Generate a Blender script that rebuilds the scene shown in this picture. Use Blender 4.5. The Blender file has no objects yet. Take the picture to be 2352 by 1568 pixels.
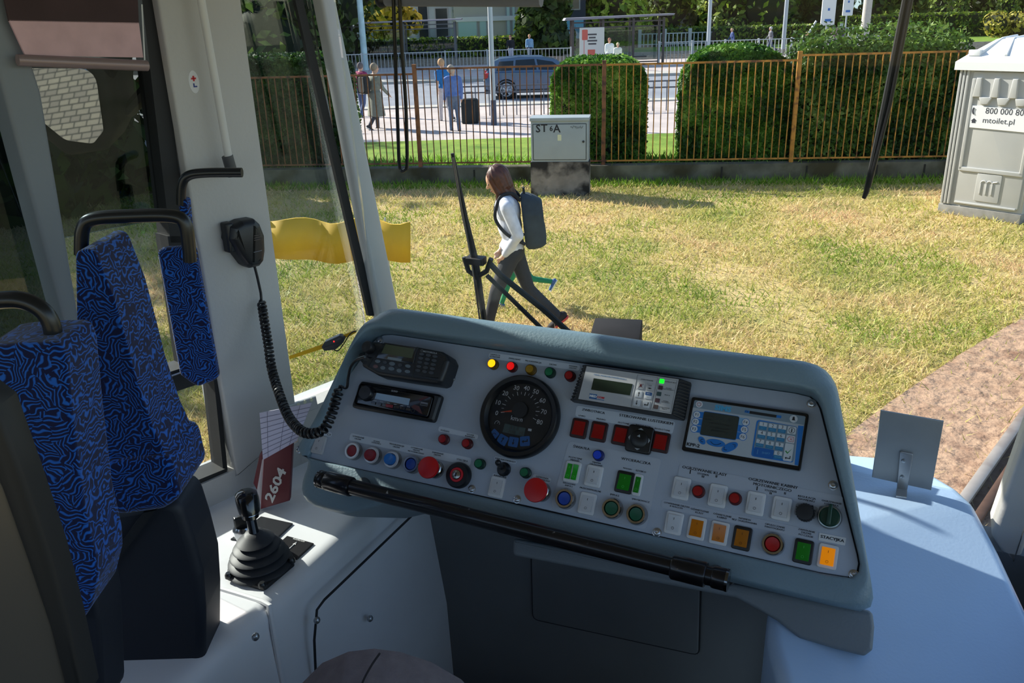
import bpy, bmesh, math, random
import numpy as np
from mathutils import Vector, Matrix
random.seed(7); RNG = np.random.default_rng(7)
SC = bpy.context.scene; COL = SC.collection
R_ = math.radians
V = lambda *a: Vector(a)

# ------------------------------------------------------------------ camera
FPX = 1945.4                      # focal length in pixels of the 2352 px wide frame
PITCH, ROLL, YAW = R_(21.104), R_(-1.767), R_(25.486)
CAM = V(0, 0, 3.0)
_F = V(-math.sin(YAW)*math.cos(PITCH), math.cos(YAW)*math.cos(PITCH), -math.sin(PITCH))
_R0 = V(math.cos(YAW), math.sin(YAW), 0); _U0 = _R0.cross(_F)
_R = _R0*math.cos(ROLL)+_U0*math.sin(ROLL); _U = _U0*math.cos(ROLL)-_R0*math.sin(ROLL)
cd = bpy.data.cameras.new('camera'); cam = bpy.data.objects.new('camera', cd); COL.objects.link(cam)
cd.sensor_width = 36; cd.lens = 36*FPX/2352; cd.clip_start = .02; cd.clip_end = 600
mw = Matrix((_R, _U, -_F)).transposed().to_4x4(); mw.translation = CAM; cam.matrix_world = mw
SC.camera = cam

# ------------------------------------------------------------------ world, sun, exposure
SUN_AZ, SUN_EL = R_(-8), R_(30)   # light travels towards +X and a little +Y
world = bpy.data.worlds.new('sky'); SC.world = world; world.use_nodes = True
wn_ = world.node_tree; wn_.nodes.clear()
sky = wn_.nodes.new('ShaderNodeTexSky'); sky.sky_type = 'NISHITA'; sky.sun_disc = False
sky.sun_elevation = SUN_EL; sky.sun_rotation = R_(270)-SUN_AZ; sky.air_density = 1.0; sky.dust_density = .6
wb = wn_.nodes.new('ShaderNodeBackground'); wb.inputs[1].default_value = .15
wo = wn_.nodes.new('ShaderNodeOutputWorld')
wn_.links.new(sky.outputs[0], wb.inputs[0]); wn_.links.new(wb.outputs[0], wo.inputs[0])
sl = bpy.data.lights.new('sun', 'SUN'); sl.energy = 6.5; sl.angle = R_(.6); sl.color = (1, .93, .83)
sun = bpy.data.objects.new('sun', sl); COL.objects.link(sun)
SUNDIR = V(math.cos(SUN_AZ)*math.cos(SUN_EL), math.sin(SUN_AZ)*math.cos(SUN_EL), -math.sin(SUN_EL))
sun.rotation_euler = SUNDIR.to_track_quat('-Z', 'Y').to_euler()
vs = SC.view_settings; vs.view_transform = 'Standard'; vs.look = 'None'; vs.exposure = 0.7; vs.gamma = 1
vs.use_curve_mapping = False

# ------------------------------------------------------------------ pixel of the photo -> point of the place
def ray(x, y): return _F+_R*((x-1176)/FPX)-_U*((y-784)/FPX)
def atz(x, y, z=0.0):
    d = ray(x, y); return CAM+d*((z-CAM.z)/d.z)
def atd(x, y, D): return CAM+ray(x, y)*D
def onp(x, y, p0, n):
    d = ray(x, y); return CAM+d*((p0-CAM).dot(n)/d.dot(n))

class Fr:
    """a local frame: point(u, v, w)"""
    def __init__(s, o, ex, ey, ez=None):
        s.o, s.x, s.y = Vector(o), Vector(ex).normalized(), Vector(ey).normalized()
        s.z = Vector(ez).normalized() if ez is not None else s.x.cross(s.y).normalized()
    def p(s, u, v, w=0): return s.o+s.x*u+s.y*v+s.z*w
    def px(s, x, y, w=0):
        q = onp(x, y, s.o+s.z*w, s.z)-s.o; return (q.dot(s.x), q.dot(s.y))
    def sub(s, u, v, w=0): return Fr(s.p(u, v, w), s.x, s.y, s.z)
    def rot(s, a): return Fr(s.o, s.x*math.cos(a)+s.y*math.sin(a), s.y*math.cos(a)-s.x*math.sin(a), s.z)
W0 = Fr((0, 0, 0), (1, 0, 0), (0, 1, 0))

# ------------------------------------------------------------------ materials
MATS = {}
def s2l(c):
    return tuple((x/12.92 if x <= .04045 else ((x+.055)/1.055)**2.4) for x in [k/255 for k in c])
def mat(name, rgb=(128,128,128), rough=.5, metal=0, spec=.5, var=0, vscale=8, bump=0, bscale=60, bdist=.004, emit=0, coat=0, dirt=None):
    """principled surface; rgb as sRGB 0..255; var = brightness variation by noise; dirt=(rgb, scale, lo, hi)"""
    if name in MATS: return MATS[name]
    m = bpy.data.materials.new(name); m.use_nodes = True; nt = m.node_tree; b = nt.nodes['Principled BSDF']
    c = s2l(rgb)+(1,)
    b.inputs['Base Color'].default_value = c; b.inputs['Roughness'].default_value = rough
    b.inputs['Metallic'].default_value = metal; b.inputs['Specular IOR Level'].default_value = spec
    b.inputs['Coat Weight'].default_value = coat
    if emit: b.inputs['Emission Color'].default_value = c; b.inputs['Emission Strength'].default_value = emit
    if var or bump or dirt:
        ge = nt.nodes.new('ShaderNodeNewGeometry')
        def noise(sc, det=4):
            n = nt.nodes.new('ShaderNodeTexNoise'); n.inputs['Scale'].default_value = sc; n.inputs['Detail'].default_value = det
            nt.links.new(ge.outputs['Position'], n.inputs['Vector']); return n
        col = None
        if var:
            n = noise(vscale); r = nt.nodes.new('ShaderNodeMapRange')
            r.inputs[1].default_value = .3; r.inputs[2].default_value = .7
            r.inputs[3].default_value = 1-var; r.inputs[4].default_value = 1+var
            nt.links.new(n.outputs[0], r.inputs[0])
            mx = nt.nodes.new('ShaderNodeVectorMath'); mx.operation = 'SCALE'; mx.inputs[0].default_value = c[:3]
            nt.links.new(r.outputs[0], mx.inputs['Scale']); col = mx.outputs[0]
        if dirt:
            n = noise(dirt[1], 6); r = nt.nodes.new('ShaderNodeMapRange')
            r.inputs[1].default_value = dirt[2]; r.inputs[2].default_value = dirt[3]
            nt.links.new(n.outputs[0], r.inputs[0])
            mx = nt.nodes.new('ShaderNodeMix'); mx.data_type = 'RGBA'
            mx.inputs['A'].default_value = c; mx.inputs['B'].default_value = s2l(dirt[0])+(1,)
            if col: nt.links.new(col, mx.inputs['A'])
            nt.links.new(r.outputs[0], mx.inputs['Factor']); col = mx.outputs['Result']
        if col: nt.links.new(col, b.inputs['Base Color'])
        if bump:
            n = noise(bscale, 3); bp = nt.nodes.new('ShaderNodeBump'); bp.inputs['Strength'].default_value = bump
            bp.inputs['Distance'].default_value = bdist
            nt.links.new(n.outputs[0], bp.inputs['Height']); nt.links.new(bp.outputs[0], b.inputs['Normal'])
    MATS[name] = m; return m
def glass(name, tint=(.94, .97, .96), refl=1.0, rough=0.0):
    if name in MATS: return MATS[name]
    m = bpy.data.materials.new(name); m.use_nodes = True; nt = m.node_tree; nt.nodes.clear()
    t = nt.nodes.new('ShaderNodeBsdfTransparent'); t.inputs[0].default_value = tint+(1,)
    g = nt.nodes.new('ShaderNodeBsdfGlossy'); g.inputs['Roughness'].default_value = rough
    f = nt.nodes.new('ShaderNodeFresnel'); f.inputs[0].default_value = 1.45
    k = nt.nodes.new('ShaderNodeMath'); k.operation = 'MULTIPLY'; k.inputs[1].default_value = refl
    mx = nt.nodes.new('ShaderNodeMixShader'); o = nt.nodes.new('ShaderNodeOutputMaterial')
    nt.links.new(f.outputs[0], k.inputs[0]); nt.links.new(k.outputs[0], mx.inputs[0])
    nt.links.new(t.outputs[0], mx.inputs[1]); nt.links.new(g.outputs[0], mx.inputs[2]); nt.links.new(mx.outputs[0], o.inputs[0])
    MATS[name] = m; return m
def leafmat(name, cols, trans=.35, pscale=None):
    """leaf colours picked per leaf; cols = sRGB list; a large noise leans the pick when pscale is set"""
    if name in MATS: return MATS[name]
    m = bpy.data.materials.new(name); m.use_nodes = True; nt = m.node_tree; nt.nodes.clear()
    ge = nt.nodes.new('ShaderNodeNewGeometry'); cr = nt.nodes.new('ShaderNodeValToRGB')
    fac = ge.outputs['Random Per Island']
    if pscale:
        n = nt.nodes.new('ShaderNodeTexNoise'); n.inputs['Scale'].default_value = pscale; n.inputs['Detail'].default_value = 4
        nt.links.new(ge.outputs['Position'], n.inputs['Vector'])
        r = nt.nodes.new('ShaderNodeMapRange'); r.inputs[1].default_value = .33; r.inputs[2].default_value = .67
        nt.links.new(n.outputs[0], r.inputs[0])
        a = nt.nodes.new('ShaderNodeMix'); a.inputs[0].default_value = .35
        nt.links.new(r.outputs[0], a.inputs[2]); nt.links.new(fac, a.inputs[3]); fac = a.outputs[0]
    while len(cr.color_ramp.elements) < len(cols): cr.color_ramp.elements.new(.5)
    for i, c in enumerate(cols):
        cr.color_ramp.elements[i].position = i/(len(cols)-1); cr.color_ramp.elements[i].color = s2l(c)+(1,)
    nt.links.new(fac, cr.inputs[0])
    d = nt.nodes.new('ShaderNodeBsdfPrincipled'); d.inputs['Roughness'].default_value = .55; d.inputs['Specular IOR Level'].default_value = .35
    t = nt.nodes.new('ShaderNodeBsdfTranslucent')
    mx = nt.nodes.new('ShaderNodeMixShader'); mx.inputs[0].default_value = trans; o = nt.nodes.new('ShaderNodeOutputMaterial')
    nt.links.new(cr.outputs[0], d.inputs['Base Color']); nt.links.new(cr.outputs[0], t.inputs[0])
    nt.links.new(d.outputs[0], mx.inputs[1]); nt.links.new(t.outputs[0], mx.inputs[2]); nt.links.new(mx.outputs[0], o.inputs[0])
    MATS[name] = m; return m
def fabricmat(name, dark, light, cell=62, period=.0046):
    """woven fabric: patches of meandering parallel lines, every patch running its own way"""
    m = bpy.data.materials.new(name); m.use_nodes = True; nt = m.node_tree; b = nt.nodes['Principled BSDF']; L = nt.links.new; N = nt.nodes.new
    ge = N('ShaderNodeNewGeometry'); n = N('ShaderNodeTexNoise'); n.inputs['Scale'].default_value = cell*.9; n.inputs['Detail'].default_value = 1
    L(ge.outputs['Position'], n.inputs['Vector'])
    c = N('ShaderNodeVectorMath'); c.operation = 'SUBTRACT'; c.inputs[1].default_value = (.5, .5, .5); L(n.outputs['Color'], c.inputs[0])
    s = N('ShaderNodeVectorMath'); s.operation = 'SCALE'; s.inputs['Scale'].default_value = .022; L(c.outputs[0], s.inputs[0])
    w = N('ShaderNodeVectorMath'); w.operation = 'ADD'; L(ge.outputs['Position'], w.inputs[0]); L(s.outputs[0], w.inputs[1])
    vo = N('ShaderNodeTexVoronoi'); vo.inputs['Scale'].default_value = cell; L(w.outputs[0], vo.inputs['Vector'])
    sp = N('ShaderNodeSeparateColor'); L(vo.outputs['Color'], sp.inputs[0])
    an = N('ShaderNodeMath'); an.operation = 'MULTIPLY'; an.inputs[1].default_value = math.pi; L(sp.outputs[0], an.inputs[0])
    def mth(op, x, y=None):
        q = N('ShaderNodeMath'); q.operation = op; L(x, q.inputs[0])
        if y is not None: (L(y, q.inputs[1]) if not isinstance(y, (int, float)) else setattr(q.inputs[1], 'default_value', y))
        return q.outputs[0]
    def dot(v): q = N('ShaderNodeVectorMath'); q.operation = 'DOT_PRODUCT'; L(w.outputs[0], q.inputs[0]); q.inputs[1].default_value = v; return q.outputs['Value']
    uu = mth('MULTIPLY', dot((math.cos(YAW), math.sin(YAW), 0)), mth('COSINE', an.outputs[0])); vv = mth('MULTIPLY', dot((0, 0, 1)), mth('SINE', an.outputs[0]))
    st = mth('SINE', mth('MULTIPLY', mth('ADD', uu, vv), 2*math.pi/period))
    r = N('ShaderNodeMapRange'); r.inputs[1].default_value = .15; r.inputs[2].default_value = .9; L(st, r.inputs[0])
    mx = N('ShaderNodeMix'); mx.data_type = 'RGBA'; mx.inputs['A'].default_value = s2l(dark)+(1,); mx.inputs['B'].default_value = s2l(light)+(1,)
    L(r.outputs[0], mx.inputs['Factor']); L(mx.outputs['Result'], b.inputs['Base Color'])
    b.inputs['Roughness'].default_value = .85; b.inputs['Sheen Weight'].default_value = .2; b.inputs['Specular IOR Level'].default_value = .2
    MATS[name] = m; return m

# ------------------------------------------------------------------ mesh builder
def offset_poly(poly, d):
    """move every edge of a ccw polygon inwards by d"""
    n = len(poly); out = []
    for i in range(n):
        a, b, c = Vector(poly[i-1]), Vector(poly[i]), Vector(poly[(i+1) % n])
        e1, e2 = b-a, c-b
        if e1.length < 1e-9 or e2.length < 1e-9: out.append(tuple(b)); continue
        e1.normalize(); e2.normalize(); n1, n2 = Vector((-e1.y, e1.x)), Vector((-e2.y, e2.x))
        k = n1+n2; q = k.dot(n1)
        out.append(tuple(b+k*(d/max(q, .35))) if k.length > 1e-6 else tuple(b))
    return out
def ccw(poly):
    a = sum(poly[i-1][0]*poly[i][1]-poly[i][0]*poly[i-1][1] for i in range(len(poly)))
    return list(poly) if a > 0 else list(poly)[::-1]
def rpoly(pts, r, n=5):
    """round the corners of a polygon; r a number or one per corner"""
    pts = [Vector(p) for p in pts]; N = len(pts); out = []
    rs = r if isinstance(r, (list, tuple)) else [r]*N
    for i in range(N):
        a, b, c = pts[i-1], pts[i], pts[(i+1) % N]; d1, d2 = (a-b), (c-b); l1, l2 = d1.length, d2.length
        d1.normalize(); d2.normalize(); ang = math.acos(max(-1, min(1, d1.dot(d2))))
        t = min(rs[i]/max(math.tan(ang/2), .05), l1*.49, l2*.49)
        p, q = b+d1*t, b+d2*t
        for k in range(n+1):
            s = k/n; out.append(tuple(p*(1-s)**2+b*2*s*(1-s)+q*s*s))
    return out
def rect(w, h, r=0, n=4, cx=0, cy=0):
    p = [(cx-w/2, cy-h/2), (cx+w/2, cy-h/2), (cx+w/2, cy+h/2), (cx-w/2, cy+h/2)]
    return rpoly(p, r, n) if r else p
def circ(r, n=24, cx=0, cy=0, ry=None):
    return [(cx+r*math.cos(2*math.pi*k/n), cy+(ry or r)*math.sin(2*math.pi*k/n)) for k in range(n)]

def smooth_path(pts, n=6):
    out = []; P = [pts[0]]+list(pts)+[pts[-1]]
    for i in range(1, len(P)-2):
        a, b, c, d = P[i-1], P[i], P[i+1], P[i+2]
        for k in range(n):
            t = k/n; out.append(.5*((2*b)+(c-a)*t+(2*a-5*b+4*c-d)*t*t+(3*b-a-3*c+d)*t**3))
    return out+[pts[-1]]
class MB:
    def __init__(s, m=None): s.v, s.f, s.k, s.mats, s.c = [], [], [], [], 0; m and s.m(m)
    def m(s, m):
        if m not in s.mats: s.mats.append(m)
        s.c = s.mats.index(m); return s
    def add(s, vs, fs):
        o = len(s.v); s.v += [tuple(p) for p in vs]; s.f += [tuple(i+o for i in f) for f in fs]; s.k += [s.c]*len(fs); return s
    def loops(s, L, cap0=True, cap1=True, closed=True, wrap=False):
        n = len(L[0]); vs = [p for l in L for p in l]; fs = []; R = len(L)
        for i in range(R if wrap else R-1):
            j = (i+1) % R
            for k in range(n if closed else n-1):
                k2 = (k+1) % n; fs.append((i*n+k, i*n+k2, j*n+k2, j*n+k))
        if not wrap:
            if cap0: fs.append(tuple(range(n-1, -1, -1)))
            if cap1: fs.append(tuple((R-1)*n+k for k in range(n)))
        return s.add(vs, fs)
    def prism(s, poly, fr, w0, w1, bev=0, bev0=0, seg=3):
        poly = ccw(poly); L = []
        if bev0:
            for i in range(seg+1):
                a = math.pi/2*i/seg; L.append(([fr.p(u, v, w0+bev0*(1-math.sin(a))) for u, v in offset_poly(poly, bev0*(1-math.cos(math.pi/2-a)) if i < seg else 0)]))
            L[0] = [fr.p(u, v, w0) for u, v in offset_poly(poly, bev0)]
        else: L.append([fr.p(u, v, w0) for u, v in poly])
        if bev:
            for i in range(seg+1):
                a = math.pi/2*i/seg
                L.append([fr.p(u, v, w1-bev*(1-math.sin(a))) for u, v in offset_poly(poly, bev*(1-math.cos(a)))])
        else: L.append([fr.p(u, v, w1) for u, v in poly])
        return s.loops(L)
    def box(s, c, size, fr=W0, bev=0):
        f = Fr(c, fr.x, fr.y, fr.z); return s.prism(rect(size[0], size[1]), f, -size[2]/2, size[2]/2, bev, bev, 2)
    def tube(s, pts, r, n=8, closed=False, caps=True):
        pts = [Vector(p) for p in pts]; N = len(pts); rs = r if isinstance(r, (list, tuple)) else [r]*N; L = []; prev = None
        for i in range(N):
            a = pts[i-1] if (i or closed) else pts[0]; b = pts[(i+1) % N] if (i < N-1 or closed) else pts[-1]
            t = (b-a).normalized()
            if prev is None:
                h = Vector((0, 0, 1)) if abs(t.z) < .9 else Vector((1, 0, 0)); x = t.cross(h).normalized()
            else: x = (prev-t*prev.dot(t)).normalized()
            prev = x; y = t.cross(x)
            L.append([pts[i]+(x*math.cos(2*math.pi*k/n)+y*math.sin(2*math.pi*k/n))*rs[i] for k in range(n)])
        return s.loops(L, caps, caps, wrap=closed)
    def cyl(s, a, b, r0, r1=None, n=16): return s.tube([a, b], [r0, r0 if r1 is None else r1], n)
    def lathe(s, fr, prof, n=28, cap0=True, cap1=True):
        return s.loops([[fr.p(r*math.cos(2*math.pi*k/n), r*math.sin(2*math.pi*k/n), w) for k in range(n)] for r, w in prof], cap0, cap1)
    def ell(s, c, rad, fr=W0, n=16, m=10):
        c = Vector(c); L = []
        for i in range(1, m):
            a = math.pi*i/m; L.append([c+fr.x*(rad[0]*math.sin(a)*math.cos(2*math.pi*k/n))+fr.y*(rad[1]*math.sin(a)*math.sin(2*math.pi*k/n))-fr.z*(rad[2]*math.cos(a)) for k in range(n)])
        o = len(L)*n; vs = [p for l in L for p in l]+[c-fr.z*rad[2], c+fr.z*rad[2]]; fs = []
        for i in range(m-2):
            for k in range(n):
                k2 = (k+1) % n; fs.append((i*n+k, i*n+k2, (i+1)*n+k2, (i+1)*n+k))
        for k in range(n):
            k2 = (k+1) % n; fs.append((o, k2, k)); fs.append((o+1, (m-2)*n+k, (m-2)*n+k2))
        return s.add(vs, fs)
    def cap(s, a, b, ra, rb=None, n=12):
        """capsule with round ends"""
        a, b = Vector(a), Vector(b); rb = ra if rb is None else rb; d = (b-a); L = max(d.length, 1e-5); t = d/L
        pts, rs = [], []
        for q in (.02, .3, .6, .87, 1): pts.append(a-t*ra*(1-q**2)**.5); rs.append(ra*q)
        for q in (1, .87, .6, .3, .02): pts.append(b+t*rb*(1-q**2)**.5); rs.append(rb*q)
        return s.tube(pts, rs, n)
    def text(s, txt, fr, size=None, width=None, w=.0006, bold=0, shear=0, align='CENTER', cap=None, heavy=0):
        """flat lettering in the frame, centred at its origin"""
        c = bpy.data.curves.new('t', 'FONT'); c.body = txt; c.align_x = align; c.align_y = 'CENTER'; c.size = 1
        c.resolution_u = 2; c.offset = bold; c.shear = shear; c.space_line = 1.02
        o = bpy.data.objects.new('t', c); COL.objects.link(o)
        dg = bpy.context.evaluated_depsgraph_get()
        me = bpy.data.meshes.new_from_object(o.evaluated_get(dg)); xs = [v.co.x for v in me.vertices] or [0]
        ys = [v.co.y for v in me.vertices] or [0]
        wd = max(xs)-min(xs)
        k = size if size else width/max(wd, 1e-4)
        ky = k if size else k*.84
        if cap and width: ky = cap/max(max(ys)-min(ys), 1e-4)
        if size and width: k = width/max(wd, 1e-4); ky = size
        cx = (max(xs)+min(xs))/2 if align == 'CENTER' else 0; cy = (max(ys)+min(ys))/2
        for sh in ((-heavy/2, heavy/2) if heavy else (0,)):
            s.add([fr.p((v.co.x-cx+sh)*k, (v.co.y-cy)*ky, w+(2e-5 if sh > 0 else 0)) for v in me.vertices], [tuple(p.vertices) for p in me.polygons])
        bpy.data.objects.remove(o); bpy.data.curves.remove(c); bpy.data.meshes.remove(me); return s
    def build(s, name, parent=None, label=None, smooth=38, origin=None, kind=None, cat=None, group=None, mods=None):
        me = bpy.data.meshes.new(name); base = V(0, 0, 0)
        if parent is not None: base = Vector(parent['_o'])
        elif origin is not None: base = Vector(origin)
        else:
            a = np.array(s.v); base = V(*( (a.min(0)+a.max(0))/2 )); base.z = a[:, 2].min()
        a = np.array(s.v, dtype=float)-np.array(base)
        me.from_pydata(a.tolist(), [], s.f)
        for m in s.mats: me.materials.append(m)
        me.polygons.foreach_set('material_index', s.k)
        if smooth:
            me.polygons.foreach_set('use_smooth', [True]*len(me.polygons)); me.update(); me.set_sharp_from_angle(angle=R_(smooth))
        me.update()
        o = bpy.data.objects.new(name, me); COL.objects.link(o)
        o['_o'] = tuple(base)
        if parent is not None: o.parent = parent
        else: o.location = base
        for k, x in (('label', label), ('kind', kind), ('category', cat), ('group', group)):
            if x: o[k] = x
        for md in mods or []:
            q = o.modifiers.new(md[0], md[1])
            for kk, vv in md[2].items(): setattr(q, kk, vv)
        return o
def thing(name, label, cat, loc, group=None):
    o = bpy.data.objects.new(name, None); COL.objects.link(o); o.location = Vector(loc); o.empty_display_size = .1
    o['_o'] = tuple(loc); o['label'] = label; o['category'] = cat
    if group: o['group'] = group
    return o
def numpy_mesh(name, verts, faces, mats, midx=None):
    """verts (n,3), faces (m,k) all of one size"""
    me = bpy.data.meshes.new(name); n, (m, k) = len(verts), faces.shape
    me.vertices.add(n); me.vertices.foreach_set('co', verts.astype(np.float32).ravel())
    me.loops.add(m*k); me.loops.foreach_set('vertex_index', faces.astype(np.int32).ravel())
    me.polygons.add(m); me.polygons.foreach_set('loop_start', np.arange(0, m*k, k, dtype=np.int32))
    try: me.polygons.foreach_set('loop_total', np.full(m, k, dtype=np.int32))
    except Exception: pass
    for q in mats: me.materials.append(q)
    if midx is not None: me.polygons.foreach_set('material_index', midx.astype(np.int32))
    me.update(calc_edges=True); me.validate(); return me
def leaves_mesh(name, cen, nor, size, m, jitter=.7):
    """one folded leaf (a kite of 4 corners) at every centre, facing roughly along nor"""
    n = len(cen); nor = nor+RNG.normal(0, jitter, (n, 3)); nor /= np.linalg.norm(nor, axis=1)[:, None]+1e-9
    a = RNG.normal(0, 1, (n, 3)); a -= nor*(a*nor).sum(1)[:, None]; a /= np.linalg.norm(a, axis=1)[:, None]+1e-9
    b = np.cross(nor, a); s = (size*RNG.uniform(.6, 1.35, n))[:, None]
    v = np.stack([cen-a*s, cen+b*s*.5+nor*s*.12, cen+a*s, cen-b*s*.5+nor*s*.12], 1).reshape(-1, 3)
    f = np.arange(4*n).reshape(n, 4); return numpy_mesh(name, v, f, [m])
# ================================================================== OUTSIDE
GA = R_(25.0); G = Fr((0, 0, 0), (math.cos(GA), math.sin(GA), 0), (-math.sin(GA), math.cos(GA), 0))
def gy(y, x=1200): return (atz(x, y)-G.o).dot(G.y)
def gcoord(p): return (p-G.o).dot(G.x), (p-G.o).dot(G.y)
FA = R_(19.4); FN = Fr((-3.68, 15.78, 0), (math.cos(FA), math.sin(FA), 0), (0, 0, 1))   # fence plane: u along, v up, w towards the tram
def grad_ground(name, cols, scale, rough=.9, second=None, bump=.4, bscale=30):
    """ground colour from two noises"""
    m = bpy.data.materials.new(name); m.use_nodes = True; nt = m.node_tree; b = nt.nodes['Principled BSDF']; L = nt.links.new
    ge = nt.nodes.new('ShaderNodeNewGeometry'); n = nt.nodes.new('ShaderNodeTexNoise'); n.inputs['Scale'].default_value = scale
    n.inputs['Detail'].default_value = 7; n.inputs['Roughness'].default_value = .62; L(ge.outputs['Position'], n.inputs['Vector'])
    cr = nt.nodes.new('ShaderNodeValToRGB')
    while len(cr.color_ramp.elements) < len(cols): cr.color_ramp.elements.new(.5)
    for i, (p, c) in enumerate(cols): cr.color_ramp.elements[i].position = p; cr.color_ramp.elements[i].color = s2l(c)+(1,)
    L(n.outputs[0], cr.inputs[0]); L(cr.outputs[0], b.inputs['Base Color']); b.inputs['Roughness'].default_value = rough
    b.inputs['Specular IOR Level'].default_value = .2
    if bump:
        n2 = nt.nodes.new('ShaderNodeTexNoise'); n2.inputs['Scale'].default_value = bscale; n2.inputs['Detail'].default_value = 5
        L(ge.outputs['Position'], n2.inputs['Vector']); bp = nt.nodes.new('ShaderNodeBump'); bp.inputs['Strength'].default_value = bump
        bp.inputs['Distance'].default_value = .05; L(n2.outputs[0], bp.inputs['Height']); L(bp.outputs[0], b.inputs['Normal'])
    MATS[name] = m; return m
def slab(name, poly, z0, z1, m, **kw):
    return MB(m).prism(poly, W0, z0, z1).build(name, smooth=0, **kw)

m_soil = grad_ground('lawn soil', [(.3, (110, 116, 58)), (.46, (168, 154, 98)), (.6, (196, 170, 122)), (.72, (140, 134, 74))], .55)
m_verge = grad_ground('verge', [(.3, (84, 118, 40)), (.7, (138, 160, 66))], 1.5)
m_asph = grad_ground('asphalt', [(.3, (126, 130, 140)), (.7, (146, 150, 158))], .5, bump=.1)
m_pave = grad_ground('pavement', [(.3, (172, 162, 160)), (.7, (200, 188, 184))], .8, bump=.1)
m_kerb = mat('kerb stone', (176, 172, 166), .85, var=.12, vscale=3)
m_far = grad_ground('far ground', [(.3, (88, 92, 66)), (.7, (118, 116, 96))], .2)
m_ballast = grad_ground('track bed', [(.3, (112, 104, 100)), (.7, (150, 142, 136))], 1.2)
m_conc = mat('mossy concrete', (104, 100, 86), .92, var=.3, vscale=3, bump=.5, bscale=20, dirt=((62, 56, 34), 1.3, .45, .62))

def wpoly(*pts): return [(p.x, p.y) for p in pts]
# ground far and wide, then the strips on it
slab('ground_field', [(-160, -30), (120, -30), (120, 160), (-160, 160)], -.3, -.03, m_far, kind='structure')
A_ = FN.p(-16, 0, 0); B_ = FN.p(9, 0, 0)
slab('ground_lawn', [(-26, -14), (14, -14), (B_.x, B_.y), (A_.x-14, A_.y-5)], -.2, 0, m_soil, kind='structure')
def strip(name, y0, y1, z0, z1, m, g0=-55, g1=60, **kw):
    a, b = gy(y0), gy(y1); q = [G.p(g0, a), G.p(g1, a), G.p(g1, b), G.p(g0, b)]
    return slab(name, wpoly(*q), z0, z1, m, kind='structure', **kw)
def verge():
    q = [FN.p(-30, 0, -.1), FN.p(14, 0, -.1), G.p(25, gy(331)), G.p(-55, gy(331))]
    slab('ground_verge', wpoly(*q), -.1, .16, m_verge, kind='structure')
verge()
strip('ground_pavement', 331, 246, -.1, .06, m_pave)
strip('kerb_near', 246, 241, -.1, .1, m_kerb)
strip('road', 241, 184, -.1, -.005, m_asph)
strip('kerb_far', 184, 178, -.1, .12, m_kerb)
strip('ground_platform', 178, 150, -.1, .1, m_pave)
strip('ground_track_bed', 150, 131, -.1, .04, m_ballast, -80, 80)
strip('ground_grass_strip', 131, 112, -.1, .06, m_verge, -80, 80)
strip('path', 112, 98, -.1, .05, m_pave, -90, 90)
strip('ground_park', 98, 50, -.1, .04, m_verge, -160, 120)
# white dashes on the road
mb = MB(mat('road paint', (214, 210, 204), .8)); a = gy(213)
for k in range(-10, 12): mb.box(G.p(k*5.2-6, a, .0), (2.2, .14, .012), G)
mb.build('road_markings', kind='structure', smooth=0)
# tram tracks across the far bed
m_rail = mat('rail steel', (150, 142, 136), .35, metal=.8, var=.2)
for y in (146, 141, 137, 133.5):
    mb = MB(m_rail).box(G.p(-5, gy(y), .1), (150, .07, .14), G); mb.build('tram_rail', label={146: 'far steel tram rail nearest to the platform', 141: 'second steel tram rail beyond the platform', 137: 'third steel tram rail beyond the platform', 133.5: 'farthest steel tram rail, beside the grass strip'}[y], cat='rail', group='far tram rails', smooth=0)

# ---- the track beside the tram: earth bed with old paving and one shining rail
m_bed = grad_ground('old paving', [(.3, (126, 96, 78)), (.5, (176, 146, 122)), (.66, (150, 120, 98))], 2.6, bump=.9, bscale=9)
bed = [atz(1935, 1010), atz(2040, 930), atz(2200, 820), atz(2352, 730), atz(2460, 680), atz(2900, 700), V(6, 2, 0), V(1.0, 2.6, 0), V(-.1, 3.2, 0)]
slab('ground_track_paving', wpoly(*bed), -.1, .02, m_bed, kind='structure')
r0, r1 = atz(2225, 1130, .1), atz(2420, 855, .1); d = (r1-r0).normalized(); s_ = V(-d.y, d.x, 0)
fr = Fr(r0-d*4, s_, (0, 0, 1)); mb = MB(mat('shiny rail', (176, 164, 154), .36, metal=.45, var=.12, vscale=5, dirt=((112, 80, 62), 3, .5, .75)))
prof = [(-.035, .1), (-.035, .07), (-.012, .055), (-.012, -.05), (.012, -.05), (.012, .055), (.035, .07), (.035, .1), (.02, .108), (-.02, .108)]
L = [[p+d*t for p in [r0-d*3+s_*u+V(0, 0, v-.1) for u, v in prof]] for t in (0, 4, 14)]
mb.loops(L); mb.build('near_rail', label='shiny steel rail set in the old paving beside the tram', cat='rail')
mb = MB(mat('rusty check rail', (98, 74, 62), .7, metal=.5, var=.3))
L = [[p+d*t+s_*-.11 for p in [r0-d*3+s_*u*.8+V(0, 0, v*.8-.11) for u, v in prof]] for t in (0, 4, 14)]
mb.loops(L); mb.build('check_rail', label='dull rusty rail running along the shiny rail', cat='rail')
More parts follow.
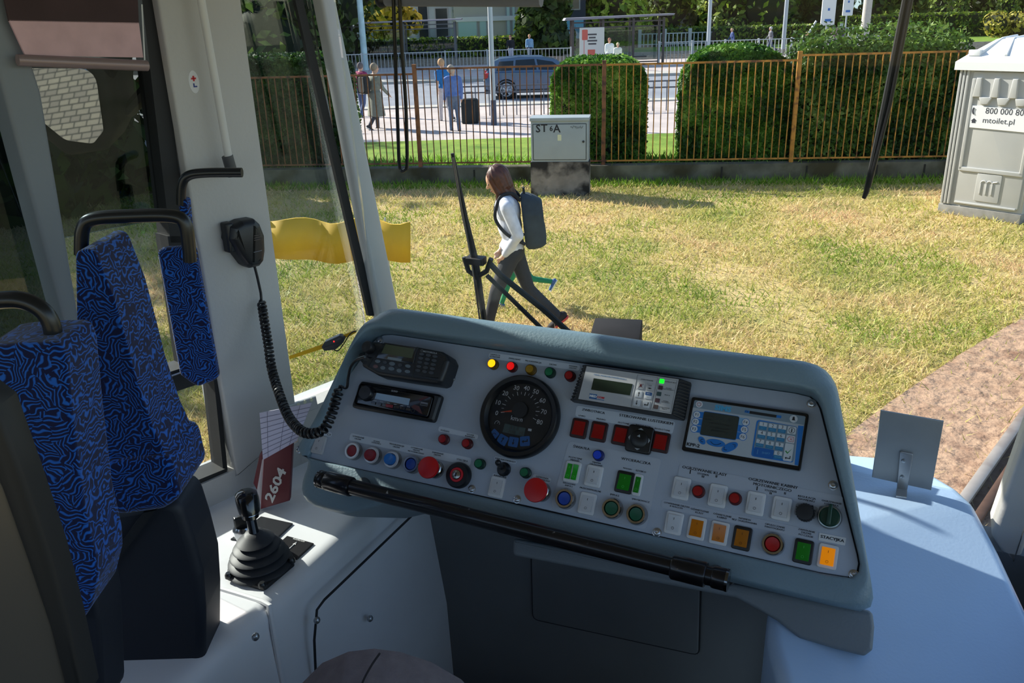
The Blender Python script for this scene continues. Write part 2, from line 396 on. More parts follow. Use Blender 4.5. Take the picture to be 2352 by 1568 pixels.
# cobbled yard on the tram's far left side
def cobble_mat():
    m = bpy.data.materials.new('cobbles'); m.use_nodes = True; nt = m.node_tree; b = nt.nodes['Principled BSDF']; L = nt.links.new
    ge = nt.nodes.new('ShaderNodeNewGeometry'); br = nt.nodes.new('ShaderNodeTexBrick'); br.inputs['Scale'].default_value = 5.5; br.offset_frequency = 2; br.squash = .8; br.squash_frequency = 3
    br.inputs['Color1'].default_value = s2l((196, 176, 150))+(1,); br.inputs['Color2'].default_value = s2l((168, 150, 132))+(1,)
    br.inputs['Mortar'].default_value = s2l((84, 76, 68))+(1,); br.inputs['Mortar Size'].default_value = .03
    L(ge.outputs['Position'], br.inputs['Vector']); L(br.outputs['Color'], b.inputs['Base Color']); b.inputs['Roughness'].default_value = .8
    MATS['cobbles'] = m; return m
slab('ground_cobbles', [(-16, -12), (-2.0, -12), (-2.0, .2), (-8.4, 4.6), (-12, 5.4), (-16, 5)], -.1, .015, cobble_mat(), kind='structure')

# ---- grass blades of the lawn
def grass():
    n = 230000
    r = 3.0*np.exp(RNG.uniform(0, 1, n)*math.log(17.5/3.0)); a = YAW+RNG.uniform(-.72, .62, n)+math.pi/2
    x, y = r*np.cos(a), r*np.sin(a)
    fl = (x-FN.o.x)*-math.sin(FA)+(y-FN.o.y)*math.cos(FA)          # distance beyond the fence plane
    keep = (fl < -.25) & ~((x > -2) & (y < 3.0)) & ~((x > -16) & (x < -2) & (y < .3))
    bx = np.array([p.x for p in bed]); by = np.array([p.y for p in bed])
    ins = np.zeros(n, bool); j = len(bx)-1
    for i in range(len(bx)):
        c = ((by[i] > y) != (by[j] > y)) & (x < (bx[j]-bx[i])*(y-by[i])/(by[j]-by[i]+1e-12)+bx[i]); ins ^= c; j = i
    keep &= ~(ins & (RNG.uniform(0, 1, n) > .05))
    # worn patch
    wp = atz(1740, 680); keep &= ~((((x-wp.x)*.9+(y-wp.y)*.5)**2/.25+((x-wp.x)*.5-(y-wp.y)*.9)**2/2.2+RNG.uniform(-.5, .5, n) < 1) & (RNG.uniform(0, 1, n) > .45))
    x, y, r = x[keep], y[keep], r[keep]; n = len(x)
    h = RNG.uniform(.025, .085, n)*(1+RNG.normal(0, .25, n).clip(-.4, .8)); w = .004+.0012*r*RNG.uniform(.6, 1.4, n)
    t = RNG.uniform(0, 2*math.pi, n); lean = RNG.uniform(.3, 1.6, n)*h; la = RNG.uniform(0, 2*math.pi, n)
    z = np.zeros(n); c = np.stack([x, y, z], 1); s = np.stack([np.cos(t), np.sin(t), z], 1)*w[:, None]*.5
    tip = c+np.stack([np.cos(la)*lean, np.sin(la)*lean, h], 1)
    v = np.stack([c-s, c+s, tip], 1).reshape(-1, 3); f = np.arange(3*n).reshape(n, 3)
    m = leafmat('grass blades', [(92, 124, 34), (140, 160, 62), (196, 186, 110), (224, 196, 152), (206, 166, 130)], .4, .5)
    o = bpy.data.objects.new('grass', numpy_mesh('grass', v, f, [m])); COL.objects.link(o)
    o['kind'] = 'stuff'; o['label'] = 'patchy sunlit grass, green and straw coloured, of the lawn'; o['category'] = 'grass'
grass()
def tuft_strip(name, label, n, p0, p1, width, h0, h1, cols, m_name, w=.012):
    t = RNG.uniform(0, 1, n)[:, None]; q = np.array(p0)*(1-t)+np.array(p1)*t; d = np.array(p1)-np.array(p0); d /= np.linalg.norm(d)
    q += np.stack([-d[1]*np.ones(n), d[0]*np.ones(n), np.zeros(n)], 1)*RNG.uniform(-.5, .5, n)[:, None]*width
    h = RNG.uniform(h0, h1, n); a = RNG.uniform(0, 2*math.pi, n); s = np.stack([np.cos(a), np.sin(a), 0*a], 1)*w
    la = RNG.uniform(0, 2*math.pi, n); tip = q+np.stack([np.cos(la)*h*.6, np.sin(la)*h*.6, h], 1)
    v = np.stack([q-s, q+s, tip], 1).reshape(-1, 3)
    o = bpy.data.objects.new(name, numpy_mesh(name, v, np.arange(3*n).reshape(n, 3), [leafmat(m_name, cols, .4)])); COL.objects.link(o)
    o['kind'] = 'stuff'; o['label'] = label; o['category'] = 'grass'
a, b = FN.p(-14, 0, .33), FN.p(6, 0, .33)
tuft_strip('weeds', 'fresh green weeds along the foot of the low concrete wall', 5000, a, b, .5, .04, .16, [(90, 140, 30), (140, 176, 50), (110, 130, 40)], 'weed blades')
a, b = FN.p(-15, .16, -.9), FN.p(8, .16, -.9)
tuft_strip('verge_grass', 'bright green grass between the fence and the pavement', 9000, a, b, 1.7, .06, .2, [(78, 126, 30), (128, 172, 52), (164, 194, 84)], 'verge blades', .02)

# ---- low concrete wall under the fence
zt = FN.px(1590, 378)[1]
WALL_H = max(.25, zt)
mb = MB(m_conc).prism([(-15, -.2), (8, -.2), (8, WALL_H), (-15, WALL_H)], FN, -.28, 0)
mb.build('wall_low', kind='structure', smooth=0)
mb = MB(mat('dark joint', (44, 40, 34), .9))
for px, py in ((1657, 405), (1853, 390), (2013, 395), (2122, 395), (1090, 410)):
    u, _ = FN.px(px, py); mb.box(FN.p(u, WALL_H*.45, .002), (.03, WALL_H*.8, .012), FN)
mb.build('wall_low_joints', kind='structure', smooth=0)

# ---- rusty bar fence on the wall
m_rust = mat('rusty yellow paint', (182, 124, 48), .7, var=.25, vscale=6, dirt=((96, 58, 34), 7, .5, .66))
m_rust2 = mat('rusty brown paint', (132, 84, 50), .75, var=.25, vscale=6, dirt=((80, 50, 36), 7, .5, .66))
FB = Fr(FN.p(0, 0, -.14), FN.x, FN.y)
def fence(px0, px1, ytop, ybot, label, mt, post_at=None):
    u0 = px0 if px0 < 0 and px0 > -60 else FB.px(px0, ytop)[0]; u1 = FB.px(px1, ytop)[0]
    vt = FB.px((px1 if px0 < 0 else px0), ytop)[1]; vb = WALL_H+.07
    root = thing('bar_fence', label, 'fence', FB.p((u0+u1)/2, WALL_H), 'panels of the rusty bar fence')
    for v, hh in ((vt, .035), (vb, .03)): MB(mt).box(FB.p((u0+u1)/2, v), (u1-u0, hh, .012), FB).build('rail', root, smooth=0)
    n = int((u1-u0)/.127)
    for k in range(1, n):
        u = u0+(u1-u0)*k/n; j = random.uniform(-.008, .008)
        MB(mt).prism(rect(.018, vt-vb-.0), Fr(FB.p(u, (vt+vb)/2), FB.x+FB.y*j, FB.y-FB.x*j), -.008, .008).build('bar', root, smooth=0)
    if post_at:
        u, v = FB.px(*post_at); MB(mt).box(FB.p(u, (v+.1)/2+.05), (.075, v-.1, .06), FB, .004).build('post', root)
fence(-13.5, 951, 170, 392, 'rusty bar fence panel at the far left, beyond the windscreen pillar', m_rust2, (951, 154))
fence(954, 1388, 159, 380, 'rusty bar fence panel behind the grey utility box', m_rust2, (1388, 145))
fence(1391, 1838, 149, 373, 'ochre bar fence panel between two posts across the hedge gap', m_rust, (1838, 124))
fence(1841, 2290, 127, 360, 'ochre bar fence panel overgrown by the hedge beside the toilet', m_rust)

# ---- clipped hedges behind the fence
def hedge(pxs, ytop, label, cols, mname, depth=1.5, n=9000, back=.45, round_=.5, ragged=0.0):
    (ua, _), (ub, _) = FB.px(pxs[0], 200), FB.px(pxs[1], 200)
    root_z = .14; h = Fr(FB.p(0, 0, -back-depth*.35), FB.x, FB.y).px((pxs[0]+pxs[1])/2, ytop)[1]-root_z-.03; cx = (ua+ub)/2; hw = (ub-ua)/2
    fr = Fr(FB.p(cx, root_z, -back-depth/2), FB.x, -FB.z, (0, 0, 1))
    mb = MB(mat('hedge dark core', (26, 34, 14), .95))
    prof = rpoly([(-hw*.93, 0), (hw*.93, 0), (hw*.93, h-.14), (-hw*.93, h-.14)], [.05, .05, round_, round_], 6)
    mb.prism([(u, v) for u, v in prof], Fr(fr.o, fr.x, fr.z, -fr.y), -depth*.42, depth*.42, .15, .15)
    # leaves over the shell
    P, N = [], []
    while len(P) < n:
        f = random.random(); u = random.uniform(-hw, hw); v = h*random.random()**.8; w = random.uniform(-depth/2, depth/2)
        if f < .5: w = -depth/2; nn = (0, -1, 0)
        elif f < .8: v = h; nn = (0, 0, 1)
        elif f < .9: u = -hw; nn = (-1, 0, 0)
        else: u = hw; nn = (1, 0, 0)
        # round the upper edges
        ex = max(0, abs(u)-(hw-round_)); ey = max(0, v-(h-round_)); q = math.hypot(ex, ey)
        if q > round_: k = round_/q; u = math.copysign(hw-round_+ex*k, u); v = h-round_+ey*k
        if abs(w) > depth/2-.2 and v > h-.2: v -= random.uniform(0, .12)
        bulge = .07*math.sin(u*4.1+1)+.06*math.sin(v*5.3+u*2)
        p = fr.p(u, w-bulge*(1 if w < 0 else -1), v+random.uniform(-.05, .04)+(random.random()**4)*ragged)
        P.append(p); N.append(fr.x*nn[0]+fr.y*nn[1]+fr.z*nn[2])
    lm = leafmat(mname, cols, .3, 1.3)
    core = mb.build('hedge', label=label, cat='hedge', group='clipped hedges behind the fence')
    o = bpy.data.objects.new('leaves', leaves_mesh('leaves', np.array([p[:] for p in P])-np.array(core['_o']), np.array([q[:] for q in N]), .055, lm))
    COL.objects.link(o); o.parent = core; o['kind'] = 'stuff'
g1 = [(20, 44, 14), (44, 84, 22), (92, 138, 40), (168, 196, 92)]
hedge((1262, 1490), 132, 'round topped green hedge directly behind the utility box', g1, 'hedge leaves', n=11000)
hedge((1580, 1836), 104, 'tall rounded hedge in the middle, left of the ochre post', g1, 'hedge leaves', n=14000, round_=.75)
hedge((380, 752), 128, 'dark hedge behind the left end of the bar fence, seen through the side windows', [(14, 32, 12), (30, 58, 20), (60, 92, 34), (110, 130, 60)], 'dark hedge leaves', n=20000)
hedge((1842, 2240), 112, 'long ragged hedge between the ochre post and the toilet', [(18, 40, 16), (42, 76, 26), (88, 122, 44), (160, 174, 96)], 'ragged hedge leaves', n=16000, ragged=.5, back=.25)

# ---- grey utility box on its concrete plinth
b0, b1 = atz(1220, 450), atz(1353, 450); ex = (b1-b0).normalized(); wdt = (b1-b0).length
UB = Fr((b0+b1)/2, ex, (0, 0, 1)); dep = .42
root = thing('utility_box', 'grey metal utility box marked ST 6A on a stained concrete plinth', 'utility box', UB.p(0, 0, -dep/2))
hpl = UB.px(1286, 372)[1]; htop = UB.px(1286, 274)[1]
MB(mat('stained plinth', (128, 122, 116), .9, var=.25, vscale=5, bump=.4, bscale=30, dirt=((34, 32, 30), 2.2, .44, .56))).prism(rect(wdt, hpl+.1, cy=hpl/2-.05), UB, -dep, 0).build('plinth', root, smooth=0)
m_ub = mat('grey cabinet paint', (150, 160, 166), .55, var=.06, vscale=4)
MB(m_ub).prism(rect(wdt*.97, htop-hpl, cy=(htop+hpl)/2), UB, -dep, -.01, .008, .008).build('body', root)
MB(m_ub).prism(rect(wdt*1.0, .055, cy=htop), UB, -dep-.02, .02, .006, .006).build('lid', root)
dr = MB(m_ub).prism(rect(wdt*.88, (htop-hpl)*.82, cy=(htop+hpl)/2-.02), UB, -.02, .0, .003).build('door', root)
q = MB(mat('seam black', (46, 50, 54), .7))
c = (htop+hpl)/2-.02
for cx, cy, w_, h_ in ((0, c+(htop-hpl)*.42, wdt*.9, .008), (0, c-(htop-hpl)*.42, wdt*.9, .008), (-wdt*.45, c, .008, (htop-hpl)*.84), (wdt*.45, c, .008, (htop-hpl)*.84)):
    q.prism(rect(w_, h_, cx=cx, cy=cy), UB, -.011, -.004)
q.build('seam', root, smooth=0)
q = MB(mat('stencil black', (40, 42, 46), .8))
for t, px, py, hh in (('S', 1236, 295, .13), ('T', 1250, 294, .13), ('6', 1266, 295, .085), ('A', 1279, 295, .13)):
    u, v = UB.px(px, py); q.text(t, UB.sub(u, v), size=hh*1.4, w=.003, bold=.02)
pts = [UB.px(1310+k*1.7, 292+random.uniform(-3.5, 3.5)) for k in range(18)]
q.tube([UB.p(u, v, .002) for u, v in pts], .003, 4); q.build('lettering', dr, smooth=0)
u, v = UB.px(1285, 316); MB(mat('pale sticker', (206, 208, 176), .6)).prism(rect(.065, .1, .01, cx=u, cy=v), UB, 0, .002).build('sticker', dr)
u, v = UB.px(1340, 325); MB(MATS['seam black']).lathe(UB.sub(u, v), [(.02, 0), (.02, .012), (.012, .016)], 12).build('lock', dr)

# ---- portable toilet at the right
t0, t1 = atz(2153, 488), atz(2352, 518); ex = (t1-t0).normalized(); PTW = 1.16
PT = Fr(t0, ex, (0, 0, 1)); ph = PT.px(2206, 150)[1]
root = thing('portable_toilet', 'pale grey plastic portable toilet cabin with white roof beside the hedge', 'toilet cabin', PT.p(PTW/2, 0, -.55))
m_pt = mat('grey moulded plastic', (178, 178, 176), .5, var=.04, vscale=3); m_pw = mat('white moulded plastic', (226, 228, 230), .45)
MB(m_pt).prism(rect(PTW, ph-.12, cx=PTW/2, cy=ph/2+.06), PT, -1.15, -.03, .03, .03).build('cabin', root)
MB(mat('grey skid base', (140, 138, 134), .7, var=.2)).prism(rect(PTW*1.01, .14, cx=PTW/2, cy=.07), PT, -1.17, .0, .01).build('base', root)
q = MB(m_pt)
for cx in (.035, .085, .135): q.prism(rect(.034, ph-.2, .01, cx=cx, cy=ph/2+.06), PT, -.04, .012, .006)
q.build('corner_ribs', root)
dr = MB(m_pt).prism(rect(PTW*.78, ph-.28, .02, cx=PTW*.56, cy=ph/2+.06), PT, -.04, -.01, .008).build('door', root)
q = MB(m_pt)
for cx, cy, w_, h_ in ((PTW*.2, ph*.62, .05, ph*.6), (PTW*.92, ph*.62, .05, ph*.6), (PTW*.56, ph*.325, PTW*.76, .06), (PTW*.56, .2, PTW*.74, .03)):
    q.prism(rect(w_, h_, .01, cx=cx, cy=cy), PT, -.02, .012, .008)
for k in range(4):      # vent scoops under the roof
    x = .27+k*.24; q.prism([(x, ph-.16), (x+.07, ph-.16), (x+.09, ph-.42), (x-.02, ph-.42)], PT, -.02, .03, .012)
    q.prism([(x+.07, ph-.42), (x+.25, ph-.42), (x+.2, ph-.52), (x+.1, ph-.52)], PT, -.02, .028, .012)
q.build('mouldings', dr)
q = MB(m_pt); u, v = PT.px(2265, 432); q.prism(rect(.34, .4, .02, cx=u+.02, cy=v), PT, -.02, .004, .004)
fr_ = PT.sub(u+.02, v, .006)
for a_, b_ in (((-.1, -.09), (-.1, .06)), ((-.02, -.09), (-.02, .06)), ((.06, -.09), (.06, .06))): q.cap(fr_.p(*a_), fr_.p(*b_), .012, n=6)
for c_ in (-.06, .02): q.tube([fr_.p(c_+.04*math.cos(t), .06+.04*math.sin(t)) for t in [math.pi*k/8 for k in range(9)]], .012, 6)
q.cap(fr_.p(.06, .085), fr_.p(.12, .1), .011, n=6); q.build('embossed_mark', dr)
# sign with phone and web address
u0, v0 = PT.px(2236, 242); u1, v1 = PT.px(2226, 292)
sg = MB(mat('white sign', (228, 228, 230), .5)).prism([(u1, v1), (PTW*.9, v1-.015), (PTW*.9, v0-.03), (u0-.03, v0)], PT, -.01, .006).build('sign', dr)
q = MB(mat('sign ink', (52, 54, 64), .7))
u, v = PT.px(2302, 256); q.text('800 000 800', PT.sub(u+.06, v), width=.56, w=.008, cap=.085)
u, v = PT.px(2297, 280); q.text('mtoilet.pl', PT.sub(u-.02, v), width=.42, w=.008, cap=.1)
u, v = PT.px(2240, 254); q.tube([PT.p(u+.03*math.cos(t), v+.05*math.sin(t), .008) for t in [2.2+k*.35 for k in range(7)]], .011, 5)
u, v = PT.px(2237, 277); q.prism([(u-.025, v-.03), (u+.025, v-.03), (u+.025, v), (u+.04, v), (u, v+.035), (u-.04, v), (u-.025, v)], PT, .005, .009)
q.build('lettering', sg, smooth=0)
# roof: a shallow hipped lid with ribs
def ring(z, ins, dx=.05): return [PT.p(-dx+ins, z, .05-ins), PT.p(PTW+dx-ins, z, .05-ins), PT.p(PTW+dx-ins, z, -1.2+ins), PT.p(-dx+ins, z, -1.2+ins)]
q = MB(m_pw).loops([ring(ph-.06, 0), ring(ph+.05, 0), ring(ph+.12, .08), ring(ph+.34, .36), ring(ph+.36, .42)]); rf = q.build('roof', root, smooth=20)
q = MB(m_pw)
for x in (.18, .5, .82): q.tube([PT.p(x*PTW, ph+.14, -.04), PT.p(.3+x*.45, ph+.35, -.34), PT.p(.3+x*.45, ph+.37, -.8)], .022, 6)
q.box(PT.p(.16, ph+.17, -.06), (.16, .08, .08), PT, .01); q.build('rib', rf)

# ---- lamp posts and masts
m_pole = mat('galvanised pole', (170, 178, 188), .45, metal=.3); m_cpole = mat('pale concrete pole', (188, 182, 174), .85, var=.08)
def pole(name, px, pyb, r, label, m, h=9, dirtbase=False, lean=0, fix=None):
    p = fix or atz(px, pyb); q = MB(m).cyl(p, p+V(lean, 0, h), r, r*.72, 12)
    if dirtbase: q.m(mat('dark base paint', (70, 76, 96), .7)).cyl(p, p+V(0, 0, .75), r*1.12, r*1.08, 12)
    q.m(m).cyl(p, p+V(0, 0, .03), r*1.8, r*1.8, 12)
    return q.build(name, label=label, cat='pole')
pole('lamp_post', 1135, 292, .075, 'grey lamp post in front of the dark estate car', m_pole, dirtbase=True)
pole('lamp_post', 1624, 153, .11, 'thin grey lamp post right of the bus shelter', m_pole, 11)
pole('lamp_post', 1798, 118, .15, 'thin grey lamp post behind the walking man in grey', m_pole, 12)
pole('catenary_mast', 1981, 118, .3, 'thick concrete tram wire mast near the stop signs', m_cpole, 12)
pole('advert_column', 840, 165, .2, 'pale blue and white pole behind the couple at left', mat('poster wrapped pole', (190, 214, 220), .6, var=.2, vscale=2), 9)

# ---- railings
m_dr = mat('dark railing', (92, 96, 108), .5, metal=.4); m_lr = mat('light railing', (178, 182, 186), .55)
def railing(g0, g1, y, h, label, m, step, rails=(1, .12), bw=.022, name='railing', pst=None, rw=.045, x=1200):
    a = gy(y, x); root = thing(name, label, 'railing', G.p((g0+g1)/2, a, 0))
    for k in rails: MB(m).box(G.p((g0+g1)/2, a, h*k), (g1-g0, rw, rw), G).build('rail', root, smooth=0)
    n = int((g1-g0)/step)
    q = MB(m)
    for k in range(n+1):
        q.box(G.p(g0+(g1-g0)*k/n, a, h*rails[0]/2), (bw, bw, h*rails[0]), G)
    q.build('bars', root, smooth=0).__setitem__('kind', 'stuff')
    if pst:
        for k in range(pst+1): MB(m).box(G.p(g0+(g1-g0)*k/pst, a, h*.53), (bw*3, bw*3, h*1.06), G).build('post', root, smooth=0)
gx = lambda px, py: gcoord(atz(px, py))[0]
railing(gx(1035, 268), gx(1580, 268), 268, .95, 'dark pedestrian railing along the near kerb', m_dr, .42, (1, .8), .03)
railing(gx(560, 163), gx(1315, 163), 163, 1.15, 'grey platform railing left of the bus shelter', m_lr, .2, (1, .1), .025, pst=9)
railing(gx(1540, 160), gx(2260, 160), 160, 1.25, 'grey platform railing right of the bus shelter', m_lr, .22, (1, .1), .03, pst=7)
railing(gx(560, 126), gx(1300, 126), 126, 1.3, 'pale slatted railing along the grass strip at left', m_lr, .35, (1, .15), .06, pst=10, rw=.07)
railing(gx(1500, 119), gx(2300, 119), 119, 1.4, 'pale slatted railing below the conifers at right', m_lr, .35, (.8, .2), .09, pst=9, rw=.08)

# ---- bus shelters
m_fr = mat('dark brown frame', (62, 54, 56), .5); m_rfd = mat('shelter roof', (128, 124, 134), .5)
gl_sh = glass('shelter glass', (.72, .8, .82), 1.5)
def shelter(pl, pr, yb, ytop, label, poster, group, dpt=1.5, posts=4, m=None, mr=None):
    m = m or m_fr; mr = mr or m_rfd
    p0 = atz(pl, yb); p1 = p0+G.x*((atz(pr, yb)-p0).dot(G.x)); w_ = (p1-p0).length; fr = Fr(p0, G.x, (0, 0, 1)); h = fr.px((pl+pr)/2, ytop)[1]
    root = thing('bus_shelter', label, 'bus shelter', fr.p(w_/2, 0, -dpt/2), group)
    MB(mr).prism([(-.5, h-.22), (w_+.5, h-.1), (w_+.55, h+.0), (-.4, h-.08)], fr, -dpt-.3, .35, .02).build('roof', root)
    for k in range(posts):
        for dd in (0, -dpt):
            MB(m).prism(rect(.13, h-.2, cx=w_*k/(posts-1), cy=h/2-.1), fr, dd-.06, dd+.06).build('post', root, smooth=0)
    for v in (h-.35, h-.62): MB(m).prism(rect(w_, .07, cx=w_/2, cy=v), fr, -.04, .04).build('beam', root, smooth=0)
    MB(m).prism(rect(w_, .07, cx=w_/2, cy=.2), fr, -dpt-.04, -dpt+.04).build('beam', root, smooth=0)
    MB(gl_sh).prism(rect(w_*.98, h-1.0, cx=w_/2, cy=h/2-.15), fr, -dpt-.01, -dpt+.01).build('pane', root, smooth=0)
    MB(gl_sh).prism(rect(w_*.3, h-1.2, cx=w_*.52, cy=h/2-.2), fr, -.012, .012).build('pane', root, smooth=0)
    if poster:
        pa = fr.px(1331, 64); pb = fr.px(1387, 140)
        ps = MB(mat('poster paper', (200, 200, 196), .6)).prism([(pa[0], pb[1]), (pb[0], pb[1]), (pb[0], pa[1]), (pa[0], pa[1])], fr, .05, .1).build('poster', root, smooth=0)
        q = MB(mat('poster red', (196, 96, 84), .7)); u, v = fr.px(1343, 80); q.prism(rect(.32, .55, .05, cx=u, cy=v), fr, .1, .106)
        u, v = fr.px(1358, 120); q.prism(rect(.42, .3, .02, cx=u, cy=v), fr, .1, .106); u, v = fr.px(1341, 106); q.prism(rect(.03, .9, cx=u, cy=v-.1), fr, .1, .106)
        q.build('red_print', ps, smooth=0)
        q = MB(mat('poster ink', (76, 74, 78), .7))
        for i, wd in enumerate((.5, .38, .55, .45)): u, v = fr.px(1360, 79+i*7.2); q.prism(rect(wd, .085, cx=u, cy=v), fr, .1, .105)
        q.build('text_lines', ps, smooth=0)
    MB(m).prism(rect(w_*.6, .06, cx=w_*.55, cy=.5), fr, -dpt+.1, -dpt+.5).build('bench', root, smooth=0)
shelter(1316, 1540, 158, 34, 'dark framed bus shelter with a poster behind the round hedge', True, 'bus shelters')
shelter(700, 1035, 150, 48, 'light roofed glass bus shelter at left, partly behind the pillar', False, 'bus shelters', m=mat('grey frame', (112, 112, 118), .5), mr=mat('pinkish shelter roof', (178, 166, 178), .6))

# ---- signs, poster stand
def sign(px, yb, pw, y0, y1, label, name='stop_sign', cat='sign', img=None):
    p = atz(px, yb); fr = Fr(p, G.x, (0, 0, 1)); ua, va = fr.px(px-pw/2, y0); ub, vb = fr.px(px+pw/2, y1)
    root = thing(name, label, cat, p)
    MB(m_pole).cyl(p, fr.p(0, max(va, vb)), .06, .06, 10).build('post', root)
    bd = MB(mat('white board', (226, 228, 230), .5)).prism(rect(ub-ua, va-vb, .05, cx=0, cy=(va+vb)/2), fr, .05, .16).build('board', root)
    q = MB(mat('sign blue', (36, 104, 186), .5)); n = 4; wdt_ = (ub-ua)*.45
    for k in range(n): q.prism(rect(wdt_ if k in (0, n-1) else wdt_*.35, (va-vb)*.06, cx=0, cy=vb+(va-vb)*(.12+.76*k/(n-1))), fr, .15, .17)
    q.build('blue_marks', bd, smooth=0)
sign(1893, 115, 22, -40, 58, 'white tram stop sign with blue marks, left of two')
sign(1937, 108, 14, -50, 36, 'smaller white stop sign with blue marks in front of the yellow building')
p = atz(1918, 112); fr = Fr(p, G.x, (0, 0, 1)); root = thing('poster_stand', 'grey framed poster stand with pink poster below the stop signs', 'poster', p)
ua, va = fr.px(1899, 63); ub, vb = fr.px(1938, 102)
MB(mat('stand frame', (110, 112, 118), .5)).prism([(ua, 0), (ua+.1, 0), (ua+.1, vb), (ub-.1, vb), (ub-.1, 0), (ub, 0), (ub, va), (ua, va)], fr, -.06, .02).build('frame', root, smooth=0)
MB(mat('pink poster', (170, 128, 150), .6, dirt=((60, 60, 90), .8, .45, .55))).prism(rect((ub-ua)*.88, (va-vb)*.9, cx=(ua+ub)/2, cy=(va+vb)/2), fr, .02, .03).build('poster', root, smooth=0)
a = atz(1832, 118); b = onp(1875, 48, a, -G.y)
MB(m_pole).cyl(a, b, .07, .07, 8).build('stay_wire', label='thin slanting stay tube leaning to the left stop sign', cat='pole')

# ---- buildings far behind
m_bei = mat('beige facade', (176, 170, 156), .8, var=.06, vscale=.4); m_cream = mat('cream facade', (226, 212, 176), .8); m_org = mat('orange facade', (222, 160, 60), .8)
m_blu = mat('blue grey facade', (112, 130, 142), .8); m_win = mat('dark window', (38, 48, 58), .12); m_wing = mat('pale window', (150, 184, 184), .15)
def building(px0, px1, yb, D, h, m, label, wins, dp=10, wm=None, strips=()):
    a = atd(px0, yb, D); b = atd(px1, yb, D); a.z = b.z = 0; ex = (b-a); w_ = ex.length; fr = Fr(a, ex.normalized(), (0, 0, 1))
    root = thing('building', label, 'building', fr.p(w_/2, 0, -dp/2))
    MB(m).prism(rect(w_, h, cx=w_/2, cy=h/2), fr, -dp, 0).build('walls', root, smooth=0)
    MB(mat('roof slab', (120, 116, 110), .9)).prism(rect(w_+.6, .3, cx=w_/2, cy=h+.15), fr, -dp-.3, .3).build('roof', root, smooth=0)
    for x0, y0, x1, y1 in wins:
        u0, v0 = fr.px(x0, y0); u1, v1 = fr.px(x1, y1); c = ((u0+u1)/2, (v0+v1)/2)
        f = MB(mat('window frame', (150, 150, 150), .6)).prism(rect(u1-u0+.2, v0-v1+.2, cx=c[0], cy=c[1]), fr, -.05, .06).build('window', root, smooth=0)
        MB(wm or m_win).prism(rect(u1-u0, v0-v1, cx=c[0], cy=c[1]), fr, .05, .08).build('pane', f, smooth=0)
    for x0, y0, x1, y1, mm in strips:
        u0, v0 = fr.px(x0, y0); u1, v1 = fr.px(x1, y1)
        MB(mm).prism(rect(u1-u0, v0-v1, cx=(u0+u1)/2, cy=(v0+v1)/2), fr, -.02, .12).build('facade_band', root, smooth=0)
building(1045, 1262, 100, 66, 9, m_bei, 'beige glass fronted building behind the tram stop at left', [(1052, 46, 1096, 96), (1102, 48, 1118, 100), (1163, 0, 1172, 90), (1176, -10, 1184, 95), (1200, -20, 1222, 40), (1228, -10, 1250, 50)], wm=m_wing, strips=[(1046, 40, 1260, 44, mat('white band', (214, 212, 210), .6))])
building(1268, 1345, 98, 74, 10, mat('navy facade', (44, 50, 66), .8), 'dark blue building with an orange corner left of the bus shelter', [(1310, -10, 1330, 20)], strips=[(1284, -30, 1300, 30, m_org), (1270, 46, 1340, 88, mat('turquoise banner', (96, 160, 190), .7))])
building(1930, 1966, 60, 120, 12, m_cream, 'cream building with orange corner behind the stop signs', [(1912, 0, 1925, 18)], strips=[(1950, -60, 1962, 60, m_org)])
building(1972, 2150, 60, 112, 12, m_blu, 'blue grey building with dark windows behind the concrete mast', [(1985, 8, 2005, 30), (2060, 10, 2085, 32), (2110, 10, 2135, 32)])
building(770, 1040, 100, 88, 8, mat('pale glass hall', (150, 158, 160), .5, var=.2, vscale=.5), 'pale building with tall glass panes at far left', [(785, 10, 800, 46), (905, 20, 940, 85), (960, 15, 985, 90), (1000, 20, 1030, 88)])
p = atz(1573, 88); MB(mat('white container', (206, 222, 224), .6)).box(p+V(0, 0, 1.6), (3.4, 2.4, 3.2), G, .03).m(mat('blue container', (60, 96, 128), .6)).box(p+G.x*3.4+V(0, 0, 1.5), (3, 2.4, 3.0), G, .03).build('storage_container', label='white and blue container under the trees right of the bus shelter', cat='container')

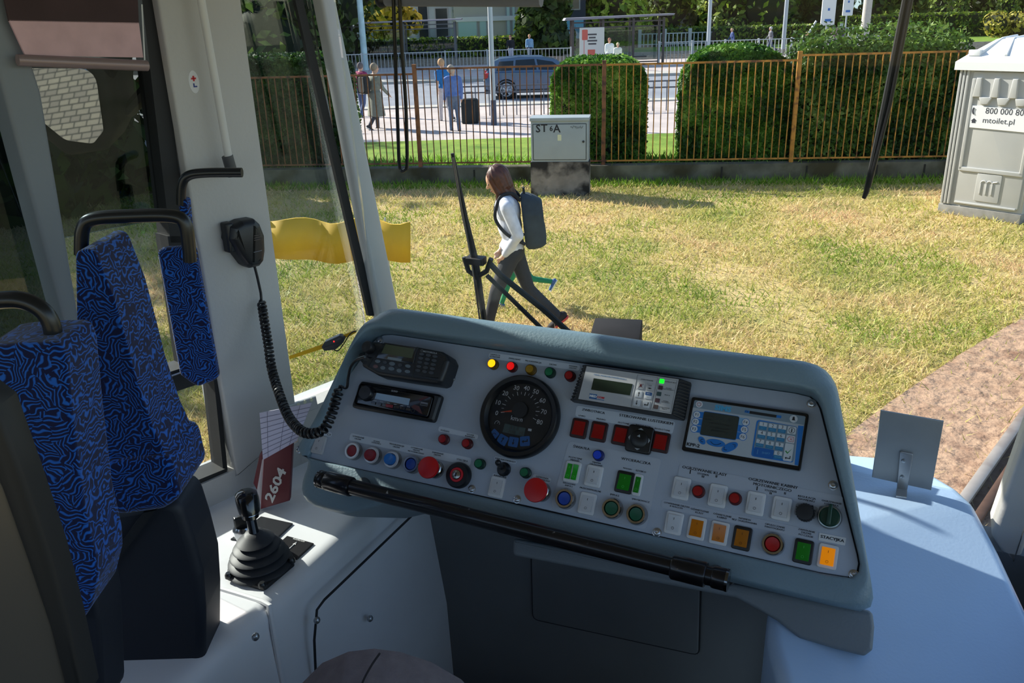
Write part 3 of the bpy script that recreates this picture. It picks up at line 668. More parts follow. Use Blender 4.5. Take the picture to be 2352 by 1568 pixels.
# ---- trees, bushes and conifers beyond the street
def tree(px, yb, D, h, w, label, cols, mname, name='tree', n=4200, trunk=True, crown0=.22, lsize=.36, shape='ball'):
    p = atd(px, yb, D); p.z = 0; root = thing(name, label, name.replace('_', ' '), p)
    if trunk: MB(mat('bark', (82, 68, 54), .9)).cyl(p, p+V(0, 0, h*.6), w*.05, w*.03, 8).build('trunk', root)
    P, N = [], []
    blobs = []
    if shape == 'cone':
        for _ in range(n):
            t = random.random()**1.4; a = random.uniform(0, 6.283); r = w/2*(1-t)**.8*random.uniform(.75, 1.05)+.05
            P.append((math.cos(a)*r, math.sin(a)*r, h*(.04+.96*t))); N.append((math.cos(a), math.sin(a), .4))
    else:
        for _ in range(22): blobs.append((random.uniform(-.32, .32)*w, random.uniform(-.32, .32)*w, h*random.uniform(crown0-.1, .82), w*random.uniform(.2, .34)))
        if shape == 'bush': blobs = [(random.uniform(-.38, .38)*w, random.uniform(-.2, .2)*w, h*random.uniform(.15, .75), min(w*.3, h*.35)*random.uniform(.7, 1.1)) for _ in range(12)]
        for _ in range(n):
            b = random.choice(blobs); d = Vector((random.gauss(0, 1), random.gauss(0, 1), random.gauss(0, 1))).normalized(); r = b[3]*random.uniform(.8, 1.08)
            P.append((b[0]+d.x*r, b[1]+d.y*r, max(.05, b[2]+d.z*r*(1 if shape != 'bush' else .9)))); N.append(tuple(d))
        q = MB(mat('foliage shade core', (24, 34, 16), .95))  # dark blobs paint the shade inside the crown
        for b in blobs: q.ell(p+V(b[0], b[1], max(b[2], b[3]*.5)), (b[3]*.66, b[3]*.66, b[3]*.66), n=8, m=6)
        q.build('shade_core', root)
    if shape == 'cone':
        MB(mat('foliage shade core', (24, 34, 16), .95)).cyl(p, p+V(0, 0, h*.92), w*.34, .03, 8).build('shade_core', root)
    o = bpy.data.objects.new('foliage', leaves_mesh('foliage', np.array(P), np.array(N), lsize, leafmat(mname, cols, .3), .5)); COL.objects.link(o)
    o.parent = root; o['kind'] = 'stuff'
gd = [(30, 46, 18), (52, 74, 26), (88, 110, 40)]; gm = [(48, 76, 20), (88, 116, 34), (150, 164, 60)]; gl_ = [(92, 130, 30), (150, 178, 50), (190, 200, 80)]; gyel = [(150, 130, 40), (196, 170, 60), (120, 130, 40)]
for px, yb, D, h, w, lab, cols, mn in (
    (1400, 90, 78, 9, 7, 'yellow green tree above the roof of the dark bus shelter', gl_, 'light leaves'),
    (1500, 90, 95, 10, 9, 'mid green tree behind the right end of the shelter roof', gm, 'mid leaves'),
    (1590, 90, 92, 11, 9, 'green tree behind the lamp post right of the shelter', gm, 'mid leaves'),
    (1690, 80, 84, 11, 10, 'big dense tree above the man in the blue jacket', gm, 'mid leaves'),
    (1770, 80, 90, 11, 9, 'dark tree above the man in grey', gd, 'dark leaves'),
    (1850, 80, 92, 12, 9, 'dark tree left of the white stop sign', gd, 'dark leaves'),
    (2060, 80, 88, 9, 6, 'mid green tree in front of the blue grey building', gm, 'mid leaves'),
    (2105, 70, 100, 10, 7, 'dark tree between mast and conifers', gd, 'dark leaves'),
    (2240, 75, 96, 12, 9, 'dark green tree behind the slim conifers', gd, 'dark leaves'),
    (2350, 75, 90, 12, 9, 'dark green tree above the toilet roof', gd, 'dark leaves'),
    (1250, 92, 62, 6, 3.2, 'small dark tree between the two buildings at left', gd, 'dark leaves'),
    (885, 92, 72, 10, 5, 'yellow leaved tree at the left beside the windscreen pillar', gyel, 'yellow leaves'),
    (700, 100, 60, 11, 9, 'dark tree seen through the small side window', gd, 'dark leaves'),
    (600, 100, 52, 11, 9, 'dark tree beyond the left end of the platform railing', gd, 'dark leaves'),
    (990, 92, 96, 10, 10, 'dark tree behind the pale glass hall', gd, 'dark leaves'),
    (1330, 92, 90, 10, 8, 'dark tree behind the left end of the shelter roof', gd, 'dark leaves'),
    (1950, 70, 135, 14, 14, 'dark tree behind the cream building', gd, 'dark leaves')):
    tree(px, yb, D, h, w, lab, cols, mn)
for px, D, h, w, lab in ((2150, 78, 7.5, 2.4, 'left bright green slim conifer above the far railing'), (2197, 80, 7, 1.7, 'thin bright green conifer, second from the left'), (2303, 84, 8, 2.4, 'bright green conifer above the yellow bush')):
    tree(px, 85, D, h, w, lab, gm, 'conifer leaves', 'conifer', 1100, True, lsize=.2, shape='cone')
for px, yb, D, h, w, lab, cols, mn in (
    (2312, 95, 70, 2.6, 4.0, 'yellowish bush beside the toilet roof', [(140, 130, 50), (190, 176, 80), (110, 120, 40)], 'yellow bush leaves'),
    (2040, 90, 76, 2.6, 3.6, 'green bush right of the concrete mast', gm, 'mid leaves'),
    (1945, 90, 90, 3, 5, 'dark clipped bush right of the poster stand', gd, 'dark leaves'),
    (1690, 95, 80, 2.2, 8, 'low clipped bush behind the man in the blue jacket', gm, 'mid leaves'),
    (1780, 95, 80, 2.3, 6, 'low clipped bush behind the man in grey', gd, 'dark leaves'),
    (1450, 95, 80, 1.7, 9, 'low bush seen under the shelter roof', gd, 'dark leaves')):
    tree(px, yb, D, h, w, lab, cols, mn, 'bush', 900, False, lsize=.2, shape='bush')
def row(px0, px1, yb, D, h, lab):
    a, b = atd(px0, yb, D), atd(px1, yb, D); a.z = b.z = 0; fr = Fr((a+b)/2, b-a, (0, 0, 1)); w_ = (b-a).length; n = int(w_*110)
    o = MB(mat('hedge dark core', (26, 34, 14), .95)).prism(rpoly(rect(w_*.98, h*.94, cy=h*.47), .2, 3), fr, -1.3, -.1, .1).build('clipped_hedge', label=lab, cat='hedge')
    P = []; N = []
    for _ in range(n):
        top = random.random() < .35; P.append(fr.p(random.uniform(-w_/2, w_/2), h if top else h*random.random(), random.uniform(-1.3, 0) if top else random.uniform(-.1, .05))); N.append(fr.y if top else fr.z)
    l = bpy.data.objects.new('leaves', leaves_mesh('leaves', np.array([q[:] for q in P])-np.array(o['_o']), np.array([q[:] for q in N]), .16, leafmat('mid leaves', gm, .3))); COL.objects.link(l); l.parent = o; l['kind'] = 'stuff'
row(1385, 1640, 98, 72, 1.5, 'low clipped hedge in the back, seen under the shelter roof')
row(1640, 1900, 100, 70, 1.5, 'low clipped hedge in the back, behind the two walking men')
row(1930, 2300, 98, 74, 2.0, 'dark clipped hedge in the back, at the foot of the conifers')
row(560, 1290, 104, 62, 1.5, 'low clipped hedge in the back at the far left')
# a wood at the tram's left that closes the view through the side windows
wood = [(-15.2, 10.4, 3.4, 'dark bushy tree on the lawn corner before the fence, seen through the side window'), (-24, 3, 9, 'dark tree at the left end of the lawn, nearest to the cobbled yard'), (-25, 8, 10, 'dark tree behind the reflected handles in the side window'), (-26, 13.5, 10, 'dark tree left of the bar fence'), (-23, -3, 9, 'dark tree beside the cobbled yard'), (-20, -9, 9, 'dark tree behind the cobbled yard'), (-31, 18, 11, 'dark tree beyond the left end of the fence')]
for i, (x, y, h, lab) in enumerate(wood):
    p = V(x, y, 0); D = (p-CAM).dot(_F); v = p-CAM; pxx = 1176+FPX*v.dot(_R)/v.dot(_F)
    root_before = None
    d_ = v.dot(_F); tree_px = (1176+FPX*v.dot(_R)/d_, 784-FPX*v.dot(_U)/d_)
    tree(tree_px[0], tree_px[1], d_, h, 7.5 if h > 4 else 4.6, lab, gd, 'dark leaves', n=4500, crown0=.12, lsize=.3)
# ================================================================== PEOPLE, CAR
m_skin = mat('skin', (206, 160, 134), .55, var=.05, vscale=20)
def remesh(vox, smooth=3): return [('remesh', 'REMESH', dict(mode='VOXEL', voxel_size=vox, use_smooth_shade=True)), ('smooth', 'SMOOTH', dict(iterations=smooth, factor=.5))]
def person(label, pos, hd, H, top, legs, hair, shoe, thA=22, thB=-20, knA=8, knB=28, armL=-18, armR=18, elL=20, elR=25, lean=3, headdown=0, headturn=0,
           hairlong=0, bald=False, sleeves=True, vox=.02, coat=0, bulk=1, cap=None, solesc=None, seated=False, feet=True, pocket=False):
    """A = left leg/arm first; angles in degrees, + is forward; hd = heading vector"""
    s = H/1.75; hx = Vector(hd).normalized(); hy = V(-hx.y, hx.x, 0); up = V(0, 0, 1); pos = Vector(pos)
    root = thing('person', label, 'person', pos)
    def dirv(a): a = R_(a); return hx*math.sin(a)-up*math.cos(a)
    legs_ = []
    zs = []
    for side, th, kn in ((1, thA, knA), (-1, thB, knB)):
        d1, d2 = dirv(th), dirv(th-kn); zs.append((d1*.43+d2*.40).z)
    hipz = -min(zs)*s+.085*s if not seated else .48*s
    hip = pos+up*hipz
    P = lambda base, f, l, u: base+hx*(f*s)+hy*(l*s)+up*(u*s)
    lv = hx*math.sin(R_(lean))+up*math.cos(R_(lean))
    chest = hip+lv*(.36*s); sh = hip+lv*(.50*s); neck = hip+lv*(.57*s); hdir = (lv*math.cos(R_(headdown))+hx*math.sin(R_(headdown))).normalized()
    head = neck+hdir*(.135*s)+hx*(.025*s)
    body = MB(m_skin); t = MB(top); lg = MB(legs); shoes = []
    # torso
    B = bulk
    for q, g in ((body, 0), (t, .016)):
        q.ell(P(hip, 0, 0, .07), ((.10+g)*s*B, (.165+g)*s*B, .13*s), Fr((0, 0, 0), hx, hy))
        q.ell(chest-lv*(.08*s), ((.105+g)*s*B, (.16+g)*s*B, .2*s), Fr((0, 0, 0), hx, hy, lv))
        q.ell(chest+lv*(.06*s), ((.11+g)*s*B, (.18+g)*s*B, .16*s), Fr((0, 0, 0), hx, hy, lv))
        q.cap(sh+hy*(.13*s), sh-hy*(.13*s), (.062+g)*s, n=12)
    if coat: t.loops([[P(hip, (.12+.02*k)*B*math.cos(a), (.18+.025*k)*B*math.sin(a), .1-coat*k/3) for a in [2*math.pi*i/16 for i in range(16)]] for k in range(4)])
    body.cap(sh, neck+hdir*(.05*s), .055*s, .05*s)
    # head: skull, jaw, nose, ears
    fwd = (hx*math.cos(R_(headturn))+hy*math.sin(R_(headturn))).normalized(); fwd = (fwd-hdir*fwd.dot(hdir)*.0).normalized()
    fh = (fwd-hdir*fwd.dot(hdir)).normalized(); lh = hdir.cross(fh); hf = Fr(head, fh, lh, hdir)
    body.ell(head+hdir*(.02*s), (.098*s, .076*s, .105*s), hf); body.ell(hf.p(.028*s, 0, -.055*s), (.062*s, .055*s, .065*s), hf)
    body.cap(hf.p(.092*s, 0, .012*s), hf.p(.112*s, 0, -.022*s), .011*s, .014*s, 8)
    for e in (1, -1): body.ell(hf.p(-.005*s, e*.078*s, -.008*s), (.018*s, .01*s, .03*s), hf, 8, 6)
    # arms and hands
    for side, aa, el in ((1, armL, elL), (-1, armR, elR)):
        a0 = sh+hy*(side*.19*s)-up*(.02*s); d1 = (dirv(aa)+hy*(side*.12)).normalized(); elb = a0+d1*(.28*s)
        d2 = (dirv(aa+el)+hy*(side*(.03 if not pocket else -.35))).normalized(); wr = elb+d2*(.25*s)
        body.cap(a0, elb, .047*s, .04*s); body.cap(elb, wr, .038*s, .027*s)
        if sleeves is True: t.cap(a0, elb, .068*s, .056*s); t.cap(elb, wr-d2*(.01*s), .054*s, .042*s)
        else: t.cap(a0, a0+d1*(.2*s), .066*s, .062*s)
        ph_ = wr+d2*(.05*s); pn = d2.cross(hy).normalized(); sd = hx
        body.cap(wr, ph_, .027*s, .03*s, 8)
        for k, (o_, ln) in enumerate(((.024, .065), (.008, .075), (-.008, .07), (-.023, .055))):
            b_ = ph_+sd*(o_*s)+d2*(.015*s); c_ = b_+d2*(ln*.55*s); body.cap(b_, c_, .0085*s, .008*s, 6); body.cap(c_, c_+(d2*.8-hy*side*.6).normalized()*(ln*.5*s), .008*s, .007*s, 6)
        body.cap(wr+d2*(.03*s)+sd*(.02*s), wr+d2*(.075*s)+sd*(.048*s), .011*s, .009*s, 6)
    # legs, shoes
    for side, th, kn in ((1, thA, knA), (-1, thB, knB)):
        h0 = hip+hy*(side*.085*s); d1, d2 = dirv(th), dirv(th-kn); k0 = h0+d1*(.43*s); an = k0+d2*(.40*s)
        body.cap(h0, k0, .075*s, .05*s); body.cap(k0, an, .048*s, .034*s)
        lg.cap(h0+up*(.03*s), k0, .098*s*B, .064*s); lg.cap(k0, an-d2*(.0*s), .062*s, .052*s)
        fdir = (hx*math.cos(R_(max(-60, min(35, (th-kn)*.9))))+up*math.sin(R_(max(-60, min(35, (th-kn)*.9))))).normalized(); fu = fdir.cross(hy)*-1
        fu = hy.cross(fdir)*-1; fu = fu if fu.z > 0 else -fu
        q = MB(shoe); sf = Fr(an-fu*(.045*s), fdir, hy, fu)
        q.ell(sf.p(-.015*s, 0, .0), (.075*s, .045*s, .05*s), sf, 12, 8); q.ell(sf.p(.09*s, 0, -.012*s), (.095*s, .046*s, .034*s), sf, 12, 8); q.cap(an, sf.p(0, 0, 0), .042*s, .045*s)
        q.m(solesc or mat('white sole', (226, 224, 220), .6)).prism(rpoly([(-.08*s, -.042*s), (.19*s, -.044*s), (.19*s, .044*s), (-.08*s, .042*s)], .03*s), Fr(sf.p(0, 0, -.05*s), fdir, hy, fu), 0, .02*s)
        shoes.append(q)
    lg.ell(P(hip, 0, 0, .02), (.118*s*B, .17*s*B, .13*s), Fr((0, 0, 0), hx, hy))
    body.build('body', root, mods=remesh(vox))
    t.build('top', root, mods=remesh(vox)); lg.build('trousers', root, mods=remesh(vox))
    for q in shoes: q.build('shoe', root)
    # eyes, mouth
    q = MB(mat('eye dark', (40, 30, 26), .3))
    for e in (1, -1): q.ell(hf.p(.084*s, e*.032*s, .012*s), (.008*s, .013*s, .007*s), hf, 8, 6)
    q.build('eyes', root)
    MB(mat('lip', (170, 96, 88), .5)).ell(hf.p(.088*s, 0, -.062*s), (.008*s, .024*s, .008*s), hf, 8, 6).build('mouth', root)
    q = MB(hair)
    if not bald:
        q.ell(hf.p(-.024*s, 0, .034*s), (.108*s, .094*s, .112*s), hf, 18, 12)
        if hairlong:
            q.cap(hf.p(-.045*s, 0, .0), neck-hx*(.06*s)-up*(.06*s), .092*s, .06*s); [q.cap(hf.p(-.01*s, e*.05*s, .02*s), hf.p(-.02*s, e*.055*s, -.12*s), .05*s, .045*s) for e in (1, -1)]
            for e in (1, -1): q.cap(hf.p(.035*s, e*.062*s, .05*s), hf.p(.03*s, e*.07*s, -.1*s), .03*s, .03*s); q.cap(hf.p(.03*s, e*.07*s, -.1*s), sh+hx*(.08*s)+hy*(e*.07*s)-up*(hairlong*s), .03*s, .016*s)
            for k in range(46):
                a_ = 2*math.pi*(k+.5)/46; rr = random.uniform(.96, 1.06)
                if abs(math.cos(a_/2)) > .93: continue
                pts = [hf.p((-.024+.112*rr*math.sin(t)*math.cos(a_))*s, .097*rr*math.sin(t)*math.sin(a_)*s, (.034+.114*rr*math.cos(t))*s) for t in (.25, .7, 1.15, 1.6)]
                e_ = pts[-1]-hdir*(.11*s)*random.uniform(.7, 1.2); pts.append(e_+(neck-e_)*.12)
                q.tube(smooth_path(pts, 3), .011*s, 6)
        q.build('hair', root, mods=remesh(max(.006, vox*.5), 1))
    else:
        q.ell(hf.p(-.035*s, 0, .012*s), (.085*s, .082*s, .06*s), hf, 16, 10); q.build('hair', root)
    return dict(root=root, sh=sh, hip=hip, hx=hx, hy=hy, lv=lv, s=s, chest=chest, P=P)

def F(name, rgb, **k): return mat(name, rgb, .85, var=.12, vscale=18, **k)
walk = -G.x
# the woman with the rucksack
pf, ph = atz(1105, 790), atz(1258, 748); hd = (pf-ph).normalized(); hd = -_R0
w = person('person in a grey sweatshirt and black trousers walking with a dark rucksack', (pf+ph)/2+V(0, 0, 0), hd, 1.74, F('grey sweatshirt', (206, 210, 222)), F('black trousers', (44, 44, 50)),
           mat('auburn hair', (76, 40, 32), .5, var=.4, vscale=34), F('black trainer', (40, 36, 38)), thA=25, thB=-20, knA=10, knB=24, armL=-20, elL=52, armR=-16, elR=50, lean=5, headdown=20, hairlong=.1, vox=.011, pocket=True, solesc=mat('red sole', (196, 70, 66), .6))
s = w['s']; bp = thing('backpack', 'big dark grey rucksack on the back of the walking person', 'rucksack', w['P'](w['chest'], -.24, 0, -.2))
m_bp = F('rucksack cloth', (52, 62, 70))
bf = Fr(w['P'](w['hip'], -.235, 0, .25), w['hy'], w['lv'])
bf = Fr(w['P'](w['hip'], -.145, 0, .31), w['hy'], w['lv'])
def bag_loop(k, t):
    u, v = k; f_ = 1-.34*t**3; return bf.p(u*f_, v*(1-.22*t**3)-.02*t, 0)-w['hx']*(-.04+.20*t)
bo = rpoly([(-.15, -.26), (.15, -.26), (.17, .1), (.11, .27), (-.11, .27), (-.17, .1)], [.07, .07, .12, .11, .11, .12], 5)
MB(m_bp).loops([[bag_loop((u*.9, v*.9), 0) for u, v in bo]]+[[bag_loop(k, t) for k in bo] for t in (.12, .4, .7, .85, .95, 1)]).build('bag', bp, smooth=60)
MB(F('rucksack pocket', (46, 54, 62))).prism(rpoly([(-.09, -.2), (.09, -.2), (.09, -.02), (-.09, -.02)], .03, 4), Fr(bf.o, bf.x, bf.y, -w['hx']), .1, .168, .03, 0, 3).build('pocket', bp)
for e in (1, -1):
    a_ = w['P'](w['sh'], -.06, e*.11, .09); b_ = w['P'](w['sh'], .09, e*.12, .0); c_ = w['P'](w['sh'], .112, e*.13, -.14); d_ = w['P'](w['hip'], .05, e*.185, .22); e_ = w['P'](w['hip'], -.12, e*.18, .12)
    MB(F('strap black', (34, 36, 40))).tube(smooth_path([w['P'](w['sh'], -.13, e*.1, .02), a_, w['P'](w['sh'], .04, e*.115, .08), b_, c_, d_, e_], 5), .016, 8).build('shoulder_strap', bp)
MB(MATS['strap black']).tube([bf.p(.04, .25), bf.p(.03, .31), bf.p(-.03, .31), bf.p(-.04, .25)], .012, 8).build('carry_loop', bp)
# the child half hidden behind her
pk = atz(1195, 700)
person('child in green trousers walking beside the person with the rucksack, mostly hidden', pk+hd*.02, hd, .98, F('green jumper', (34, 120, 84)), F('green trousers', (28, 128, 86)), F('brown hair', (92, 64, 44)), F('blue trainer', (70, 104, 160)),
       thA=26, thB=-38, knA=6, knB=42, vox=.014)
# two men on the pavement, one with a suitcase
pm = atz(1046, 305)
w = person('grey haired person in a blue checked shirt pulling a black suitcase on the pavement', pm, -G.x*.3+G.y*.9, 1.78, F('blue checked shirt', (98, 124, 186)), F('grey jeans', (104, 118, 142)), F('grey hair', (176, 160, 146)), F('dark shoe', (60, 56, 58)), thA=6, thB=-5, knA=2, knB=6, armL=-5, armR=-8, lean=4, headturn=-70)
ps = atz(1081, 288); fr = Fr(ps, G.x, (0, 0, 1)); sw, sh_ = .5, .72
root = thing('suitcase', 'black suitcase standing beside the person in the checked shirt', 'suitcase', ps)
MB(F('black nylon', (36, 42, 44))).prism(rect(sw, sh_, .09, cy=sh_/2+.04), fr, -.13, .13, .04, .04).build('shell', root)
q = MB(mat('suitcase trim', (60, 66, 68), .5))
for e in (-.14, .14): q.prism(rect(.02, sh_*.8, cx=e, cy=sh_/2+.04), fr, .125, .138)
q.build('trim', root)
MB(MATS['suitcase trim']).tube([fr.p(-.1, sh_+.03), fr.p(-.1, sh_+.22), fr.p(.1, sh_+.22), fr.p(.1, sh_+.03)], .012, 6).build('handle', root)
for e in (-.18, .18): MB(mat('black rubber', (24, 24, 26), .6)).cyl(fr.p(e, .04, -.04), fr.p(e, .04, .04), .04, .04, 12).build('wheel', root)
person('person in a bright blue polo shirt, behind the one with the suitcase', atz(1024, 282), -G.x*.5+G.y*.8, 1.85, F('bright blue polo', (34, 112, 176)), F('light trousers', (196, 192, 196)), F('sandy hair', (190, 150, 112)), F('dark shoe', (60, 56, 58)), thA=12, thB=-8, headturn=-60, sleeves=False)
# couple behind the pillar at left
person('tall person in a long grey green coat, left on the pavement', atz(868, 300), G.x*.6+G.y*.5, 1.84, F('grey green coat', (132, 134, 122)), F('dark trousers', (58, 60, 70)), F('greying hair', (150, 132, 112)), F('dark shoe', (60, 56, 58)), thA=8, thB=-8, coat=.62, bulk=1.22, headturn=-20)
bpp = atz(862, 300)+V(0, 0, 1.28)-(G.x*.6+G.y*.5).normalized()*.24
bp = MB(F('black bag cloth', (36, 38, 42))).prism(rect(.4, .5, .12), Fr(bpp, V(0, 1, 0).cross(V(0, 0, 1)) if False else Vector((-(G.x*.6+G.y*.5).y, (G.x*.6+G.y*.5).x, 0)), (0, 0, 1)), -.1, .1, .05, .05); bp.build('shoulder_bag', label='black bag on the back of the person in the long coat', cat='bag')
person('person in a dark pink jacket at the left edge of the couple', atz(836, 272), G.x*.4+G.y*.8, 1.72, F('dark pink jacket', (150, 50, 92)), F('blue jeans', (76, 92, 130)), F('dark grey hair', (98, 90, 92)), F('dark shoe', (60, 56, 58)), thA=6, thB=-6)
# small figures at the stop
def far(lab, px, yf, topc, legc, hairc, H=1.74, hd=None, **k):
    person(lab, atz(px, yf), hd or -G.y, H, F('top '+str(topc), topc), F('legs '+str(legc), legc), F('hair '+str(hairc), hairc), F('dark shoe', (60, 56, 58)), vox=.03, **k)
far('person in a black top and light skirt on the far grass strip', 1174, 146, (34, 36, 44), (200, 196, 212), (120, 70, 58), thA=3, thB=-3)
far('person in a pale blue jacket standing right of the one in black', 1217, 143, (130, 170, 206), (66, 78, 104), (196, 150, 116), thA=3, thB=-3)
far('person in a dark blue jacket walking beyond the middle hedge', 1680, 124, (58, 78, 132), (70, 76, 100), (196, 158, 132), hd=-G.x, bald=True)
far('stout grey haired person in grey jacket, walking right of the one in blue', 1768, 121, (112, 112, 122), (90, 96, 120), (206, 200, 196), hd=-G.x, bulk=1.2)
far('person with fair hair in black, lowest by the slanting stay tube', 1850, 138, (32, 38, 48), (50, 54, 66), (214, 180, 130), H=1.6, hd=-G.x)
far('person in a white top waiting in the bus shelter', 1399, 165, (226, 232, 228), (80, 84, 100), (150, 96, 80), thA=3, thB=-3, H=1.7)
far('second person in white waiting in the bus shelter, half hidden by the hedge', 1418, 168, (216, 220, 206), (80, 84, 100), (206, 186, 150), thA=3, thB=-3, H=1.5)

# ------------------------------------------------------------------ cars
def car(pos, ex, label, paint, sc=1.0, estate=True, flip=False):
    """x: rear 0 -> front; v up; w towards the viewer"""
    fr = Fr(pos, ex, (0, 0, 1)); root = thing('car', label, 'car', fr.p(2.3, 0, -.88)); W = .88
    lower = [(.02, .34), (.0, .62), (.06, .8), (.1, .98), (.6, 1.0), (1.4, .99), (2.6, .97), (3.35, .93), (4.1, .84), (4.5, .72), (4.62, .56), (4.62, .34), (4.4, .22), (.3, .22)]
    lower = rpoly(lower, .1, 3)
    mb = MB(paint); cy = .6
    def sect(poly, w, k, c=cy, cx=2.3): return [fr.p(cx+(u-cx)*(1-k*.35), c+(v-c)*(1-k), -W+w) for u, v in poly]
    P = ccw(lower); mb.loops([sect(P, -W, .12), sect(P, -W+.06, .03), sect(P, -W+.2, 0), sect(P, W-.2, 0), sect(P, W-.06, .03), sect(P, W, .12)])
    gh = [(.12, .94), (.22, 1.12), (.42, 1.36), (.62, 1.44), (1.5, 1.49), (2.2, 1.47), (2.75, 1.36), (3.5, .92)] if estate else [(.5, .94), (.9, 1.3), (1.2, 1.42), (2.0, 1.46), (2.5, 1.38), (3.3, .92)]
    gh = ccw(rpoly(gh, .05, 2))
    def gs(w, ins): return [fr.p(u, v, -W+(w if v < 1 else w*(1-(v-.94)*.42)) ) for u, v in gh]
    mb.loops([gs(-W+.05, 0), gs(-W+.09, 0), gs(W-.09, 0), gs(W-.05, 0)]); mb.build('body', root, smooth=30)
    def side(u, v, e=1): wv = (W-.05)*(1-max(0, v-.94)*.42); return fr.p(u, v, -W+e*(wv+.008))
    g = mat('car glass', (26, 34, 40), .08, spec=.6)
    wins = [[(.5, 1.02), (1.12, 1.03), (1.16, 1.37), (.62, 1.35)], [(1.2, 1.03), (2.02, 1.03), (1.94, 1.41), (1.24, 1.39)], [(2.1, 1.03), (3.05, .99), (2.62, 1.3), (2.02, 1.4)]] if estate else [[(.95, 1.02), (1.8, 1.02), (1.75, 1.38), (1.2, 1.34)], [(1.88, 1.02), (2.9, .98), (2.4, 1.3), (1.85, 1.38)]]
    for wv in wins:
        for e in (1, -1):
            q = MB(g); pts = [side(u, v, e) for u, v in wv]; inn = [p-fr.z*e*.02 for p in pts]; q.loops([inn, pts] if e > 0 else [pts, inn]); q.build('window', root, smooth=0)
    q = MB(g); z0 = -W-.62; q.loops([[fr.p(.17+.0, 1.02, -W-.6), fr.p(.17, 1.02, -W+.6), fr.p(.43, 1.33, -W+.52), fr.p(.43, 1.33, -W-.52)], [fr.p(.1, 1.04, -W-.6), fr.p(.1, 1.04, -W+.6), fr.p(.37, 1.36, -W+.52), fr.p(.37, 1.36, -W-.52)]]); q.build('rear_window', root, smooth=0)
    for u in (.86, 3.72):
        for e in (1, -1):
            c = fr.p(u, .33, -W+e*(W-.09)); wf = Fr(c, fr.x, fr.y, fr.z*e)
            t = MB(mat('tyre', (26, 27, 30), .8)).lathe(wf, [(.2, -.1), (.31, -.1), (.335, -.06), (.335, .06), (.31, .095), (.24, .1), (.22, .07)], 28).build('wheel', root)
            q = MB(mat('alloy rim', (196, 200, 206), .35, metal=.5)); q.lathe(wf, [(.06, .06), (.06, .092), (.03, .1)], 14); q.lathe(wf, [(.215, .07), (.24, .1), (.225, .105), (.205, .08)], 28, False, False)
            for k in range(7):
                a = 2*math.pi*k/7; d = V(0, 0, 0)
                for da in (-.13, .13): q.tube([wf.p(.05*math.cos(a), .05*math.sin(a), .09), wf.p(.215*math.cos(a+da), .215*math.sin(a+da), .085)], .022, 5)
            q.build('rim', t)
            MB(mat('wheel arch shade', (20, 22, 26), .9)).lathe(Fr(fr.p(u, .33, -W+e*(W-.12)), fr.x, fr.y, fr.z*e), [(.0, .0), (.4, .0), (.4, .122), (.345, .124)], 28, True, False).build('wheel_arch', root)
    for e in (1, -1):
        a_ = -W+e*(W-.15)
        MB(mat('tail light red', (176, 30, 36), .25)).box(fr.p(.12, .86, a_), (.2, .2, .3), fr, .03).build('tail_light', root)
        MB(mat('head lamp', (210, 216, 222), .15)).box(fr.p(4.42, .7, a_), (.3, .14, .3), fr, .04).build('headlight', root)
        MB(mat('door handle grey', (150, 160, 170), .3, metal=.6)).box(side(1.42, .86, e), (.2, .03, .03), fr, .008).build('door_handle', root)
        MB(paint).ell(side(2.95, 1.02, e)+fr.z*e*.1, (.1, .08, .1), fr, 10, 8).build('wing_mirror', root)
    q = MB(mat('seam black', (46, 50, 54), .7))
    for u in (1.18, 2.06, 3.1):
        for e in (1, -1): q.tube([fr.p(u, .35, -W+e*(W-.012)), fr.p(u, .62, -W+e*(W+.001)), fr.p(u+.01, .9, -W+e*(W-.03))], .006, 4)
    q.build('door_seams', root, smooth=0)
    MB(mat('plate white', (222, 222, 220), .5)).box(fr.p(-.0, .6, -W), (.03, .12, .5), fr).build('number_plate', root)
    MB(mat('bumper dark', (44, 48, 54), .5)).prism(rect(4.5, .14, .03, cx=2.3, cy=.28), fr, -2*W-.005, .005, .02, .02).build('sill', root)
    q = MB(mat('roof rail chrome', (190, 198, 206), .25, metal=.8))
    for e in (1, -1): q.tube([side(.6, 1.44, e*.9), side(1.4, 1.5, e*.9), side(2.3, 1.47, e*.9)], .018, 6)
    q.build('roof_rail', root)
    return root
m_car = mat('dark blue car paint', (74, 98, 128), .2, spec=.6, coat=.6)
pc = atz(1112, 229)
car(pc, G.x, 'dark blue estate car driving behind the bar fence', m_car)
car(atd(1000, 120, 60)*1 if False else V(atz(1008, 128).x, atz(1008, 128).y, 0), G.x, 'dark red car far behind the platform railing', mat('dark red paint', (120, 28, 40), .25, coat=.5), estate=True)
# ================================================================== CAB SHELL
WU, WN = V(.284, .959, 0).normalized(), V(.959, -.284, 0).normalized()
WO = V(-1.037, .994, 0)
WF = Fr(WO, WU, (0, 0, 1), WN)                      # left side wall: u forward, v up, w into the cab
WP = lambda pts, w=0: [WF.px(x, y, w) for x, y in pts]
def vfr(d, px=1176, py=784):
    """upright plane facing the camera at horizontal distance d"""
    n = V(math.sin(YAW), -math.cos(YAW), 0); o = CAM-n*d; return Fr(o, _R0, (0, 0, 1), n)
m_wall = mat('white cab lining', (184, 183, 182), .45, var=.03, vscale=5, bump=.12, bscale=160)
m_wallg = mat('grey cab lining', (118, 126, 134), .5, var=.04, vscale=5)
m_wcons = mat('white painted console', (226, 227, 230), .35, var=.03, vscale=7, dirt=((190, 190, 192), 5, .6, .8))
m_blk = mat('black rubber seal', (20, 22, 26), .6); m_dark = mat('dark interior lining', (40, 44, 50), .6)
m_ceil = mat('ceiling lining', (150, 152, 152), .7)
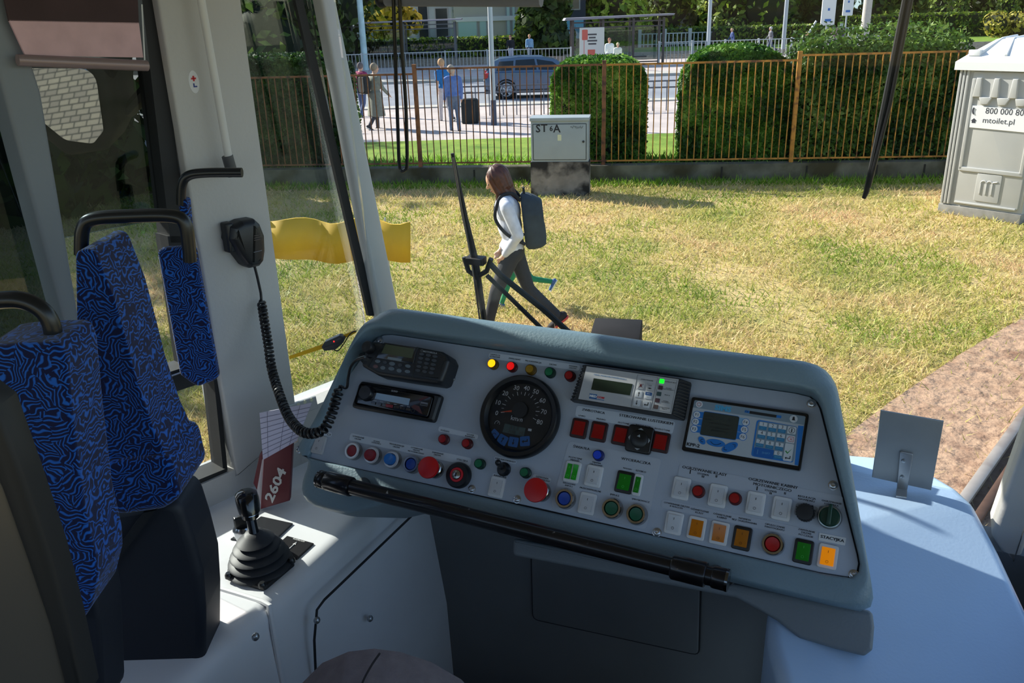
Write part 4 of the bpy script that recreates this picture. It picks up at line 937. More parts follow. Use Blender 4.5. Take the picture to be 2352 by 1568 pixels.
slab('floor', [(-1.5, -2.2), (1.3, -2.2), (1.3, 1.34), (-.93, 1.34)], 1.2, 1.26, mat('black floor covering', (22, 23, 25), .7), kind='structure')
slab('ceiling', [(-1.5, -1.3), (1.3, -1.3), (.3, 1.27), (-.96, 1.27)], 3.3, 3.36, m_ceil, kind='structure')
uq = lambda x, y, w=0: WF.px(x, y, w)[0]
uA0, uA1 = uq(868, 725), uq(912, 722)
# wall below the sills, header, pillars
sill = WF.px(525, 1085)[1]; qs = WF.px(700, 940)[1]
uL, uR = uq(505, 870), uq(680, 900)-.008
q = MB(m_wall).prism([(-3.4, .9), (uR, .9), (uR, sill), (-3.4, sill)], WF, -.07, 0)
q.prism([(uR-.001, .9), (uA1, .9), (uA1, qs), (uR-.001, qs)], WF, -.07, 0); q.build('wall_left', kind='structure', smooth=0)
MB(m_wall).prism(rpoly([(uL, sill-.01), (uR, qs-.02), (uR, 3.3), (uL, 3.3)], [.0, .0, 0, 0]), WF, -.07, .004, .004).build('trim_pillar', kind='structure')
MB(mat('windscreen pillar lining', (176, 180, 184), .45, var=.03)).prism(WP([(700, -160), (868, 725), (876, 800), (922, 800), (912, 722), (732, -160)]), WF, -.015, .01, .006, .006).build('trim_windscreen_pillar', kind='structure')
MB(m_wallg).prism(WP([(-45, -160), (15, 0), (82, 214), (176, 765), (146, 782), (0, 230), (-80, -60)]), WF, -.03, .02, .006, .004).build('trim_window_pillar', kind='structure')
a = WP([(176, 765), (140, 778), (100, 700), (120, 1050), (200, 1020)])
MB(m_wallg).prism([(a[0][0]-.11, 2.4), (a[0][0], 2.4), (a[0][0], a[0][1]), (a[0][0]-.11, a[1][1])], WF, -.04, .0, .004).build('wall_left_panel', kind='structure', smooth=0)
MB(m_wall).prism([(-3.4, 3.1), (uA1, 3.1), (uA1, 3.36), (-3.4, 3.36)], WF, -.07, .0).build('wall_left_header', kind='structure', smooth=0)
MB(m_wallg).prism([(.02, 3.04), (.75, 3.04), (.75, 3.3), (.02, 3.3)], WF, -.22, -.07).build('trim_sun_block', kind='structure', smooth=0)  # added overhang, shaped to keep the sun off the panel and right hood
slab('wall_rear_light_block', [(-1.35, -.2), (1.25, -.2), (1.25, -.15), (-1.35, -.15)], 1.2, 2.5, m_dark, kind='structure')  # added unseen behind the camera to block low light from the rear
# rear part of the left wall (behind the window pillar): dark tinted
u0 = uq(140, 700)-.02
MB(m_dark).prism([(u0-.30, 2.5), (u0-.16, 2.5), (u0-.16, 3.2), (u0-.30, 3.2)], WF, -.06, -.02).build('wall_left_rear', kind='structure', smooth=0)
MB(m_dark).prism([(-3.4, 1.2), (-.42, 1.2), (-.42, 2.6), (-3.4, 2.6)], WF, -.06, -.02).build('wall_left_rear_low', kind='structure', smooth=0)
# panes
g_side = glass('side pane', (.86, .9, .9), 1.0); g_dark = glass('tinted pane', (.34, .4, .42), 1.0); g_front = glass('windscreen glass', (.95, .97, .96), .3)
zs_ = WF.px(300, 530)[1]
MB(g_side).prism([(uq(150, 760), sill-.02), (uL+.01, sill-.02), (uL+.01, zs_), (uq(150, 760), zs_)], WF, -.045, -.04).build('window_1', kind='structure', smooth=0)
MB(glass('tinted sliding pane', (.5, .55, .55), 1.2)).prism([(uq(150, 760), zs_), (uL+.01, zs_), (uL+.01, 3.12), (uq(150, 760)-.06, 3.12)], WF, -.045, -.04).build('window_5', kind='structure', smooth=0)
MB(g_dark).prism([(u0-.2, 2.5), (u0+.02, 2.5), (u0+.03, 3.12), (u0-.2, 3.12)], WF, -.045, -.04).build('window_2', kind='structure', smooth=0)
MB(g_side).prism([(uR-.01, qs-.02), (uA0+.01, qs-.02), (uA0-.06, 3.12), (uR-.01, 3.12)], WF, -.045, -.04).build('window_3', kind='structure', smooth=0)
# seals and black sliding frame of the side window
q = MB(m_blk)
q.prism(WP([(497, 862), (520, 1088), (530, 1086), (508, 862)]), WF, -.05, -.01)
q.prism(WP([(395, 1130), (522, 1078), (528, 1092), (398, 1146)]), WF, -.05, -.005)
q.prism([(u, v) for u, v in WP([(290, 893), (490, 828), (505, 872), (310, 938)])], WF, -.055, -.012)
q.prism(WP([(395, 545), (425, 545), (478, 850), (440, 862)]), WF, -.055, -.014)
q.prism(WP([(330, -60), (368, -60), (440, 560), (402, 560)]), WF, -.055, -.014)
q.prism(WP([(688, 0), (706, 0), (873, 728), (856, 728)]), WF, -.02, -.012)
q.build('trim_window_seals', kind='structure', smooth=0)
q = MB(mat('bright slide rail', (186, 188, 190), .3, metal=.7)).tube([WF.p(*WF.px(316, 890, -.01), -.01), WF.p(*WF.px(430, 850, -.01), -.01)], .0016, 6); q.build('trim_slide_rail', kind='structure')
q = MB(mat('perforated sill strip', (176, 178, 180), .4, metal=.3)).prism(WP([(655, 930), (722, 908), (728, 936), (662, 958)]), WF, -.0, .006, .002)
q.m(mat('pale hole', (206, 206, 176), .8))
for px, py in ((681, 927), (696, 921), (711, 916)): u, v = WF.px(px, py); q.prism(circ(.0035, 12, u, v), WF, .005, .0066)
q.build('trim_quarter_sill', kind='structure', smooth=0)
# windscreen
NF = V(0, 1, .108).normalized(); PF0 = V(-.93, 1.34, 2.43); SF = Fr(PF0, (1, 0, 0), V(0, -.108, 1).normalized())   # windscreen plane
MB(g_front).prism([(-.01, -.09), (1.135, -.26), (1.25, .95), (.02, .95)], SF, -.003, .003).build('window_4', kind='structure', smooth=0)
MB(mat('nose lining', (96, 102, 108), .6)).prism([(-.02, -1.2), (1.2, -1.2), (1.2, -.24), (.93, -.24), (.86, -.06), (-.02, -.06)], SF, -.03, .03).build('wall_front', kind='structure', smooth=0)
MB(m_wall).prism([(-.1, .68), (1.4, .68), (1.4, 1.0), (-.1, 1.0)], SF, -.03, .03).build('wall_front_header', kind='structure', smooth=0)
pa = [SF.px(x, y) for x, y in ((2275, 1205), (2330, 1292), (2420, 1030), (2780, 0), (2700, 0), (2352, 985))]
MB(m_wall).prism(rpoly(pa, .012, 3), SF, -.03, .03, .008, .008).build('trim_pillar_right', kind='structure')
MB(m_dark).prism([(.30, 1.2), (.36, 1.2), (.36, 2.24), (.30, 2.24)], Fr((0, 0, 0), (1, 0, 0), (0, 0, 1), (0, -1, 0)), -1.32, .4).build('wall_right', kind='structure', smooth=0)

# rolled blind above the windscreen, roller blind in the side window
q = thing('windscreen_blind', 'grey rolled blind along the top edge of the windscreen', 'blind', SF.p(.45, .6, -.04))
c = [SF.p(*SF.px(x, y), .02) for x, y in ((893, -2), (1255, -2))]
MB(mat('blind grey', (120, 122, 128), .7)).cyl(c[0], c[1], .009, n=12).build('roll', q); MB(mat('black plastic', (22, 23, 26), .4)).ell(c[0], (.012, .012, .012), n=10, m=8).build('end_cap', q)
bl = thing('roller_blind', 'pinkish translucent roller blind half down in the side window', 'blind', WF.p(*WF.px(190, 140, .03), .03))
MB(mat('pink blind cloth', (206, 172, 180), .85, var=.1, vscale=30)).prism(WP([(18, 46), (316, 52), (326, 132), (56, 128)], .03), WF, .03, .034).build('cloth', bl, smooth=0)
MB(mat('dark blind cloth', (66, 50, 54), .85, var=.15, vscale=14)).prism(WP([(-20, -130), (308, -130), (316, 54), (18, 48)], .03), WF, .03, .034).build('upper_cloth', bl, smooth=0)
a, b = [WF.p(*WF.px(x, y, .036), .036) for x, y in ((40, 138), (338, 151))]
MB(mat('blind bar', (146, 128, 128), .4, metal=.3)).tube([a, b], .0075, 12).build('bottom_bar', bl)
a, b = [WF.p(*WF.px(x, y, .034), .034) for x, y in ((326, 10), (333, 148))]
MB(mat('clear cord', (200, 204, 208), .3)).tube([a, b], .001, 6).build('cord', bl)

# exterior mirror with cobbles in it
MO = WF.p(*WF.px(160, 240), -.24)
n_to = ((CAM-MO).normalized()+(V(-4.6, -1.6, 0)-MO).normalized()).normalized()
mf = Fr(MO, V(0, 0, 1).cross(n_to), n_to.cross(V(0, 0, 1).cross(n_to)), n_to)
root = thing('side_mirror', 'black outside mirror showing cobblestones, below the roller blind', 'mirror', mf.p(0, -.09, -.02))
mp = lambda pts: ccw([mf.px(x, y) for x, y in pts])
MB(mat('black mirror housing', (12, 14, 16), .7, spec=.2)).prism(rpoly(mp([(14, 146), (252, 148), (264, 300), (240, 352), (150, 366), (70, 300)]), .02, 5), mf, -.06, -.004, .01, .02, 3).build('housing', root)
mg = rpoly(mp([(50, 156), (218, 158), (238, 300), (214, 330), (150, 322), (98, 280)]), .02, 5)
MB(mat('mirror glass', (235, 238, 240), .02, metal=1)).loops([[mf.p(u, v, -.003) for u, v in mg], [mf.p(u, v, .0) for u, v in mg]]).build('mirror_glass', root, smooth=0)
MB(m_blk).tube([mf.p(.05, -.05, -.05), WF.p(*WF.px(300, 250, -.1), -.1), WF.p(*WF.px(345, 200, -.05), -.05)], .012, 8).build('arm', root)

# sticker on the pillar, handrail reflection modelled as a solid pole
root = thing('first_aid_sticker', 'oval first aid sticker with a red cross on the white pillar', 'sticker', WF.p(*WF.px(445, 188, .004), .004))
u, v = WF.px(445, 188, .004)
st = MB(mat('sticker white', (216, 218, 222), .5)).prism(circ(.0085, 24, u, v, .017), WF, .004, .0048).build('oval', root, smooth=0)
q = MB(mat('cross red', (196, 40, 44), .5)).prism(rect(.008, .0026, cx=u, cy=v+.005), WF, .0046, .0054).prism(rect(.0026, .008, cx=u, cy=v+.005), WF, .0046, .0054); q.build('red_cross', st, smooth=0)
MB(mat('sticker blue', (40, 60, 130), .5)).prism([(u-.002, v-.002), (u, v-.002), (u, v-.006), (u+.004, v-.006), (u+.004, v-.008), (u-.002, v-.008)], WF, .0046, .0054).build('blue_mark', st, smooth=0)
pl = lambda pts, w: [WF.p(*WF.px(x, y, w), w) for x, y in pts]
root = thing('reflected_pole', 'reflection of a slim white handrail, modelled as a pole in front of the pillar', 'pole', pl([(525, 365)], .035)[0])
MB(mat('white tube', (206, 206, 206), .3)).tube(pl([(440, -80), (462, 0), (525, 362)], .035), .0062, 12).build('tube', root)
MB(mat('pole clamp', (70, 72, 76), .5)).tube(pl([(522, 358), (535, 404)], .035), [.009, .009], 10).build('clamp', root)
m_hnd = mat('black handle tube', (24, 27, 30), .3)

# ------------------------------------------------------------------ blue seats reflected in the glass, modelled as solid shapes
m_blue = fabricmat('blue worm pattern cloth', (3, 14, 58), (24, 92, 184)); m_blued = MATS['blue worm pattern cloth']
m_shell = mat('dark navy seat shell', (26, 30, 40), .6, var=.08)
def seatpart(poly, fr, w0, w1, m, name, root, bev=.011, r=.022):
    pts = rpoly([fr.px(x, y, w1) for x, y in poly], r, 4)
    return MB(m).prism(pts, fr, w0, w1).build(name, root, mods=[('bevel', 'BEVEL', dict(width=bev, segments=4, limit_method='ANGLE', angle_limit=R_(50))), ('wn', 'WEIGHTED_NORMAL', dict(weight=80, keep_sharp=True))])
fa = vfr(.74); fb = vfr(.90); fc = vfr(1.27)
ra = thing('reflected_seat', 'reflection of a blue patterned seat with a rounded black handle, nearest at the left edge', 'seat', fa.p(-.42, 2.1, 0), 'reflected blue patterned seats')
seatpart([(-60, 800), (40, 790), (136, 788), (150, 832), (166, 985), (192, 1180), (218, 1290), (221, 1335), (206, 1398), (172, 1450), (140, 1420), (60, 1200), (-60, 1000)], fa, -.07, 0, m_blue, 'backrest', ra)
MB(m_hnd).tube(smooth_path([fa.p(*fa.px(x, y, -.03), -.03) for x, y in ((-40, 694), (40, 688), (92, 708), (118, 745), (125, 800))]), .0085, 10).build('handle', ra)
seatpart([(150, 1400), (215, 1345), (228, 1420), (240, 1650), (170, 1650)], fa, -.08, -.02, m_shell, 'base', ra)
rb = thing('reflected_seat', 'reflection of a blue patterned seat seen from the side, with a dark shell base, behind the nearest seat', 'seat', fb.p(-.36, 2.1, 0), 'reflected blue patterned seats')
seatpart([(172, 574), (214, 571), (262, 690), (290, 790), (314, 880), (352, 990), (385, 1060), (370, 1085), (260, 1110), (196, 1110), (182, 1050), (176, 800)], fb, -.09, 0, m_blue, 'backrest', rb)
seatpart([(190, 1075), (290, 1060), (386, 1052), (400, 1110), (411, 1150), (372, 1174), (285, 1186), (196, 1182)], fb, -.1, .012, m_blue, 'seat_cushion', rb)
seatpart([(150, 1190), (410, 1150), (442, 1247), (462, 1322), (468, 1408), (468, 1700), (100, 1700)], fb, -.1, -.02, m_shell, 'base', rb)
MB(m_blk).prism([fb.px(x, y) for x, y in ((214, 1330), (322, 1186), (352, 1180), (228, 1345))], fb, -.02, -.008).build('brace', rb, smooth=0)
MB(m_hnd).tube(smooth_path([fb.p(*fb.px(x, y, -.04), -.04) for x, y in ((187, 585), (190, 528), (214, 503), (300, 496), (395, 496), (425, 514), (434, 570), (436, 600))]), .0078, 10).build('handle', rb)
rc = thing('reflected_seat', 'reflected strip of a blue patterned seat in front of the side window seal, farthest of the seats', 'seat', fc.p(-.45, 2.3, 0), 'reflected blue patterned seats')
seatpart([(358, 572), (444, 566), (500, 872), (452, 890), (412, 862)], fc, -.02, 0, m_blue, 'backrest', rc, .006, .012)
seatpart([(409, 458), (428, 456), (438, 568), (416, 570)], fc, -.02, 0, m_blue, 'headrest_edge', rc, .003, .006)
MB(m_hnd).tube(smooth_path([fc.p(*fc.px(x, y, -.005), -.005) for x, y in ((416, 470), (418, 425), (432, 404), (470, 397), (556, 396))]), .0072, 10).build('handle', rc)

# ------------------------------------------------------------------ left console with the drive lever
ZC = 2.2
XF = Fr((0, 0, 0), (1, 0, 0), (0, 0, 1), (0, -1, 0))
prof = rpoly([(-1.2, 1.3), (-.72, 1.3), (-.735, 1.9), (-.772, ZC), (-1.2, ZC)], [0, 0, 0, .03, 0], 6)
root = thing('console', 'white painted side console under the drive lever', 'console', (-.9, .8, 1.3))
def wallx(y): return WO.x+(y-WO.y)*.284/.959
Ls = []
for y in (.2, .55, 1.0, 1.3): Ls.append([V(max(u, wallx(y)-.02), y, v) for u, v in prof])
MB(m_wcons).loops(Ls[::-1]).build('body', root, smooth=50)
q = MB(m_wcons); pts = [atz(x, y, ZC) for x, y in ((446, 1336), (500, 1350), (560, 1368), (604, 1382), (618, 1390))]
q.tube(pts+[V(-.764, pts[-1].y-.01, ZC-.03), V(-.742, pts[-1].y-.03, ZC-.3)], .0045, 8); q.build('weld_seam', root)
q = MB(mat('dark seam', (34, 36, 40), .8)); pp = [onp(x, y, V(-.742, 0, 0), V(1, 0, 0)) for x, y in ((945, 1185), (840, 1286), (745, 1377), (728, 1400), (722, 1470), (726, 1568), (728, 1700))]
q.tube(pp, .0022, 6); q.build('panel_seam', root)
q = MB(mat('bright screw', (170, 174, 178), .3, metal=.8))
for x, y in ((728, 1424), (587, 1462), (850, 1420)):
    p = onp(x, y, V(-.74, 0, 0), V(1, 0, 0)); q.ell(p, (.005, .006, .006), n=10, m=6)
q.build('screw', root)
# plates let into the console
CF = Fr((0, 0, ZC), (1, 0, 0), (0, 1, 0))
root = thing('switch_plate', 'black plate with a chrome rotary switch behind the drive lever', 'switch', CF.p(*CF.px(600, 1215)))
pk_ = [CF.px(x, y) for x, y in ((530, 1240), (600, 1188), (673, 1204), (622, 1252))]
MB(mat('black anodised plate', (40, 42, 46), .3)).prism(pk_, CF, 0, .003, .001).build('plate', root, smooth=0)
sw_ = Fr(CF.p(*CF.px(562, 1234)), CF.x, CF.y)
kn = MB(mat('chrome collar', (176, 178, 182), .2, metal=1)).lathe(sw_, [(.015, .002), (.017, .01), (.017, .018), (.013, .024)], 24).build('chrome_collar', root, label='chrome collar of the rotary switch')
MB(m_hnd).prism(rect(.026, .011, .003), sw_.rot(.9), .02, .042, .003).build('knob', root)
root = thing('lettered_plate', 'black plate lettered ROZRUCH with a white double arrow', 'sign plate', CF.p(*CF.px(670, 1258)))
pk_ = [CF.px(x, y) for x, y in ((632, 1272), (660, 1233), (721, 1250), (682, 1286))]; pk_[0] = (pk_[1][0]+pk_[3][0]-pk_[2][0], pk_[1][1]+pk_[3][1]-pk_[2][1])
pt = MB(mat('black engraved plate', (22, 22, 26), .35)).prism(pk_, CF, 0, .003, .001).build('plate', root, smooth=0)
q = MB(mat('white engraving', (214, 214, 214), .6)); e1 = Vector(pk_[2])-Vector(pk_[1]); tf = Fr(CF.p(*CF.px(687, 1244)), V(e1.x, e1.y, 0), V(-e1.y, e1.x, 0))
q.text('ROZRUCH', tf, width=e1.length*.42, w=.0035, bold=.02)
up2 = (Vector(pk_[1])-Vector(pk_[0])).normalized(); cc = (Vector(pk_[0])+Vector(pk_[2]))/2
a_, b_ = cc-up2*.017, cc+up2*.013
q.tube([CF.p(a_.x, a_.y, .0035), CF.p(b_.x, b_.y, .0035)], .0008, 5)
sx = Vector((up2.y, -up2.x))
for t_, sg in ((a_, 1), (b_, -1)): q.add([CF.p(*t_, .0038), CF.p(*(t_+up2*sg*.007+sx*.003), .0038), CF.p(*(t_+up2*sg*.007-sx*.003), .0038)], [(0, 1, 2)])
b2 = cc-up2*.023; q.text('HAMOWANIE', Fr(CF.p(b2.x, b2.y), tf.x, tf.y), width=e1.length*.5, w=.0035, bold=.02); q.build('lettering', pt, smooth=0)
# drive lever with rubber gaiter
lb = CF.px(600, 1305); LF = Fr(CF.p(*lb), CF.x, CF.y).rot(-.1)
root = thing('drive_lever', 'black drive lever with ribbed rubber gaiter on the white console', 'lever', LF.o)
pb_ = [CF.px(x, y) for x, y in ((518, 1330), (575, 1268), (680, 1296), (607, 1358))]
bp_ = MB(mat('black lever base', (24, 26, 30), .45)).prism(rpoly(pb_, .006, 3), CF, 0, .006, .002).build('base_plate', root)
for x, y in ((526, 1325), (603, 1347), (670, 1290), (588, 1268)):
    u, v = CF.px(x, y, .006); MB(m_hnd).lathe(Fr(CF.p(u, v, .006), CF.x, CF.y), [(.0062, 0), (.0062, .005), (.004, .008)], 14).build('bolt', bp_)
top = onp(571, 1163, LF.o, -_F); prof = []
pr = [(.052, .004), (.056, .010), (.055, .014), (.045, .019), (.053, .026), (.052, .030), (.040, .036), (.048, .043), (.046, .047), (.034, .053), (.041, .060), (.039, .064), (.026, .069), (.033, .076), (.030, .080), (.018, .092), (.015, .098), (.0, .099)]
ax = (top-LF.o).normalized(); gf = Fr(LF.o, ax.cross(V(0, 1, 0)).cross(ax) if False else V(1, 0, 0), V(0, 1, 0), V(0, 0, 1))
L = []
for r, w in pr:
    r *= .86; w *= .58; c = LF.o+V(0, 0, 1)*w*.96+V(ax.x, ax.y, 0)*w
    sc_ = 1.0
    L.append([c+V(1, 0, 0)*r*math.cos(t)+V(0, 1, 0)*r*1.1*math.sin(t) for t in [2*math.pi*i/36 for i in range(36)]])
MB(mat('black rubber gaiter', (44, 47, 52), .55)).loops(L).build('gaiter', root, smooth=60)
s0 = LF.o+V(ax.x, ax.y, .96)*.05; s1 = top
MB(mat('polished dark shaft', (40, 42, 46), .2, metal=.6)).cyl(s0, s1, .0078, .0078, 16).build('shaft', root)
kf = Fr(s1, V(1, 0, 0), V(0, 1, 0), (s1-s0).normalized())
kb = MB(mat('black glossy knob', (16, 18, 22), .18, coat=.5)).lathe(kf, [(.0, -.016), (.013, -.016), (.0138, -.009), (.0165, -.007), (.0175, .0), (.018, .013), (.017, .020), (.012, .0235), (.0, .0245)], 32).build('knob', root)
MB(mat('chrome band', (150, 154, 160), .15, metal=1)).lathe(kf, [(.0138, -.0098), (.0146, -.0094), (.0146, -.0078), (.0138, -.0072)], 32, False, False).build('ring', kb)

# ------------------------------------------------------------------ binder and paper sheet
D0 = 1.52
bfr = Fr(atd(628, 1100, 1.46), (_R0*.93+V(-.284, -.959, 0)*.0).normalized(), (0, 0, 1)); bfr = vfr(1.285)
root = thing('binder', 'dark red binder lettered 2604 standing between pillar and dashboard', 'binder', bfr.p(*bfr.px(628, 1170)))
pb_ = [bfr.px(x, y) for x, y in ((598, 1170), (665, 1150), (672, 1020), (606, 1046))]
cv = MB(mat('dark red leatherette', (96, 26, 40), .5)).prism(pb_, bfr, -.012, .0, .002).build('cover', root)
MB(MATS['dark red leatherette']).prism([bfr.px(x, y) for x, y in ((576, 1120), (590, 1055), (604, 1046), (600, 1165))], bfr, -.03, -.014, .003).build('back_cover', root)
MB(mat('page white', (206, 200, 204), .8)).prism([bfr.px(x, y) for x, y in ((588, 1130), (600, 1060), (612, 1052), (600, 1166))], bfr, -.014, -.006).build('pages', root, smooth=0)
a_, b_ = bfr.px(617, 1148), bfr.px(648, 1078); dd = Vector(b_)-Vector(a_); cc = (Vector(a_)+Vector(b_))/2
q = MB(mat('white letters', (206, 206, 206), .6)); q.text('2604', Fr(bfr.p(cc.x, cc.y), V(*(bfr.x*dd.x+bfr.y*dd.y)), V(*(bfr.x*-dd.y+bfr.y*dd.x))), width=dd.length*1.08, w=.001, bold=.03, cap=.017, shear=.1); q.build('lettering', cv, smooth=0)
pf_ = vfr(1.265)
root = thing('paper_sheet', 'printed paper form in a clear pocket behind the red binder', 'paper', pf_.p(*pf_.px(655, 1000)))
pk_ = [pf_.px(x, y) for x, y in ((604, 1056), (682, 1012), (716, 925), (596, 948))]
sh = MB(mat('form paper', (196, 192, 214), .7)).prism(pk_, pf_, -.0012, 0).build('sheet', root, smooth=0)
q = MB(mat('form lines', (110, 108, 130), .8)); A, B, C_, D_ = [Vector(p) for p in pk_]
for k in range(1, 9):
    t = k/9; l = D_.lerp(A, t); r = C_.lerp(B, t); q.tube([pf_.p(l.x, l.y, .0004), pf_.p(r.x, r.y, .0004)], .00035, 4)
for k in (.15, .5, .78): l = D_.lerp(C_, k); r = A.lerp(B, k); q.tube([pf_.p(l.x, l.y, .0004), pf_.p(r.x, r.y, .0004)], .00035, 4)
q.build('printed_lines', sh, smooth=0)

# ------------------------------------------------------------------ hand microphone and coiled cord
root = thing('hand_microphone', 'black hand microphone hanging on the white pillar', 'microphone', WF.p(*WF.px(575, 560), .03))
mcp = [WF.px(500+x/4.354, 480+y/4.354, .03) for x, y in ((132, 176), (250, 118), (375, 97), (432, 150), (478, 270), (484, 420), (470, 520), (430, 575), (335, 597), (290, 570), (215, 470), (120, 310))]
m_mic = mat('black moulded plastic', (22, 25, 31), .4)
mc = MB(m_mic).prism(rpoly(mcp, .004, 3), WF, .004, .034, .012, .0, 4).build('case', root)
q = MB(mat('grille grey', (86, 76, 74), .5))
for k in range(3): u, v = WF.px(590, 540+k*5, .034); q.prism(rect(.012, .0012, cx=u, cy=v), WF, .034, .0352)
q.build('grille', mc, smooth=0); u, v = WF.px(592, 577, .034); MB(mat('pale mark', (120, 126, 140), .5)).prism(rect(.016, .0008, cx=u, cy=v), WF, .034, .0346).build('logo_line', mc, smooth=0)
MB(m_mic).prism(rect(.016, .05, .004, cx=WF.px(528, 545, .02)[0], cy=WF.px(528, 545, .02)[1]), WF, .01, .026, .004).build('talk_key', mc)
p_mic = [WF.p(*WF.px(x, y, .02), .02) for x, y in ((585, 612), (592, 640), (599, 672), (600, 684))]
path = [(600, 688), (607, 735), (616, 790), (624, 845), (640, 900), (662, 955), (690, 988), (718, 995), (745, 984), (762, 950), (772, 915), (781, 888)]
deps = [1.395, 1.39, 1.385, 1.38, 1.36, 1.33, 1.285, 1.265, 1.26, 1.27, 1.275, 1.28]
dm = (p_mic[-1]-CAM).dot(_F)
P3 = smooth_path([atd(x, y, d+(dm-1.395)*max(0, 1-i/6)) for i, ((x, y), d) in enumerate(zip(path, deps))], 40)
cum = [0]
for a_, b_ in zip(P3, P3[1:]): cum.append(cum[-1]+(b_-a_).length)
turns = 60; N = turns*11; coil = []
for k in range(N+1):
    s_ = cum[-1]*k/N; i = max(0, min(len(P3)-2, next((j for j in range(len(cum)-1) if cum[j+1] >= s_), len(P3)-2))); t = (s_-cum[i])/max(cum[i+1]-cum[i], 1e-9)
    p = P3[i].lerp(P3[i+1], t); tg = (P3[i+1]-P3[i]).normalized(); xx = tg.cross(_F).normalized(); yy = tg.cross(xx); a_ = 2*math.pi*turns*k/N; rr = .0062*min(1, k/12, (N-k)/12)
    coil.append(p+(xx*math.cos(a_)+yy*math.sin(a_))*rr)
jack = [atd(x, y, d) for x, y, d in ((782, 886, 1.28), (796, 890, 1.275), (800, 866, 1.27), (806, 842, 1.262), (820, 826, 1.255), (838, 819, 1.245))]
MB(mat('black cord', (18, 20, 25), .4)).tube(p_mic+coil, .0024, 7).build('coiled_cord', label='black coiled cord hanging from the hand microphone to the radio', cat='cord')
MB(MATS['black cord']).tube(smooth_path([coil[-1]]+jack, 6), .0021, 8).build('straight_cord', label='short straight black cable end plugged into the two way radio', cat='cord')

# ------------------------------------------------------------------ yellow strap with grey gadget
SFr = vfr(1.33)
root = thing('yellow_strap', 'yellow strap with a grey gadget and red light by the small side window', 'strap', SFr.p(*SFr.px(745, 792)))
MB(mat('yellow strap', (246, 188, 20), .6)).prism([SFr.px(x, y) for x, y in ((664, 818), (742, 790), (815, 758), (818, 764), (744, 800), (665, 825))], SFr, -.002, 0).build('strap', root, smooth=0)
gd_ = MB(mat('grey gadget plastic', (64, 66, 70), .4)).prism(rpoly([SFr.px(x, y) for x, y in ((740, 794), (747, 783), (780, 768), (795, 772), (790, 784), (772, 800), (746, 803))], .002, 3), SFr, -.006, .008, .003).build('gadget', root)
MB(mat('red led', (255, 30, 30), .3, emit=2)).ell(SFr.p(*SFr.px(769, 780), .008), (.0013, .0013, .0013), n=8, m=6).build('red_light', gd_)
MB(MATS['black cord']).tube(smooth_path([SFr.p(*SFr.px(x, y), .003) for x, y in ((768, 802), (778, 803), (790, 788), (806, 764), (820, 758))]), .001, 6).build('loop', root)

# ------------------------------------------------------------------ right cover beside the dashboard
CZ = 2.27
T = [V(-.08, 1.33, CZ), atz(1930, 1035, CZ), atz(2050, 1045, CZ), atz(2140, 1080, CZ), atz(2205, 1118, CZ), atz(2240, 1150, CZ)]
C1 = atz(1985, 1215, CZ); C2 = T[-1]; RB = V(.218, 1.165, 2.225); nf = (C2-C1).cross(RB-C1).normalized()
E_ = [onp(x, y, C1, nf) for x, y in ((2300, 1262), (2352, 1372), (2440, 1560), (2560, 1820), (1840, 1820), (1790, 1560), (1765, 1470), (1760, 1420))]
C0 = onp(1775, 1335, C1, nf)
bm = bmesh.new(); vs_ = [bm.verts.new(p) for p in T+E_+[C0, C1]]
nT, nE = len(T), len(E_)
top1 = [0, 1, 2, 3, 4, 5, nT+nE+1, nT+nE]; top2 = [nT+nE, nT+nE+1, 5]+[nT+k for k in range(nE)]
outer = list(range(nT))+[nT+k for k in range(nE)]+[nT+nE]
low = []
for i in outer:
    p = vs_[i].co; low.append(bm.verts.new((p.x, p.y, p.z-.75)))
bm.faces.new([vs_[i] for i in top1]); bm.faces.new([vs_[i] for i in top2])
for k in range(len(outer)):
    k2 = (k+1) % len(outer); bm.faces.new([vs_[outer[k2]], vs_[outer[k]], low[k], low[k2]])
bm.faces.new(low); bmesh.ops.recalc_face_normals(bm, faces=bm.faces); ori = V(.05, 1.0, 1.4)
root = thing('side_cover', 'large smooth bluish white moulded cover right of the dashboard', 'cover', ori)
bm.transform(Matrix.Translation(-ori)); me = bpy.data.meshes.new('shell'); bm.to_mesh(me); bm.free()
o = bpy.data.objects.new('shell', me); COL.objects.link(o); o.parent = root; o['_o'] = tuple(ori)
me.materials.append(mat('bluish white gelcoat', (172, 198, 228), .32, bump=.08, bscale=220, var=.02))
md = o.modifiers.new('bevel', 'BEVEL'); md.width = .02; md.segments = 5; md.limit_method = 'ANGLE'; md.angle_limit = R_(12)
me.polygons.foreach_set('use_smooth', [True]*len(me.polygons)); me.update()
o.modifiers.new('wn', 'WEIGHTED_NORMAL')
pts = [onp(x, y, V(-.12, 1.0, 2.0), -_F) for x, y in ((1714, 1384), (1716, 1430), (1724, 1475), (1745, 1515), (1778, 1545), (1830, 1580), (1880, 1600))]
